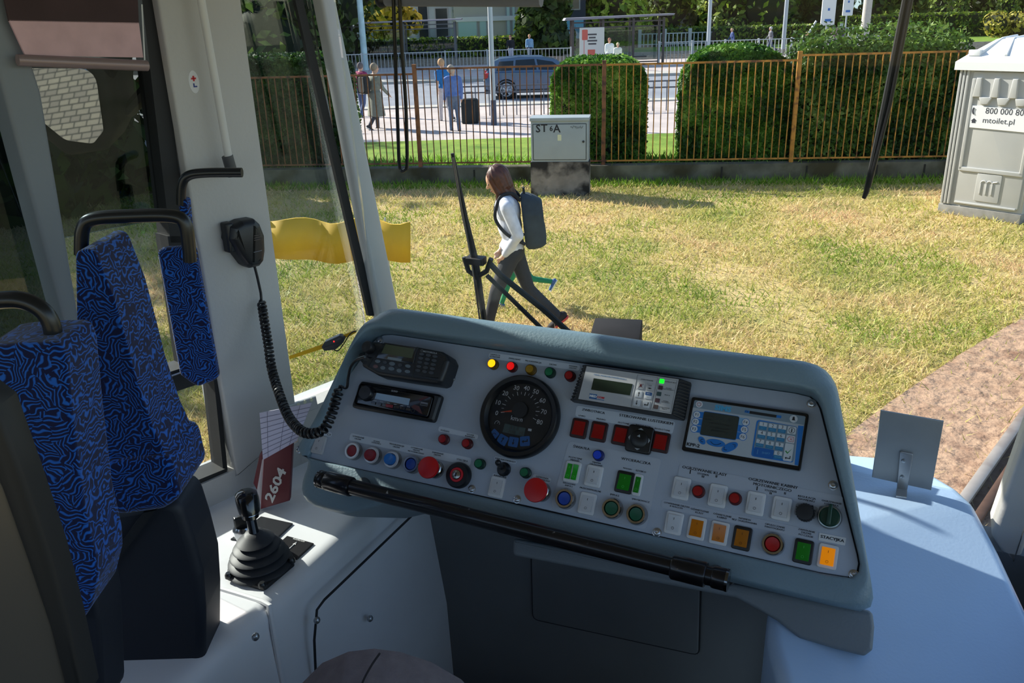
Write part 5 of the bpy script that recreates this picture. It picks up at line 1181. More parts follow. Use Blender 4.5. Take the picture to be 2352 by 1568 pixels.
# plate bracket
u_ = (C2-C1); bp0 = atz(2075, 1128, CZ)
BF = Fr(bp0, (1, .10, 0), (0, 0, 1))
root = thing('plate_bracket', 'grey metal plate on an angle bracket standing on the white cover', 'bracket', bp0)
m_alu = mat('painted grey plate', (148, 152, 154), .4, metal=.25, var=.08, vscale=12)
pt_ = [BF.px(x, y) for x, y in ((2003, 1096), (2139, 1126), (2168, 968), (2023, 943))]
MB(m_alu).prism(pt_, BF, -.004, 0, .001).build('plate', root)
pt_ = [BF.px(x, y, .004) for x, y in ((2060, 1122), (2084, 1126), (2098, 1043), (2067, 1036))]
an = MB(mat('angle bracket alu', (168, 170, 172), .3, metal=.6)).prism(rpoly(pt_, .003, 3), BF, .0005, .004, .001)
an.prism([BF.px(x, y) for x, y in ((2060, 1124), (2087, 1128), (2087, 1128), (2060, 1124))] if False else [(pt_[0][0], -.028), (pt_[1][0], -.028), (pt_[1][0], .0), (pt_[0][0], .0)], Fr(bp0+V(0, 0, .003), BF.x, -BF.z*-1 if False else V(0, 1, 0)), 0, .003)
an = an.build('angle', root)
for x, y in ((2075, 1058), (2072, 1095)): MB(MATS['bright screw']).lathe(BF.sub(*BF.px(x, y, .004), .004), [(.0035, 0), (.003, .002), (.0, .0025)], 12).build('screw', an)

# ------------------------------------------------------------------ under the dashboard
MB(mat('grey knee panel', (112, 115, 118), .6, var=.05, vscale=9)).prism([(-.78, 1.26), (-.12, 1.26), (-.12, 2.28), (-.78, 2.28)], Fr((0, 1.2, 0), (1, 0, 0), (0, 0, 1)), -.03, 0).build('trim_knee_panel', kind='structure', smooth=0)
KF = Fr((0, 1.2, 0), (1, 0, 0), (0, 0, 1))
root = thing('access_door', 'grey access door with rounded corner under the dashboard', 'access door', KF.p(*KF.px(1400, 1430)))
a_ = [KF.px(x, y) for x, y in ((1222, 1235), (1226, 1418), (1606, 1500), (1610, 1330))]
MB(mat('grey door panel', (106, 109, 112), .6, var=.05, vscale=9)).prism(rpoly(a_, .012, 4), KF, .0, .006, .003).build('panel', root)
q = MB(MATS['dark seam']); q.tube([KF.p(u, v, .003) for u, v in rpoly(a_, .012, 4)], .0022, 5, closed=True); q.build('gap', root)
q = MB(mat('black foot rest', (20, 21, 24), .7)).prism([(-.5, 1.26), (-.12, 1.26), (-.12, 1.74), (-.5, 1.79)], Fr((0, 1.17, 0), (1, 0, 0), (0, 0, 1)), 0, .16, .01); q.build('foot_rest', label='black foot rest in the dark under the dashboard', cat='foot rest')
# driver's seat top, below the camera
ds = Fr(atd(880, 1545, .86), _R0, V(0, 0, 1)); root = thing('driver_seat', 'charcoal cloth driver seat with stitched top, at the bottom edge', 'seat', ds.p(0, -.3))
m_ch = mat('charcoal seat cloth', (112, 104, 108), .9, var=.12, vscale=60, bump=.3, bscale=400)
bk = MB(m_ch); pr = [ds.px(x, y, -.11) for x, y in ((660, 1640), (690, 1572), (740, 1522), (800, 1496), (860, 1489), (920, 1497), (990, 1520), (1060, 1560), (1130, 1640), (1150, 1900), (640, 1900))]
bk.prism(rpoly(pr, .01, 3), ds, -.11, .0, .035, .03, 5); bk = bk.build('backrest', root)
q = MB(mat('stitch thread', (40, 38, 42), .9)); st_ = [ds.px(x, y, .0) for x, y in ((872, 1503), (852, 1530), (832, 1568), (820, 1620))]
q.tube(smooth_path([ds.p(u, v, -.002+.002*i) for i, (u, v) in enumerate(st_)]), .0012, 5); q.build('seam', bk)
# cab door edge, close to the camera at the lower left
df = vfr(.5); root = thing('cab_door_edge', 'dark rubber edged cab door post at the bottom left corner', 'door', df.p(-.3, 2.3))
MB(m_blk).prism([df.px(x, y) for x, y in ((-40, 900), (0, 930), (60, 1095), (120, 1270), (165, 1440), (200, 1600), (160, 1600), (120, 1440), (70, 1290), (10, 1120), (-40, 1000))], df, -.02, .004, .004).build('rubber_edge', root)
MB(mat('brown grey door metal', (92, 88, 84), .4, metal=.3)).prism([df.px(x, y) for x, y in ((-60, 1000), (10, 1120), (70, 1290), (120, 1440), (160, 1600), (-60, 1600))], df, -.02, 0, .003).build('frame', root)

# ------------------------------------------------------------------ wipers, cord loop and coupler outside / at the windscreen
OF = Fr(SF.p(0, 0, -.06), SF.x, SF.y, SF.z); ow = lambda pts, w=0: [OF.p(*OF.px(x, y, w), w) for x, y in pts]
root = thing('windscreen_wiper', 'black folded wiper arm with blade in front of the walking person', 'wiper', ow([(1095, 600)])[0])
MB(m_blk).tube(ow([(1039, 352), (1068, 500), (1092, 600), (1112, 735), (1118, 790)]), [.0035, .006, .007, .006, .006], 8).build('blade', root)
MB(mat('steel wiper rib', (120, 112, 108), .35, metal=.7)).tube(ow([(1041, 362), (1060, 480), (1082, 590), (1102, 735)], .008), .0018, 6).build('steel_rib', root)
MB(mat('black wiper joint', (28, 27, 30), .5)).box(ow([(1093, 598)], .006)[0], (.036, .014, .02), OF, .003).build('joint', root)
MB(MATS['black wiper joint']).tube(ow([(1066, 590), (1076, 622), (1096, 636), (1118, 622), (1128, 594)]), .005, 8).build('yoke', root)
MB(m_blk).tube(ow([(1125, 605), (1150, 632), (1250, 712), (1320, 775)]), .006, 8).build('arm', root)
MB(m_blk).tube(ow([(1118, 632), (1160, 672), (1252, 762)]), .0045, 8).build('arm', root)
root = thing('windscreen_wiper', 'long black wiper hanging from the top at the right of the windscreen', 'wiper', ow([(1986, 450)])[0])
MB(m_blk).tube(ow([(2098, -80), (2080, 0), (2033, 240), (1990, 440), (1984, 455)]), [.0046, .0046, .005, .004, .003], 8).build('blade', root)
MB(mat('black wiper arm', (34, 34, 38), .35)).tube(ow([(2112, -80), (2093, 0), (2044, 240), (1996, 430)], .004), .0028, 8).build('arm', root)
IF = Fr(SF.p(0, 0, .03), SF.x, SF.y, SF.z)
MB(m_hnd).tube(smooth_path([IF.p(*IF.px(x, y)) for x, y in ((903, -60), (904, 10), (908, 130), (914, 300), (917, 375), (922, 392), (930, 390), (935, 372), (932, 240), (923, 110), (918, 0), (917, -60))], 5), .0031, 8).build('hanging_loop', label='long black cord loop hanging at the left of the windscreen', cat='cord')
cp = onp(1415, 770, V(0, 1.62, 0), V(0, 1, 0)); cf = Fr(cp, V(1, .25, 0), V(-.25, 1, 0)); cp = cp-V(0, 0, .035)
root = thing('coupler_box', 'worn black box outside the windscreen just above the dashboard', 'box', cp-V(0, 0, .05))
MB(mat('worn black box', (30, 28, 30), .8, spec=.2, var=.2, vscale=20)).box(cp, (.105, .14, .1), cf, .006).build('box', root)
MB(m_blk).box(V(cp.x, (cp.y+1.40)/2, cp.z-.06), (.06, cp.y-1.36, .03), W0, .004).build('mount', root)
# yellow reflection in the side glass, modelled as a sheet outside
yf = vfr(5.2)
root = thing('yellow_reflection', 'yellow reflection in the side glass, modelled as a sheet low over the lawn', 'reflection', yf.p(*yf.px(750, 700)))
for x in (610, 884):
    a_ = yf.p(*yf.px(x, 500)); MB(m_pole).cyl(V(a_.x, a_.y, -.02), a_, .006, n=8).build('added_stake', root)  # stakes added only to carry the sheet
MB(mat('reflected yellow', (206, 164, 24), .7, var=.12, vscale=3)).loops([[yf.p(*yf.px(x, y), .04*math.sin(x*.05)) for x, y in zip(range(560, 941, 20), [505+7*math.sin(i*.8) for i in range(20)])], [yf.p(*yf.px(x, y), .04*math.sin(x*.05)) for x, y in zip(range(560, 941, 20), [596+6*math.sin(i*.6+2) for i in range(20)])]], False, False, False).build('sheet', root, mods=[('solid', 'SOLIDIFY', dict(thickness=.02))])
# ================================================================== DASHBOARD
TI = R_(54.6865); DUP = V(0, math.cos(TI), math.sin(TI)); DN = V(0, -math.sin(TI), math.cos(TI))
D = Fr((-.32995, 1.01573, 2.41077), (1, 0, 0), DUP, DN)
Q = lambda x, y, w=0: D.px(x, y, w)
def QS(x, y, w=0):                                   # metres per photo pixel on the panel there
    a, b = Vector(Q(x, y, w)), Vector(Q(x+10, y+1.9, w)); return (b-a).length/10.18
root = thing('dashboard', 'grey tram dashboard full of switches, buttons and instruments', 'dashboard', D.p(-.1, -.14, 0))
m_dash = mat('teal grey moulded dashboard', (112, 134, 146), .42, var=.03, vscale=6, bump=.18, bscale=260)
m_plate = mat('grey metal panel', (162, 170, 183), .42, metal=.05, var=.04, vscale=14, bump=.03, bscale=600)
# housing: a ring with a rounded lip around the recessed panel, closed behind
inner = [Q(672, 1044), Q(1978, 1333), Q(1868, 900), Q(846, 778)]; inner = [(inner[0][0], -.094), (.344, -.094), (.257, .130), (-.434, .130)]
outer = [(-.518, -.168), (-.40, -.168), (-.352, -.134), (.362, -.130), (.270, .172), (-.438, .172)]
NI = 6
def ringpts(c, r): return rpoly(ccw(c), r, NI)
out_l = ringpts(outer, [.05, .03, .03, .022, .05, .06])
def resample(poly, n):
    P = [Vector(p) for p in poly]; P.append(P[0]); cum = [0]
    for a, b in zip(P, P[1:]): cum.append(cum[-1]+(b-a).length)
    out = []; j = 0
    for k in range(n):
        s = cum[-1]*k/n
        while cum[j+1] < s: j += 1
        out.append(P[j].lerp(P[j+1], (s-cum[j])/max(cum[j+1]-cum[j], 1e-9)))
    return out
cen = Vector((-.09, 0.0))
def polar(poly, n=180):
    """points of the outline by direction from the centre, so that two outlines can be bridged"""
    P = [Vector(p)-cen for p in poly]; out = []
    for k in range(n):
        a = 2*math.pi*k/n; d = Vector((math.cos(a), math.sin(a))); best = None
        for i in range(len(P)):
            p, q = P[i], P[(i+1) % len(P)]; e = q-p; den = d.x*e.y-d.y*e.x
            if abs(den) < 1e-12: continue
            t = (p.x*e.y-p.y*e.x)/den; s = (p.x*d.y-p.y*d.x)/den
            if t > 0 and -1e-6 <= s <= 1+1e-6 and (best is None or t > best): best = t
        out.append(cen+d*best)
    return out
NP = 260
po = polar(out_l, NP); pi_in = polar(ringpts(inner, [.02, .022, .03, .04]), NP)
pback = [cen+(p-cen)*.93 for p in po]
def lip(v): t = max(0, min(1, (v+.06)/.16)); t = t*t*(3-2*t); return .008+.03*t
loops = [[D.p(p.x, p.y, -.16) for p in pback], [D.p(p.x, p.y, -.04) for p in po]]
for k in range(0, 9):
    a = math.pi/2*k/8
    row = []
    for p, i_ in zip(po, pi_in):
        d = i_-p; L_ = d.length; b = min(.022+.012*max(0, min(1, (p.y-.05)/.1)), L_*(.45+.2*max(0, min(1, (p.y-.05)/.1)))); q = p+d.normalized()*(b*(1-math.cos(a))); h = lip(p.y); row.append(D.p(q.x, q.y, h-b+b*math.sin(a) if h > b else -b+h+b*math.sin(a)))
    loops.append(row)
for k in range(0, 5):
    a = math.pi/2*k/4; row = []
    for p, i_ in zip(po, pi_in):
        d = i_-p; b = min(.012, d.length*.3); q = i_-d.normalized()*(b*(1-math.sin(a))); h = lip(p.y); row.append(D.p(q.x, q.y, h-min(b, h*.9)*(1-math.cos(a))))
    loops.append(row)
loops.append([D.p(p.x, p.y, -.006) for p in pi_in])
MB(m_dash).loops(loops, True, False).build('housing', root, smooth=50)
MB(MATS['dark seam']).prism([tuple(p) for p in pi_in], D, -.008, -.0035).build('panel_gap', root, smooth=0)
pin2 = [tuple(p+(cen-p).normalized()*.0022) for p in pi_in]
plate = MB(m_plate).prism(pin2, D, -.0035, 0, .0006).build('panel_plate', root)
# lower housing, stepping back under the right half
LD = Fr(D.p(0, 0, -.05), D.x, D.y, D.z)
lw = [LD.px(x, y) for x, y in ((1180, 1235), (2004, 1405), (2008, 1440), (2004, 1492), (1985, 1506), (1920, 1490), (1835, 1464), (1785, 1425), (1745, 1402), (1690, 1372), (1180, 1275))]
MB(mat('grey lower dashboard', (112, 120, 126), .5, bump=.15, bscale=260)).prism(rpoly(lw, .006, 3), LD, -.12, .005, .005, 0, 4).build('lower_housing', root)

m_lab = mat('label strip film', (190, 197, 207), .5); m_ink = mat('black lettering', (22, 23, 27), .6)
def strip_(pxs, w=.0006, r=.004, m=None, name='label_strip', parent=None):
    return MB(m or m_lab).prism(rpoly([Q(*p) for p in pxs], r, 3), D, -.0002, w, 0).build(name, parent or root, smooth=0)
def texts(parent, items, m=None, w=.0009, name='lettering', bold=0):
    q = MB(m or m_ink)
    for t, x, y, wp, *o in items:
        u, v = Q(x, y, w); q.text(t, D.sub(u, v), width=wp*QS(x, y, w)*1.04, w=w, heavy=.055, bold=o[0] if o else bold)
    return q.build(name, parent, smooth=0)
s1 = strip_([(1122, 823), (1331, 852), (1334, 839), (1124, 809)])
texts(s1, [('HAMULCE\nSZYNOWE', 1137, 817, 23), ('ZWALNIAKI', 1181.5, 824, 26), ('PROGRAMACJA', 1225, 831, 36), ('DRZWI', 1270, 837, 15.6), ('AWARIA\nDRZWI', 1316, 843, 19)])
s2 = strip_([(1006, 990), (1097, 1009), (1100, 999), (1009, 978)])
texts(s2, [('POŚLIZG', 1022.4, 988.6, 19), ('WÓZEK\nINWALIDA', 1080, 1000, 22)])
s3 = strip_([(802, 1011), (1080, 1070), (1084, 1052), (806, 994)])
texts(s3, [('OTWIERANIE\nDRZWI', 822.5, 1005.7, 26), ('SYGNAŁ\nDZWONKA', 865, 1015.5, 21), ('PROGRAMACJA\nDRZWI', 911, 1024, 33), ('OTWIERANIE\nDRZWI\nMOTORNICZEGO', 956.4, 1034, 36), ('ZAMYKANIE\nDRZWI', 1005, 1042.6, 26), ('STACYJKA', 1061.6, 1057, 25)])
s4 = strip_([(1135, 1056), (1186, 1066), (1187, 1057), (1136, 1047)]); texts(s4, [('KIERUNKOWSKAZY', 1161, 1056.5, 46)])
s5 = strip_([(1130, 1095), (1165, 1102), (1167, 1093), (1132, 1086)]); texts(s5, [('AWARYJNE', 1148.5, 1094, 29)])
s6 = strip_([(1221, 1101), (1263, 1111), (1267, 1098), (1225, 1088)]); texts(s6, [('DZWONEK\nZEWNĘTRZNY', 1245, 1099.5, 38)])
s7 = strip_([(1265, 1165), (1484, 1216), (1520, 1054), (1307, 1013)], r=.006, m=mat('film plate', (172, 179, 190), .45))
texts(s7, [('POZYCYJNE\nMIJANIA', 1321, 1054.6, 30), ('MIJANIA\nDROGOWE', 1370, 1064.7, 28), ('WOLNO', 1441, 1076, 20), ('SZYBKO', 1472, 1082, 23), ('DROGOWE\nIMPULS', 1307, 1113, 28), ('PRZECIWMGIELNE', 1356, 1124, 48), ('IMPULS', 1412, 1136.6, 20), ('SPRYSKIWACZ', 1471.5, 1149, 40)])
texts(s7, [('ŚWIATŁA', 1335.7, 1026.8, 37), ('WYCIERACZKA', 1460.5, 1058.4, 66)], bold=0)
s8 = strip_([(1321, 956), (1545, 997), (1552, 968), (1325, 931)])
texts(s8, [('LEWO', 1336.7, 955, 15), ('PRAWO', 1380.5, 962.6, 20), ('ZŁOŻONE', 1432, 970.8, 25), ('REGULACJA', 1477.6, 978.5, 33), ('ROZŁOŻONE', 1521.8, 985.8, 34)])
texts(s8, [('ZWROTNICA', 1363, 944, 51), ('STEROWANIE LUSTERKIEM', 1483.4, 962.6, 120)], bold=0)
mf2 = mat('clear film', (168, 175, 187), .45)
s9 = strip_([(1557, 1097), (1932, 1172), (1937, 1140), (1561, 1066)], m=mf2)
texts(s9, [('I', 1585.5, 1083, 1.6), ('STOPIEŃ', 1614.8, 1088, 25), ('III', 1614.8, 1094, 5), ('II', 1645.6, 1093.6, 3.4), ('I', 1739, 1121, 1.6), ('STOPIEŃ', 1770, 1126.5, 26), ('III', 1770, 1132.5, 5), ('II', 1803, 1132.5, 3.4), ('REGULACJA\nNAWIEWU', 1853, 1145, 40), ('OGRZEWANIE\nLUSTERKA', 1910, 1155.6, 45), ('0', 1830.6, 1163.3, 3.4), ('MAX', 1866, 1171.6, 17)])
texts(s9, [('OGRZEWANIE KLASY', 1618, 1081, 100), ('OGRZEWANIE KABINY\nMOTORNICZEGO', 1774.7, 1113.8, 111)], bold=0)
s10 = strip_([(1518, 1165), (1873, 1242), (1878, 1219), (1521, 1146)], m=mf2)
texts(s10, [('OTWIERANIE DRZWI\nII WAGON', 1553.6, 1161.6, 57), ('OŚWIETLENIE\nKLASY', 1607, 1174, 41), ('OŚWIETLENIE\nKABINY', 1659, 1185, 41), ('NAWIEW\nBEZ OGRZEWANIA', 1710.5, 1194.6, 56), ('OPUSZCZANIE\nPANTOGRAFU', 1779.6, 1210, 45), ('ZAMYKANIE\nDRZWI\nPO CZASIE', 1851.8, 1224, 38)])
s11 = strip_([(1880, 1240), (1941, 1252.5), (1944, 1235), (1882, 1223)], m=mat('white tape label', (206, 208, 210), .5), r=.001, w=.0009)
texts(s11, [('STACYJKA', 1911.8, 1237.6, 53)], bold=.01, w=.0012)
s12 = strip_([(740, 1000), (761, 1004), (763, 993), (742, 990)]); texts(s12, [('CY', 756, 998, 8)])

# ---- indicator lamps
m_lampc = {'amber_lit': mat('lit amber lens', (255, 168, 10), .25, emit=1.1), 'red_lit': mat('lit red lens', (240, 20, 20), .25, emit=.35), 'amber': mat('amber lens', (150, 112, 14), .3),
           'green': mat('green lens', (10, 104, 66), .3), 'red': mat('red lens', (150, 14, 18), .3), 'blue': mat('blue lens', (24, 70, 206), .3)}
def lamp(x, y, c, lab, r=.0072, h=.012):
    u, v = Q(x, y, h); f = D.sub(u, v); m = m_lampc[c]
    o = MB(mat('dark '+c.split('_')[0]+' bezel', {'amber': (96, 70, 10), 'green': (4, 44, 32), 'red': (74, 6, 10), 'blue': (8, 24, 96)}[c.split('_')[0]], .35)).lathe(f, [(r*1.12, 0), (r*1.12, .004), (r, .005), (r*1.0, h-.0015), (r*.88, h-.0002), (r*.86, h-.0012)], 28, True, False).build('indicator_lamp', root, lab)
    MB(m).lathe(f, [(r*.87, h-.004), (r*.87, h-.0008), (r*.8, h), (0.0001, h+.0003)], 28).build('lens', o)
for x, y, c, lab in ((1128.6, 833.7, 'amber_lit', 'lit amber lamp, first in the top row'), (1172, 840, 'red_lit', 'bright red lamp in the top row'), (1215.6, 846.4, 'amber', 'unlit amber lamp in the top row'), (1260, 853, 'green', 'green lamp in the top row'), (1306, 861, 'red', 'dark red lamp at the right end of the top row'),
                     (1015, 1007, 'red', 'red lamp under the POŚLIZG label'), (1069, 1017, 'red', 'red lamp left of the speedometer'), (1098, 1063.5, 'green', 'green lamp left of the toggle switch'), (1203, 1084, 'green', 'green lamp right of the toggle switch'),
                     (1371.5, 1044, 'blue', 'blue lamp in the lights section'), (1602, 1127, 'red', 'red lamp between the first heating switches'), (1686.6, 1143.5, 'red', 'red lamp between the second and third heating switches')):
    lamp(x, y, c, lab, .0078 if x > 1590 else .0072)

# ---- push buttons
m_chr = mat('chrome ring', (176, 172, 168), .16, metal=1); m_chrw = mat('pale ring', (206, 204, 206), .35, metal=.3)
cap_m = {'red': mat('red button', (176, 18, 26), .35, coat=.2), 'darkred': mat('wine red button', (132, 24, 36), .4), 'blue': mat('blue button', (28, 104, 178), .35, coat=.2), 'royal': mat('royal blue button', (24, 66, 158), .35), 'green': mat('dark green button', (10, 84, 58), .4), 'red2': mat('deep red button', (170, 12, 14), .4)}
def button(x, y, c, lab, r=.0142, h=.011, caph=-.001, cr=.62, face=None):
    u, v = Q(x, y, h+max(caph, 0)); f = D.sub(u, v)
    o = MB(m_chr).lathe(f, [(r, 0), (r*1.0, h*.35), (r*.93, h*.8)], 32, True, False).m(face or m_chr).lathe(f, [(r*.93, h*.8), (r*.86, h), (r*(cr+.06), h), (r*(cr+.03), h-.002), (r*(cr+.02), h-.006)], 32, False, False).build('push_button', root, lab)
    cp = [(r*cr, h-.005), (r*cr, h+caph-.001), (r*cr*.92, h+caph), (r*cr*.5, h+caph-.0006), (.0001, h+caph-.0009)]
    MB(cap_m[c]).lathe(f, cp, 32).build('cap', o)
button(807, 1034.5, 'darkred', 'wine red push button with pale ring, first in the lower left row', caph=-.001, face=m_chrw)
button(846.5, 1043.5, 'darkred', 'raised wine red push button, second in the lower left row', caph=.007, face=m_chrw)
button(892, 1053, 'blue', 'raised light blue push button, third in the lower left row', caph=.007, face=m_chrw)
button(942.4, 1065, 'royal', 'flush blue push button half behind the red mushroom button')
button(1295.4, 1144, 'royal', 'flush blue push button in the lights section', r=.0150)
button(1403.5, 1166.5, 'green', 'dark green push button under the wiper switches, left of two', r=.0150)
button(1460, 1180, 'green', 'dark green push button under the wiper switches, right of two', r=.0150)
button(1774, 1248.8, 'red2', 'flush red push button under the pantograph label', r=.0150)
def mushroom(x, y, r, lab, h=.03):
    u, v = Q(x, y, h); f = D.sub(u, v)
    o = MB(m_chr).lathe(f, [(r*.82, 0), (r*.82, .006), (r*.7, .009), (r*.62, .010), (r*.62, h-.008)], 32).build('mushroom_button', root, lab)
    MB(mat('red mushroom cap', (186, 12, 18), .35)).lathe(f, [(r*.6, h-.010), (r*.97, h-.006), (r, h-.003), (r*.95, h-.0006), (r*.6, h+.0006), (.0001, h+.001)], 40).build('cap', o)
mushroom(981.6, 1072.5, .0168, 'red mushroom button beside the key switch')
mushroom(1228.5, 1124.4, .0176, 'red mushroom button under the DZWONEK label')
# ---- key switch, toggle, knobs
u, v = Q(1048.6, 1089.7, .012); f = D.sub(u, v)
o = MB(mat('black switch collar', (20, 22, 27), .35)).lathe(f, [(.0196, 0), (.0196, .008), (.0175, .0115), (.0115, .012), (.011, .009)], 36).build('key_switch', root, 'black round key switch with a red ring')
q = MB(mat('red ring', (196, 26, 40), .4)).lathe(f, [(.011, .0085), (.0108, .0125), (.0075, .0128), (.007, .01)], 32); q.build('ring', o)
MB(mat('steel lock barrel', (170, 170, 166), .25, metal=1)).lathe(f, [(.0068, .009), (.0068, .014), (.006, .0145), (.0001, .0148)], 24).m(m_blk).prism(rect(.0022, .006, .001), f, .0146, .0152).build('lock_barrel', o)
u, v = Q(1156, 1077, .004); f = D.sub(u, v)
o = MB(mat('black toggle base', (18, 20, 24), .35)).lathe(f, [(.0105, 0), (.0105, .003), (.0085, .005), (.007, .010), (.0001, .011)], 24).build('toggle_switch', root, 'black toggle switch under the KIERUNKOWSKAZY label')
MB(MATS['black toggle base']).cap(f.p(0, 0, .006), D.p(*Q(1144, 1062, .026), .026), .003, .0046, 12).build('lever', o)
u, v = Q(1848.6, 1175.4, .016); f = D.sub(u, v)
pl_ = strip_([(1822, 1182), (1873, 1193), (1880, 1164), (1829, 1154)], m=mat('grey film square', (128, 133, 140), .5), name='scale_plate')
q = MB(m_ink); q.prism([Q(1832, 1158.5), Q(1869, 1167.6), Q(1868, 1160.5)], D, .0006, .001); q.build('wedge_mark', pl_, smooth=0)
ng = 22
MB(mat('black ribbed knob', (16, 18, 22), .5)).loops([[f.p((.0112+(.0006 if k % 2 else 0))*s_*math.cos(2*math.pi*k/(2*ng)), (.0112+(.0006 if k % 2 else 0))*s_*math.sin(2*math.pi*k/(2*ng)), w) for k in range(2*ng)] for s_, w in ((1, 0), (1, .012), (.86, .0155), (.6, .016))]).build('rotary_knob', root, 'black ribbed rotary knob', smooth=20)
u, v = Q(1905, 1186, .012); f = D.sub(u, v)
strip_([(1877, 1190), (1900, 1195), (1907, 1166), (1882, 1160)], m=mat('dark grey square', (104, 110, 116), .5), name='scale_plate')
o = MB(mat('clear grey ring', (140, 146, 146), .15, metal=.6)).lathe(f, [(.0152, 0), (.0152, .005), (.0138, .0075), (.0125, .008)], 36).build('selector_switch', root, 'dark green selector switch with a raised handle')
c = MB(mat('dark green plastic', (8, 56, 44), .35)).lathe(f, [(.0124, .004), (.0124, .009), (.011, .0105), (.0001, .0108)], 32); c.prism(rpoly([(-.0028, -.0105), (.0028, -.0105), (.0022, .0155), (-.0022, .0155)], .001, 2), f, .010, .019, .0012); c.build('handle', o)

# ---- rocker switches
m_wf = mat('white switch frame', (206, 207, 209), .4); m_bf = mat('black switch frame', (17, 18, 21), .4); m_rf = mat('dark red black frame', (44, 8, 12), .4)
paddle = {'white': mat('white paddle', (188, 190, 194), .4), 'amber': mat('amber paddle', (188, 106, 4), .3), 'amber_lit': mat('lit amber paddle', (240, 138, 6), .3, emit=.25), 'brown': mat('dull amber paddle', (164, 96, 10), .35), 'green': mat('green paddle', (10, 118, 20), .3), 'greenb': mat('bright green paddle', (20, 150, 26), .3), 'red': mat('red paddle', (142, 4, 8), .3), 'ivory': mat('ivory paddle', (172, 172, 176), .45)}
def rocker(x, y, c, frame, lab, w=.0235, h=.0305, fl=.0035, marks=True, up=1, double=False, pw=None):
    u, v = Q(x, y, .004); f = D.sub(u, v)
    o = MB(frame).prism(rect(w, h, .0035, 4), f, -.0005, fl, .0012).build('rocker_switch', root, lab)
    pws = [(-w*.2, w*.3), (w*.2, w*.3)] if double else [(0, pw or w*.68)]
    for k, (cx, pw_) in enumerate(pws):
        ph = h*.72; hi, lo = (.0072, .0042) if up > 0 else (.0042, .0072)
        pr = [(-ph/2, .0015), (ph/2, .0015), (ph/2, lo if k == 0 or not double else hi), (ph*.02, .0048), (-ph/2, hi)]
        pf = Fr(f.p(cx, 0, 0), f.y, f.z, f.x)
        p = MB(paddle[c]).prism(pr, pf, -pw_/2, pw_/2, .0006, .0006, 2).build('rocker', o, smooth=25)
        if marks:
            mm = m_ink if c in ('white', 'ivory') else mat('mark '+c, {'amber': (120, 66, 6), 'amber_lit': (120, 66, 6), 'brown': (96, 52, 6), 'green': (80, 190, 90), 'greenb': (90, 200, 100), 'red': (70, 4, 6)}[c], .5)
            q = MB(mm); zt = (lo+.0048)/2+.0003 if True else 0; zb = (hi+.0048)/2+.0004
            a_ = math.atan2(lo-.0048, ph*.48); b_ = math.atan2(.0048-hi, ph*.52)
            ft = Fr(f.p(cx, ph*.27, .0048+(lo-.0048)*.52+.00025), f.x, f.y*math.cos(a_)+f.z*math.sin(a_)); fb_ = Fr(f.p(cx, -ph*.3, .0048+(hi-.0048)*.58+.00025), f.x, f.y*math.cos(b_)+f.z*math.sin(b_))
            q.prism(rect(.0006, h*.1), ft, 0, .0002)
            n_ = 18; r_ = .0014
            q.loops([[fb_.p(rr*math.cos(2*math.pi*j/n_), rr*math.sin(2*math.pi*j/n_), .0002) for j in range(n_)] for rr in (r_, r_+.0004)], False, False); q.build('marks', p, smooth=0)
rocker(730.7, 1020.6, 'ivory', mat('ivory switch frame', (176, 176, 178), .45), 'ivory rocker switch at the lower left corner')
rocker(1140, 1118, 'white', m_wf, 'white rocker switch under the AWARYJNE label')
rocker(1313.4, 1083, 'greenb', m_wf, 'double green rocker switch in a white frame', double=True, marks=True)
rocker(1362.8, 1092.8, 'white', m_wf, 'white rocker switch under the blue lamp', w=.0245)
rocker(1348, 1156, 'white', m_wf, 'white rocker switch under the PRZECIWMGIELNE label', w=.0245)
rocker(1433.6, 1106.8, 'green', m_bf, 'green rocker switch in a black frame under WOLNO', w=.025)
rocker(1463.4, 1113, 'green', m_wf, 'narrow green rocker switch in a white frame', w=.0125, pw=.0072, h=.0305)
for x, y, lab in ((1329.3, 983, 'red rocker switch under LEWO'), (1374, 990.7, 'red rocker switch under PRAWO'), (1425, 998.8, 'red rocker switch left of the mirror joystick'), (1516.6, 1015, 'red rocker switch right of the mirror joystick')): rocker(x, y, 'red', m_rf, lab, w=.0245, h=.0285, marks=False)
for x, y, lab in ((1563.8, 1121, 'first white heating switch'), (1647.8, 1138, 'second white heating switch'), (1735, 1155.7, 'third white heating switch'), (1795, 1167.6, 'fourth white heating switch, beside the black knob')): rocker(x, y, 'white', m_wf, lab)
rocker(1547, 1201, 'white', m_wf, 'white rocker switch at the start of the bottom row', up=-1)
rocker(1599.5, 1212.6, 'amber', m_wf, 'amber rocker switch in a white frame under KLASY'); rocker(1651.4, 1224, 'amber', m_wf, 'amber rocker switch in a white frame under KABINY', up=-1)
rocker(1703.4, 1235.6, 'brown', m_bf, 'dull amber rocker switch in a black frame'); rocker(1844.8, 1266.4, 'green', m_bf, 'green rocker switch in a black frame in the bottom row'); rocker(1901, 1277.5, 'amber_lit', m_wf, 'lit amber rocker switch under the STACYJKA tape label')
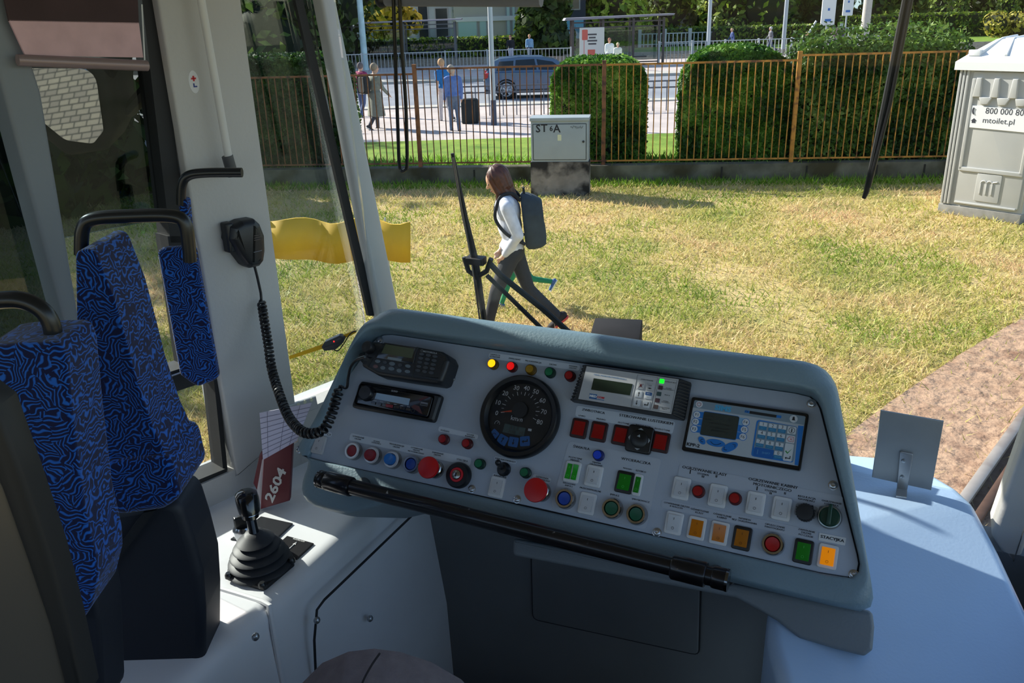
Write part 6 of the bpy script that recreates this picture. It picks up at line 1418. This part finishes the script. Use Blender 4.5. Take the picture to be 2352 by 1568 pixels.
# mirror joystick
u, v = Q(1468, 1008, .008); f = D.sub(u, v)
strip_([(1436, 1032), (1494, 1042), (1496, 1028), (1440, 1020)], m=mat('white film', (186, 188, 192), .5), r=.001, name='backing_film')
o = MB(mat('black joystick housing', (16, 18, 21), .35)).prism(rect(.0365, .0385, .005), f, 0, .008, .002).build('mirror_joystick', root, 'black square mirror joystick with arrows')
MB(MATS['black joystick housing']).lathe(f, [(.0125, .006), (.0125, .0095), (.008, .012), (.0001, .0122)], 28).build('stick', o)
q = MB(mat('pale arrow', (150, 156, 160), .5))
for a_ in range(4):
    fr2 = f.rot(a_*math.pi/2); q.add([fr2.p(-.004, .0132, .0083), fr2.p(.004, .0132, .0083), fr2.p(0, .0158, .0083)], [(0, 1, 2)])
q.add([f.p(-.003, .003, .0124), f.p(.002, .002, .0124), f.p(.001, .006, .0124)], [(0, 1, 2)]); q.build('arrows', o, smooth=0)
# ---- screws of the panel
m_scr = mat('zinc screw', (178, 182, 188), .25, metal=.9)
for x, y in ((685, 1031.6), (870, 779.5), (1036, 868), (1082, 1122), (1186, 1145.5), (1508, 1222), (1864, 926), (1913.5, 1113.8), (1961, 1319)):
    u, v = Q(x, y, .003); f = D.sub(u, v)
    o = MB(m_scr).lathe(f, [(.0062, 0), (.0062, .0008), (.005, .001), (.0046, .0028), (.003, .0038), (.002, .0039), (.0018, .0022), (.0001, .002)], 24).build('screw', root)
# ---- handle bar
hp = lambda x, y, w: D.p(*Q(x, y, w), w)
h0, h1 = hp(735, 1100, .042), hp(1662, 1330, .042); hd_ = (h1-h0).normalized()
m_bar = mat('worn black enamel', (22, 22, 26), .32, metal=.3, dirt=((176, 176, 180), 60, .7, .76), coat=.3)
o = MB(m_bar).cyl(h0, h1, .0122, n=24).build('handle_bar', root, 'black worn tubular handle bar across the dashboard front')
L_ = (h1-h0).length
for a_, b_, r in ((.0, .012, .0140), (.013, .06, .0152), (L_-.066, L_-.022, .0162), (L_-.014, L_+.006, .0142)):
    MB(mat('black sleeve', (24, 24, 28), .28, metal=.4, coat=.3)).tube([h0+hd_*a_, h0+hd_*(a_+.002), h0+hd_*(b_-.002), h0+hd_*b_], [r*.93, r, r, r*.93], 24).build('sleeve', o)
MB(mat('chrome end', (120, 122, 126), .15, metal=1)).tube([h0-hd_*.002, h0+hd_*.001], [.0138, .0142], 24).build('end_ring', o); MB(MATS['chrome end']).tube([h1+hd_*.003, h1+hd_*.0065], [.0146, .0146], 24).build('end_ring', o)
for x, y, t in ((835, 1104, .085), (1655, 1312, L_-.02)):
    b_ = hp(x, y, -.012); MB(m_bar).tube([b_-D.z*.02, b_, h0+hd_*t], [.012, .011, .009], 16).lathe(Fr(b_, D.x, D.y), [(.021, -.02), (.021, .002), (.016, .006), (.0, .007)], 28).build('bracket', o)

# ================================================================== INSTRUMENTS IN THE PANEL
# speedometer
SW = .016; u, v = Q(1188.6, 953.9, SW); f = D.sub(u, v); RS = .0632
sp = thing('speedometer', 'round black speedometer reading zero, in the middle of the dashboard', 'speedometer', f.o)
MB(mat('black bezel', (15, 17, 21), .38)).lathe(f, [(RS*.98, 0), (RS, .004), (RS*.985, SW-.003), (RS*.95, SW), (RS*.86, SW-.001), (RS*.80, SW-.007), (RS*.79, SW-.009)], 72, True, False).build('bezel', sp)
dl = MB(mat('dial black', (24, 26, 32), .6)).lathe(f, [(RS*.82, .0045), (.0001, .0046)], 64).build('dial', sp)
WD = SW-.011
dq = lambda x, y: Q(x, y, WD)
q = MB(mat('dial white', (206, 208, 214), .6)); hub = Vector(dq(1195, 942))
nums = [('0', 1141, 948), ('10', 1144.7, 923.9), ('20', 1160.8, 902.8), ('30', 1186.6, 890.4), ('40', 1210, 891), ('50', 1231, 899), ('60', 1246.3, 919.4), ('70', 1249, 945.4), ('80', 1239.5, 969)]
dirs = []
for t, x, y in nums:
    p = Vector(dq(x, y)); q.text(t, Fr(D.p(p.x, p.y, 0), D.x, D.y).rot(-.05), size=.0098, w=WD, bold=.006); dirs.append(p-hub)
for i, d_ in enumerate(dirs):
    a_ = hub+d_*.66; b_ = hub+d_*.82
    if d_.length > 0: q.tube([D.p(a_.x, a_.y, WD), D.p(b_.x, b_.y, WD)], .0005, 4)
    if i < len(dirs)-1:
        m_ = (dirs[i]+dirs[i+1])/2; a_ = hub+m_*.72; b_ = hub+m_*.82; q.tube([D.p(a_.x, a_.y, WD), D.p(b_.x, b_.y, WD)], .0003, 4)
p = dq(1187, 961); q.text('km/h', Fr(D.p(p[0], p[1], 0), D.x, D.y), size=.0098, w=WD, bold=.006)
p = Vector(dq(1142, 972)); q.tube([D.p(p.x+.004*math.cos(t), p.y+.004*math.sin(t), WD) for t in [math.pi*(k/8)*1.2-.3 for k in range(9)]], .0003, 4); q.tube([D.p(p.x, p.y, WD), D.p(p.x+.002, p.y+.003, WD)], .0003, 4)
p = Vector(dq(1217, 987)); q.prism(rect(.0055, .0035, cx=p.x, cy=p.y), D, WD, WD+.0002); q.build('scale', dl, smooth=0)
u1 = Vector(dq(1177, 944.5)); u2 = Vector(dq(1151, 946.5)); dd = (u2-u1).normalized(); nn = Vector((-dd.y, dd.x))
MB(mat('orange needle', (206, 66, 34), .5)).prism([tuple(u1+nn*.0014), tuple(u2), tuple(u1-nn*.0014)], D, WD+.002, WD+.003).build('needle', sp, smooth=0)
MB(mat('hub black', (18, 19, 23), .5)).lathe(D.sub(hub.x+.001, hub.y, 0), [(.0125, WD), (.0118, WD+.005), (.0, WD+.0055)], 32).build('hub', sp)
sc = MB(mat('lcd dim green', (66, 88, 92), .25)).prism([dq(*p) for p in ((1154, 992), (1203, 1002), (1208, 983), (1160, 972.5))], D, WD-.0004, WD+.0004).build('display', sp, smooth=0)
texts(sc, [('313', 1181, 982, 20), ('708  75', 1184, 993, 34)], mat('lcd ink', (38, 52, 54), .5), WD+.0006)
q = MB(mat('blue key', (26, 96, 164), .45)); qk = MB(m_ink)
for (x, y), t, a_ in zip(((1134.7, 998), (1154.6, 1009.8), (1179.5, 1014.7), (1206, 1013)), ('C', '↑', '↓', '↵'), (-.55, -.3, .02, .25)):
    p = dq(x, y); ff = D.sub(p[0], p[1], 0).rot(a_); q.prism(rect(.0155 if t != 'C' else .0125, .0145, .002), ff, WD, WD+.0008); 
    if t == 'C': qk.text('C', ff, size=.009, w=WD+.001)
    elif t == '↵': qk.prism([(-.005, -.0005), (-.002, .002), (-.002, .0004), (.003, .0004), (.003, .003), (.0045, .003), (.0045, -.0012), (-.002, -.0012), (-.002, -.003)], ff, WD+.0009, WD+.001)
    else:
        s_ = 1 if t == '↑' else -1; qk.prism([(-.0006, -.004*s_), (.0006, -.004*s_), (.0006, .001*s_), (.0022, .001*s_), (0, .0045*s_), (-.0022, .001*s_), (-.0006, .001*s_)], ff, WD+.0009, WD+.001)
kk = q.build('keys', sp, smooth=0); qk.build('key_marks', kk, smooth=0)
MB(glass('dial glass', (.95, .96, .97), .7)).lathe(f, [(RS*.81, SW-.0075), (.0001, SW-.0072)], 48, False, True).build('glass', sp)

# two way radio
RW = .036
rd = thing('two_way_radio', 'black two way radio control head with keypad at the top left of the dashboard', 'radio', D.p(*Q(930, 840), 0))
A = lambda x, y: (680+x/5.2275, 770+y/5.2275)
rp_ = [Q(*A(x, y), RW) for x, y in ((770, 360), (960, 468), (1410, 540), (1690, 578), (1745, 560), (1800, 420), (1836, 300), (1800, 225), (1740, 185), (1450, 130), (1000, 75), (915, 66), (850, 100), (800, 220))]
m_rad = mat('charcoal radio plastic', (30, 34, 39), .42, bump=.05, bscale=900)
bd = MB(m_rad).prism(rpoly(rp_, .006, 4), D, 0.0, RW, .008, .0, 4).build('body', rd)
sc = MB(mat('radio display window', (34, 38, 40), .1, spec=.7)).prism(rpoly([Q(*A(x, y), RW) for x, y in ((945, 270), (1410, 345), (1455, 150), (1060, 85))], .003, 3), D, RW-.001, RW+.0012, .0008).build('display_window', rd)
MB(mat('radio lcd', (70, 78, 56), .2)).prism([Q(*A(x, y), RW) for x, y in ((1030, 215), (1395, 278), (1425, 165), (1080, 108))], D, RW+.001, RW+.0015).build('display', sc, smooth=0)
q = MB(mat('pale glint strip', (120, 134, 142), .2)).prism([Q(*A(x, y), RW) for x, y in ((1100, 285), (1265, 315), (1275, 285), (1110, 258))], D, RW+.001, RW+.0016); q.build('glint_strip', sc, smooth=0)  # pale glint painted as a strip on the display window
q = MB(m_rad); u, v = Q(*A(1425, 330), RW); q.tube([D.p(*Q(*A(1400, 500), RW), RW-.0005), D.p(*Q(*A(1460, 140), RW), RW-.0005)], .0012, 6)
q.build('ridge', rd)
mk = mat('grey rubber key', (96, 108, 118), .55); mk2 = mat('dark rubber key', (56, 62, 70), .5); mk3 = mat('reddish key', (104, 78, 80), .55)
def keys(pts, w_, h_, m, parent, wz, zh=.0018, name='key'):
    for x, y in pts:
        u, v = Q(x, y, wz); MB(m).prism(circ(w_/2, 16, 0, 0, h_/2), D.sub(u, v), wz-.001, wz+zh, .0008).build(name, parent)
keys([A(983, 312), A(1345, 370), A(1340, 435)], .0095, .0055, mk, rd, RW); keys([A(1070, 327), A(1252, 358)], .008, .0055, mk2, rd, RW)
keys([A(1155, 342), A(1147, 400)], .0105, .0065, mk, rd, RW); keys([A(1045, 390), A(1240, 425)], .009, .0062, mk, rd, RW); keys([A(957, 372)], .009, .006, mk3, rd, RW)
kp = []
for r_ in range(5):
    for c_ in range(3): kp.append(A(1512-c_*-80-r_*11.5, 226+c_*14+r_*49))
keys(kp, .0088, .0052, mk2, rd, RW)
texts(bd, [('MOTOROLA', *A(1610, 203), 31)], mat('radio lettering', (134, 142, 148), .5), RW+.0004, bold=.02)
u, v = Q(*A(1512, 185), RW); q = MB(MATS['radio lettering']); q.loops([[D.p(u+r_*math.cos(t), v+r_*math.sin(t), RW+.0004) for t in [2*math.pi*k/16 for k in range(16)]] for r_ in (.0016, .002)], False, False); q.build('emblem', bd, smooth=0)
u, v = Q(*A(890, 155), RW); MB(MATS['black ribbed knob']).lathe(D.sub(u, v, RW-.002), [(.0098, 0), (.0098, .012), (.008, .0145), (.0, .015)], 20).build('volume_knob', rd)
u, v = Q(*A(840, 285), RW-.01); MB(m_rad).tube([D.p(u-.012, v+.004, RW-.012), D.p(u, v, RW-.01), D.p(u+.018, v-.006, RW-.002)], [.006, .0085, .0085], 14).build('cable_plug', rd)

# car radio
cr = thing('car_radio', 'black car radio with pale display, below the two way radio', 'car radio', D.p(*Q(910, 920), 0))
CW = .012
fo = [Q(*A(x, y), CW) for x, y in ((655, 860), (1640, 1040), (1745, 712), (768, 545))]; fi = [Q(*A(x, y), CW) for x, y in ((700, 825), (1590, 995), (1665, 720), (755, 575))]
q = MB(mat('black radio frame', (20, 22, 26), .45)); po_ = rpoly(ccw(fo), .006, 4); pi_2 = rpoly(ccw(fi), .004, 4)
q.loops([[D.p(u, v, 0) for u, v in po_], [D.p(u, v, CW-.003) for u, v in po_], [D.p(u, v, CW) for u, v in offset_poly(po_, .003)], [D.p(u, v, CW-.001) for u, v in pi_2], [D.p(u, v, CW-.006) for u, v in pi_2]], True, False); q.build('frame', cr)
FWZ = CW-.001
fc_ = MB(mat('glossy radio face', (18, 20, 25), .15, coat=.4)).prism(rpoly([Q(*A(x, y), FWZ) for x, y in ((712, 812), (1575, 985), (1648, 735), (765, 590))], .004, 3), D, .002, FWZ, .0015).build('face', cr)
MB(mat('black dial knob', (22, 24, 30), .3)).lathe(D.sub(*Q(*A(835, 690), FWZ+.006)), [(.0128, FWZ), (.0122, FWZ+.007), (.0105, FWZ+.009), (.0, FWZ+.0092)], 32).build('dial_knob', cr)
sc = MB(mat('radio blue grey display', (142, 166, 190), .2)).prism([Q(*A(x, y), FWZ) for x, y in ((945, 760), (1350, 840), (1370, 760), (970, 690))], D, FWZ-.001, FWZ+.0006).build('display', cr, smooth=0)
q = MB(mat('radio silver trim', (90, 92, 98), .3, metal=.5)).prism([Q(*A(x, y), FWZ) for x, y in ((905, 770), (940, 765), (968, 692), (925, 690))], D, FWZ-.001, FWZ+.001); q.build('trim', cr, smooth=0)
q = MB(MATS['glossy radio face'])
for k in range(7):
    x = 930+k*70; u, v = Q(*A(x, 812+k*13), FWZ); 
    q.prism(rect(.0085, .0042, .0006), D.sub(u, v), FWZ-.0005, FWZ+.0016, .0004)
q.build('preset_keys', cr, smooth=0)
u, v = Q(*A(1125, 848), FWZ); MB(mat('dull red key', (130, 30, 42), .35)).prism(rect(.013, .0048, .0008), D.sub(u, v).rot(-.0), FWZ-.0005, FWZ+.002, .0005).build('red_key', cr)
q = MB(mat('pale print', (168, 170, 176), .5))
for k in range(6): u, v = Q(*A(950+k*80, 783+k*15), FWZ); q.prism(rect(.005, .0008), D.sub(u, v), FWZ-.0002, FWZ+.0004)
u, v = Q(*A(1185, 670), FWZ); q.text('SONY', D.sub(u, v), width=.0125, w=FWZ+.0003, bold=.02); q.build('lettering', fc_, smooth=0)
u, v = Q(*A(1540, 825), FWZ); MB(mat('usb slot metal', (120, 122, 126), .3, metal=.8)).prism(rect(.0125, .0055), D.sub(u, v), FWZ-.0005, FWZ+.001).m(m_blk).prism(rect(.011, .002, cy=-.001), D.sub(u, v), FWZ, FWZ+.0014).build('usb_socket', cr, smooth=0)
u, v = Q(*A(1405, 905), FWZ); MB(m_blk).lathe(D.sub(u, v), [(.0035, FWZ-.0005), (.0035, FWZ+.001), (.002, FWZ+.001), (.002, FWZ-.0005)], 16).build('aux_socket', cr)
q = MB(mat('dark red gloss streak', (72, 22, 30), .2)); q.prism([Q(*A(x, y), FWZ) for x, y in ((1380, 860), (1520, 950), (1480, 850), (1420, 830))], D, FWZ-.0005, FWZ+.0003); q.prism([Q(*A(x, y), FWZ) for x, y in ((1490, 790), (1600, 740), (1560, 730), (1470, 770))], D, FWZ-.0005, FWZ+.0003); q.build('red_trim', fc_, smooth=0)

# monitoring panel
mp_ = thing('monitoring_panel', 'grey and white monitoring panel with a small lcd at the top of the dashboard', 'control panel', D.p(*Q(1450, 900), 0))
MW = .026
B_ = lambda x, y: (1290+x/7.126, 830+y/7.126)
fo = [Q(*p, MW) for p in ((1328.6-8, 918), (1545, 953), (1562, 869), (1347.5-4, 839))]
base = [Q(*B_(x, y), .004) for x, y in ((165, 660), (2005, 968), (2125, 350), (380, 62))]
q = MB(mat('charcoal panel case', (38, 41, 45), .5, var=.1, vscale=90)); q.loops([[D.p(u, v, 0) for u, v in rpoly(ccw(base), .003, 3)], [D.p(u, v, .008) for u, v in rpoly(ccw(base), .003, 3)], [D.p(u, v, MW) for u, v in rpoly(ccw(fo), .002, 3)]]); cs = q.build('case', mp_)
q = MB(MATS['charcoal panel case'])
for e0, e1, b0_, b1_ in ((base[0], base[3], fo[0], fo[3]), (base[1], base[2], fo[1], fo[2])):
    for k in range(12):
        t = (k+.5)/12; a_ = Vector(e0).lerp(Vector(e1), t); b_ = Vector(b0_).lerp(Vector(b1_), t); q.tube([D.p(a_.x, a_.y, .009), D.p(b_.x, b_.y, MW-.0005)], .0016, 5)
q.build('ribs', cs).__setitem__('kind', 'stuff')
face = [Q(*B_(x, y), MW) for x, y in ((275, 612), (1795, 860), (1918, 292), (412, 78))]
fc_ = MB(mat('pale panel face', (170, 172, 176), .45)).prism(face, D, MW-.001, MW+.0006).build('face', mp_, smooth=0)
WZ = MW+.0006
MB(mat('dark green lcd', (36, 48, 38), .2)).prism([Q(*B_(x, y), WZ) for x, y in ((483, 460), (1118, 556), (1163, 370), (527, 274))], D, WZ-.0005, WZ+.0006).build('display', mp_, smooth=0)
texts(fc_, [('PANEL MONITOROWANIA', *B_(735, 242), 56), ('P4920-3', *B_(1003, 286), 15)], mat('blue print', (40, 100, 150), .6), WZ+.0003)
texts(fc_, [('STEROWANIE', *B_(1398, 303), 27), ('NAPIĘCIE SIECI', *B_(1780, 340), 25), ('AWARIA\nPRZETWORNICY', *B_(1752, 450), 26), ('PRACA', *B_(1730, 550), 12), ('AWARIA\nFALOWNIKA', *B_(1705, 660), 18), ('ZAKŁÓCENIE\nPRACY', *B_(1685, 765), 22)], mat('grey print', (70, 72, 76), .6), WZ+.0003, name='small_lettering')
lg = MB(mat('logo blue', (34, 92, 150), .6)).prism([Q(*B_(x, y), WZ) for x, y in ((448, 592), (572, 612), (582, 540), (458, 522))], D, WZ-.0002, WZ+.0003)
lg.prism([Q(*B_(x, y), WZ) for x, y in ((448, 604), (695, 640), (696, 630), (450, 596))], D, WZ-.0002, WZ+.0003); lg = lg.build('logo', mp_, smooth=0)
texts(lg, [('MED', *B_(515, 566), 15.5)], mat('logo white', (214, 216, 220), .6), WZ+.0005, bold=.05, name='white_lettering'); texts(lg, [('COM', *B_(640, 588), 15.5)], mat('logo red', (192, 34, 46), .6), WZ+.0005, bold=.03, name='red_lettering')
mkey = mat('pale membrane key', (190, 194, 200), .45); qk = MB(m_ink); qr = MB(mat('dark red mark', (96, 26, 34), .6))
for (x, y), t in zip(((1297, 397), (1447, 418), (1263, 535), (1420, 558), (1230, 672), (1385, 700)), 'bt^mve'):
    u, v = Q(*B_(x, y), WZ); ff = D.sub(u, v)
    MB(mkey if t in '^vem' else MATS['pale panel face']).prism(rect(.0098, .0098, .0016), ff, WZ-.0002, WZ+.0007, .0004).build('key', mp_)
    z = WZ+.0009
    if t in '^v':
        s_ = 1 if t == '^' else -1; qk.prism([(-.0004, -.003*s_), (.0004, -.003*s_), (.0004, .001*s_), (.0014, .001*s_), (0, .0034*s_), (-.0014, .001*s_), (-.0004, .001*s_)], ff, z-.0002, z)
    elif t == 'e': qk.prism([(-.003, -.001), (-.0015, .0006), (-.0015, -.0004), (.0018, -.0004), (.0018, .003), (.003, .003), (.003, -.0016), (-.0015, -.0016), (-.0015, -.0026)], ff, z-.0002, z)
    elif t == 'b': qr.prism([(-.002, -.0014), (.002, -.0014), (.0006, .0024), (-.0006, .0024)], ff, z-.0002, z); qr.tube([ff.p(-.003, -.003, z), ff.p(.003, .003, z)], .0002, 4); qr.tube([ff.p(.003, -.003, z), ff.p(-.003, .003, z)], .0002, 4)
    elif t == 't': qk.text('TEST', ff.sub(0, .002), width=.005, w=z); qk.prism([(-.003, -.002), (0, -.001), (.003, -.002), (0, -.003)], ff, z-.0002, z)
    else:
        MB(mat('menu blue', (22, 70, 124), .5)).prism(rect(.0094, .0046, .001, cy=.0024), ff, WZ, z-.0001).build('blue_key', mp_); qk.text('ESC', ff.sub(0, -.0022), width=.0036, w=z)
        MB(MATS['logo white']).text('MENU', ff.sub(0, .0024), width=.0048, w=z+.0002).build('menu_lettering', mp_, smooth=0)
qk.build('key_marks', mp_, smooth=0); qr.build('red_key_mark', mp_, smooth=0)
for (x, y), m_ in zip(((1640, 322), (1620, 428), (1595, 530), (1570, 637), (1545, 743)), (mat('lit green led', (10, 255, 30), .3, emit=1.3), mat('dark plum led', (74, 52, 62), .4), mat('dark teal led', (56, 78, 82), .4), MATS.get('dark plum led'), mat('dark brown led', (86, 72, 72), .4))):
    u, v = Q(*B_(x, y), WZ); MB(m_ or MATS['dark plum led']).prism(rect(.0062, .0058, .0008), D.sub(u, v), WZ-.0002, WZ+.0006).build('led', mp_, smooth=0)
q = MB(MATS['grey print'])
for pts in (((1135, 735), (1455, 785), (1575, 262), (1245, 215)), ((1490, 785), (1785, 835), (1890, 312), (1600, 266))):
    q.tube([D.p(*Q(*B_(x, y), WZ), WZ+.0001) for x, y in pts], .00025, 4, closed=True)
q.build('outlines', mp_, smooth=0)

# ticket computer
tk = thing('onboard_computer', 'blue and white onboard computer with keypad at the right of the dashboard', 'terminal', D.p(*Q(1715, 995), 0))
TW = .011
E_ = lambda x, y: (1550+x/7.127, 890+y/7.127)
fo = [Q(*E_(x, y), TW) for x, y in ((108, 1022), (2052, 1358), (2194, 428), (282, 148))]; fi = [Q(*E_(x, y), TW) for x, y in ((172, 968), (2020, 1282), (2140, 470), (322, 203))]
po_ = rpoly(ccw(fo), .003, 3); pi_2 = rpoly(ccw(fi), .002, 3)
MB(mat('black terminal frame', (12, 13, 16), .3)).loops([[D.p(u, v, 0) for u, v in po_], [D.p(u, v, TW-.001) for u, v in po_], [D.p(u, v, TW) for u, v in offset_poly(po_, .001)], [D.p(u, v, TW) for u, v in offset_poly(pi_2, -.0006)], [D.p(u, v, TW-.0035) for u, v in pi_2]], True, False).build('frame', tk)
TZ = TW-.0015
T_ = lambda *p: [Q(*E_(x, y), TZ) for x, y in p]
fc_ = MB(mat('terminal pale face', (168, 176, 184), .4)).prism(T_((170, 970), (2022, 1284), (2142, 468), (320, 200)), D, .002, TZ).build('face', tk, smooth=0)
m_tb = mat('terminal blue', (26, 110, 186), .4); m_tb2 = mat('terminal teal key', (44, 118, 160), .4); m_tg = mat('terminal grey band', (120, 138, 152), .4)
def flat(m_, pts, name, parent=fc_, z=.0002, r=0):
    p = T_(*pts); return MB(m_).prism(rpoly(p, r, 3) if r else p, D, TZ-.0003, TZ+z).build(name, parent, smooth=0)
flat(m_tg, ((300, 322), (2115, 610), (2138, 470), (322, 205)), 'grey_band', z=.0001)
flat(m_tb, ((1960, 1262), (2022, 1275), (2112, 628), (2020, 620)), 'blue_edge')
flat(m_tb, ((1245, 1120), (1940, 1232), (2016, 640), (1345, 520)), 'keypad_field', z=.0003, r=.004)
flat(MATS['terminal grey band'], ((1290, 1000), (1950, 1222), (2005, 640), (1365, 545)), 'keypad_grey', z=.0004, r=.004)
for y in (0, 1, 2):
    flat(m_tb, ((322-22*y, 490+116*y), (470-20*y, 508+116*y), (478-20*y, 402+116*y), (345-22*y, 388+116*y)), 'blue_tab')
    flat(m_tb if y else mat('pale blue tab', (120, 166, 200), .4), ((1030-22*y, 598+118*y), (1180-22*y, 620+118*y), (1200-22*y, 510+118*y), (1045-22*y, 485+118*y)), 'blue_tab')
flat(m_tb, ((402, 772), (1002, 866), (1064, 470), (474, 380)), 'display_surround', z=.0003, r=.003)
sc = flat(mat('terminal lcd', (52, 60, 58), .2), ((412, 768), (998, 856), (1058, 476), (480, 390)), 'display', tk, .0006, .0025)
texts(sc, [('ROZKŁAD', *E_(590, 470), 25), ('0/0/17', *E_(545, 515), 19), ('8', *E_(885, 515), 3.5), ('MPK WROCŁAW', *E_(740, 600), 45), ('Na linii kasowniki', *E_(735, 660), 42), ('przystanku', *E_(720, 710), 32)], mat('terminal lcd ink', (26, 32, 32), .5), TZ+.0008)
qk = MB(m_ink)
m_key = mat('white terminal key', (196, 202, 208), .4); m_dim = mat('pale blue letters', (96, 160, 200), .5); qd = MB(m_dim)
for t, x, y in (('F1', 362, 443), ('F2', 340, 557), ('F3', 318, 675), ('F4', 1160, 567), ('F5', 1137, 687), ('F6', 1113, 805)):
    u, v = Q(*E_(x, y), TZ); ff = D.sub(u, v); MB(m_tb).prism(circ(.0052, 20), ff, TZ-.0003, TZ+.0005).m(m_key).prism(circ(.0045, 20), ff, TZ, TZ+.0008).build('key', tk, smooth=0); qk.text(t, ff, size=.0058, w=TZ+.001, bold=.0)
for (x, y), (a_, b_), rr, t in (((443, 865), (.0062, .004), -.75, 'C'), ((670, 905), (.0125, .005), -.0, 'u'), ((900, 975), (.0115, .0055), .62, 'l')):
    u, v = Q(*E_(x, y), TZ); ff = D.sub(u, v); MB(m_tb).prism(circ(a_, 24, 0, 0, b_), ff.rot(rr), TZ-.0003, TZ+.0009, .0004).build('oval_key', tk, smooth=0)
    if t == 'C': qk.text('C', ff, size=.0058, w=TZ+.0011, bold=.02)
    elif t == 'u': qk.tube([ff.p(-.0072+.0144*k/8, -.0003-.0034*math.sin(math.pi*k/8)+.001, TZ+.001) for k in range(9)], .0004, 4)
    else: qk.tube([ff.p(*p, TZ+.001) for p in ((-.0068, -.001), (-.0068, -.0045), (-.003, -.0045))], .0004, 4); qk.tube([ff.p(*p, TZ+.001) for p in ((.003, .0045), (.0068, .0045), (.0068, .001))], .0004, 4)
for t, s_, x, y in (('1', 'GŻ', 1445, 630), ('2', 'ABC', 1600, 658), ('3', 'DEF', 1757, 680), ('4', 'GHI', 1420, 770), ('5', 'JKL', 1577, 797), ('6', 'MNO', 1735, 820), ('7', 'PQRS', 1393, 910), ('8', 'TUV', 1552, 940), ('9', 'WXYZ', 1710, 965), ('0', 'spacja', 1688, 1105)):
    u, v = Q(*E_(x, y), TZ); ff = D.sub(u, v); k = MB(m_key).prism(rect(.0098, .0052, .0006, cy=.0024), ff, TZ, TZ+.0008).m(m_tb2).prism(rect(.0098, .0048, .0006, cy=-.0026), ff, TZ, TZ+.0008).build('key', tk, smooth=0)
    qk.text(t, ff.sub(0, .0026), size=.006, w=TZ+.001); qd.text(s_, ff.sub(0, -.0026), width=min(.0078, .0022*len(s_)), w=TZ+.001)
u, v = Q(*E_(1455, 1068), TZ); ff = D.sub(u, v); MB(mat('shift key blue', (22, 92, 166), .4)).prism(rect(.0245, .012, .001), ff, TZ, TZ+.0008).build('shift_key', tk, smooth=0); qd.text('SHIFT', ff.sub(.003, 0), width=.0105, w=TZ+.001); qd.tube([ff.p(-.008, .003, TZ+.001), ff.p(-.008, -.003, TZ+.001)], .0003, 4)
for (x, y), h_, t in (((1915, 700), .0098, 'i'), ((1893, 845), .0098, 'x'), ((1860, 1060), .0232, 'ok')):
    u, v = Q(*E_(x, y), TZ); ff = D.sub(u, v); MB(m_key).prism(rect(.0108, h_, .0014), ff, TZ, TZ+.0009).build('key', tk, smooth=0); z = TZ+.0011
    if t == 'i': qk.loops([[ff.p(r_*math.cos(2*math.pi*k/20), r_*math.sin(2*math.pi*k/20), z) for k in range(20)] for r_ in (.0034, .004)], False, False); qk.text('i', ff, size=.0066, w=z, bold=.06)
    elif t == 'x':
        q = MB(mat('key red', (190, 36, 46), .5)); q.tube([ff.p(*p, z) for p in ((-.004, 0), (-.002, .003), (.004, .003), (.004, -.003), (-.002, -.003))], .0003, 4, closed=True); q.tube([ff.p(-.0006, -.0014, z), ff.p(.0022, .0014, z)], .0003, 4); q.tube([ff.p(-.0006, .0014, z), ff.p(.0022, -.0014, z)], .0003, 4); q.build('red_mark', tk, smooth=0)
    else:
        q = MB(mat('key green', (30, 130, 50), .5)); q.prism([(-.0042, .0005), (-.0032, .0022), (-.0012, -.0005), (.0042, .006), (-.001, -.0022)], ff, z-.0002, z); q.build('green_tick', tk, smooth=0)
        qk.prism([(-.0035, -.0078), (-.0015, -.006), (-.0015, -.0072), (.0024, -.0072), (.0024, -.0044), (.0035, -.0044), (.0035, -.0083), (-.0015, -.0083), (-.0015, -.0096)], ff, z-.0002, z)
u, v = Q(*E_(400, 273), TZ); ff = D.sub(u, v); MB(m_key).prism(circ(.0047, 20), ff, TZ, TZ+.0007).build('key', tk, smooth=0); q = MB(mat('power red', (150, 40, 56), .5)); q.tube([ff.p(.0026*math.cos(t), .0026*math.sin(t), TZ+.0009) for t in [math.pi/2+.5+k*(2*math.pi-1)/14 for k in range(15)]], .0003, 4); q.tube([ff.p(0, .0008, TZ+.0009), ff.p(0, .0032, TZ+.0009)], .0003, 4); q.build('power_mark', tk, smooth=0)
u, v = Q(*E_(1945, 512), TZ); ff = D.sub(u, v); MB(m_key).prism(circ(.005, 20), ff, TZ, TZ+.0007).build('key', tk, smooth=0); qk.prism([(-.002, -.002), (.002, -.002), (.0008, .003), (-.0008, .003)], ff, TZ+.0007, TZ+.0009); qk.tube([ff.p(-.003, .003, TZ+.0009), ff.p(.003, -.003, TZ+.0009)], .0002, 4)
sl_ = flat(m_blk, ((1220, 425), (1660, 492), (1668, 448), (1228, 380)), 'card_slot', tk, .0004)
flat(m_tb, ((1140, 405), (1220, 420), (1226, 382), (1150, 368)), 'slot_mark', tk, .0004); flat(m_tb, ((1662, 492), (1740, 502), (1748, 460), (1668, 448)), 'slot_mark', tk, .0004)
q = MB(mat('cyan print', (64, 156, 200), .5)); u, v = Q(*E_(790, 340), TZ); q.text('SIMS', D.sub(u, v), width=.0225, w=TZ+.0004, bold=.05, cap=.0075); q.build('brand_lettering', fc_, smooth=0)
u, v = Q(*E_(302, 938), TZ); qk.text('KPP-2', D.sub(u, v), width=.0178, w=TZ+.0004, bold=.03); u, v = Q(*E_(1180, 393), TZ); qk.text('CF', D.sub(u, v), width=.004, w=TZ+.0008)
qk.build('lettering', tk, smooth=0); qd.build('pale_lettering', tk, smooth=0)
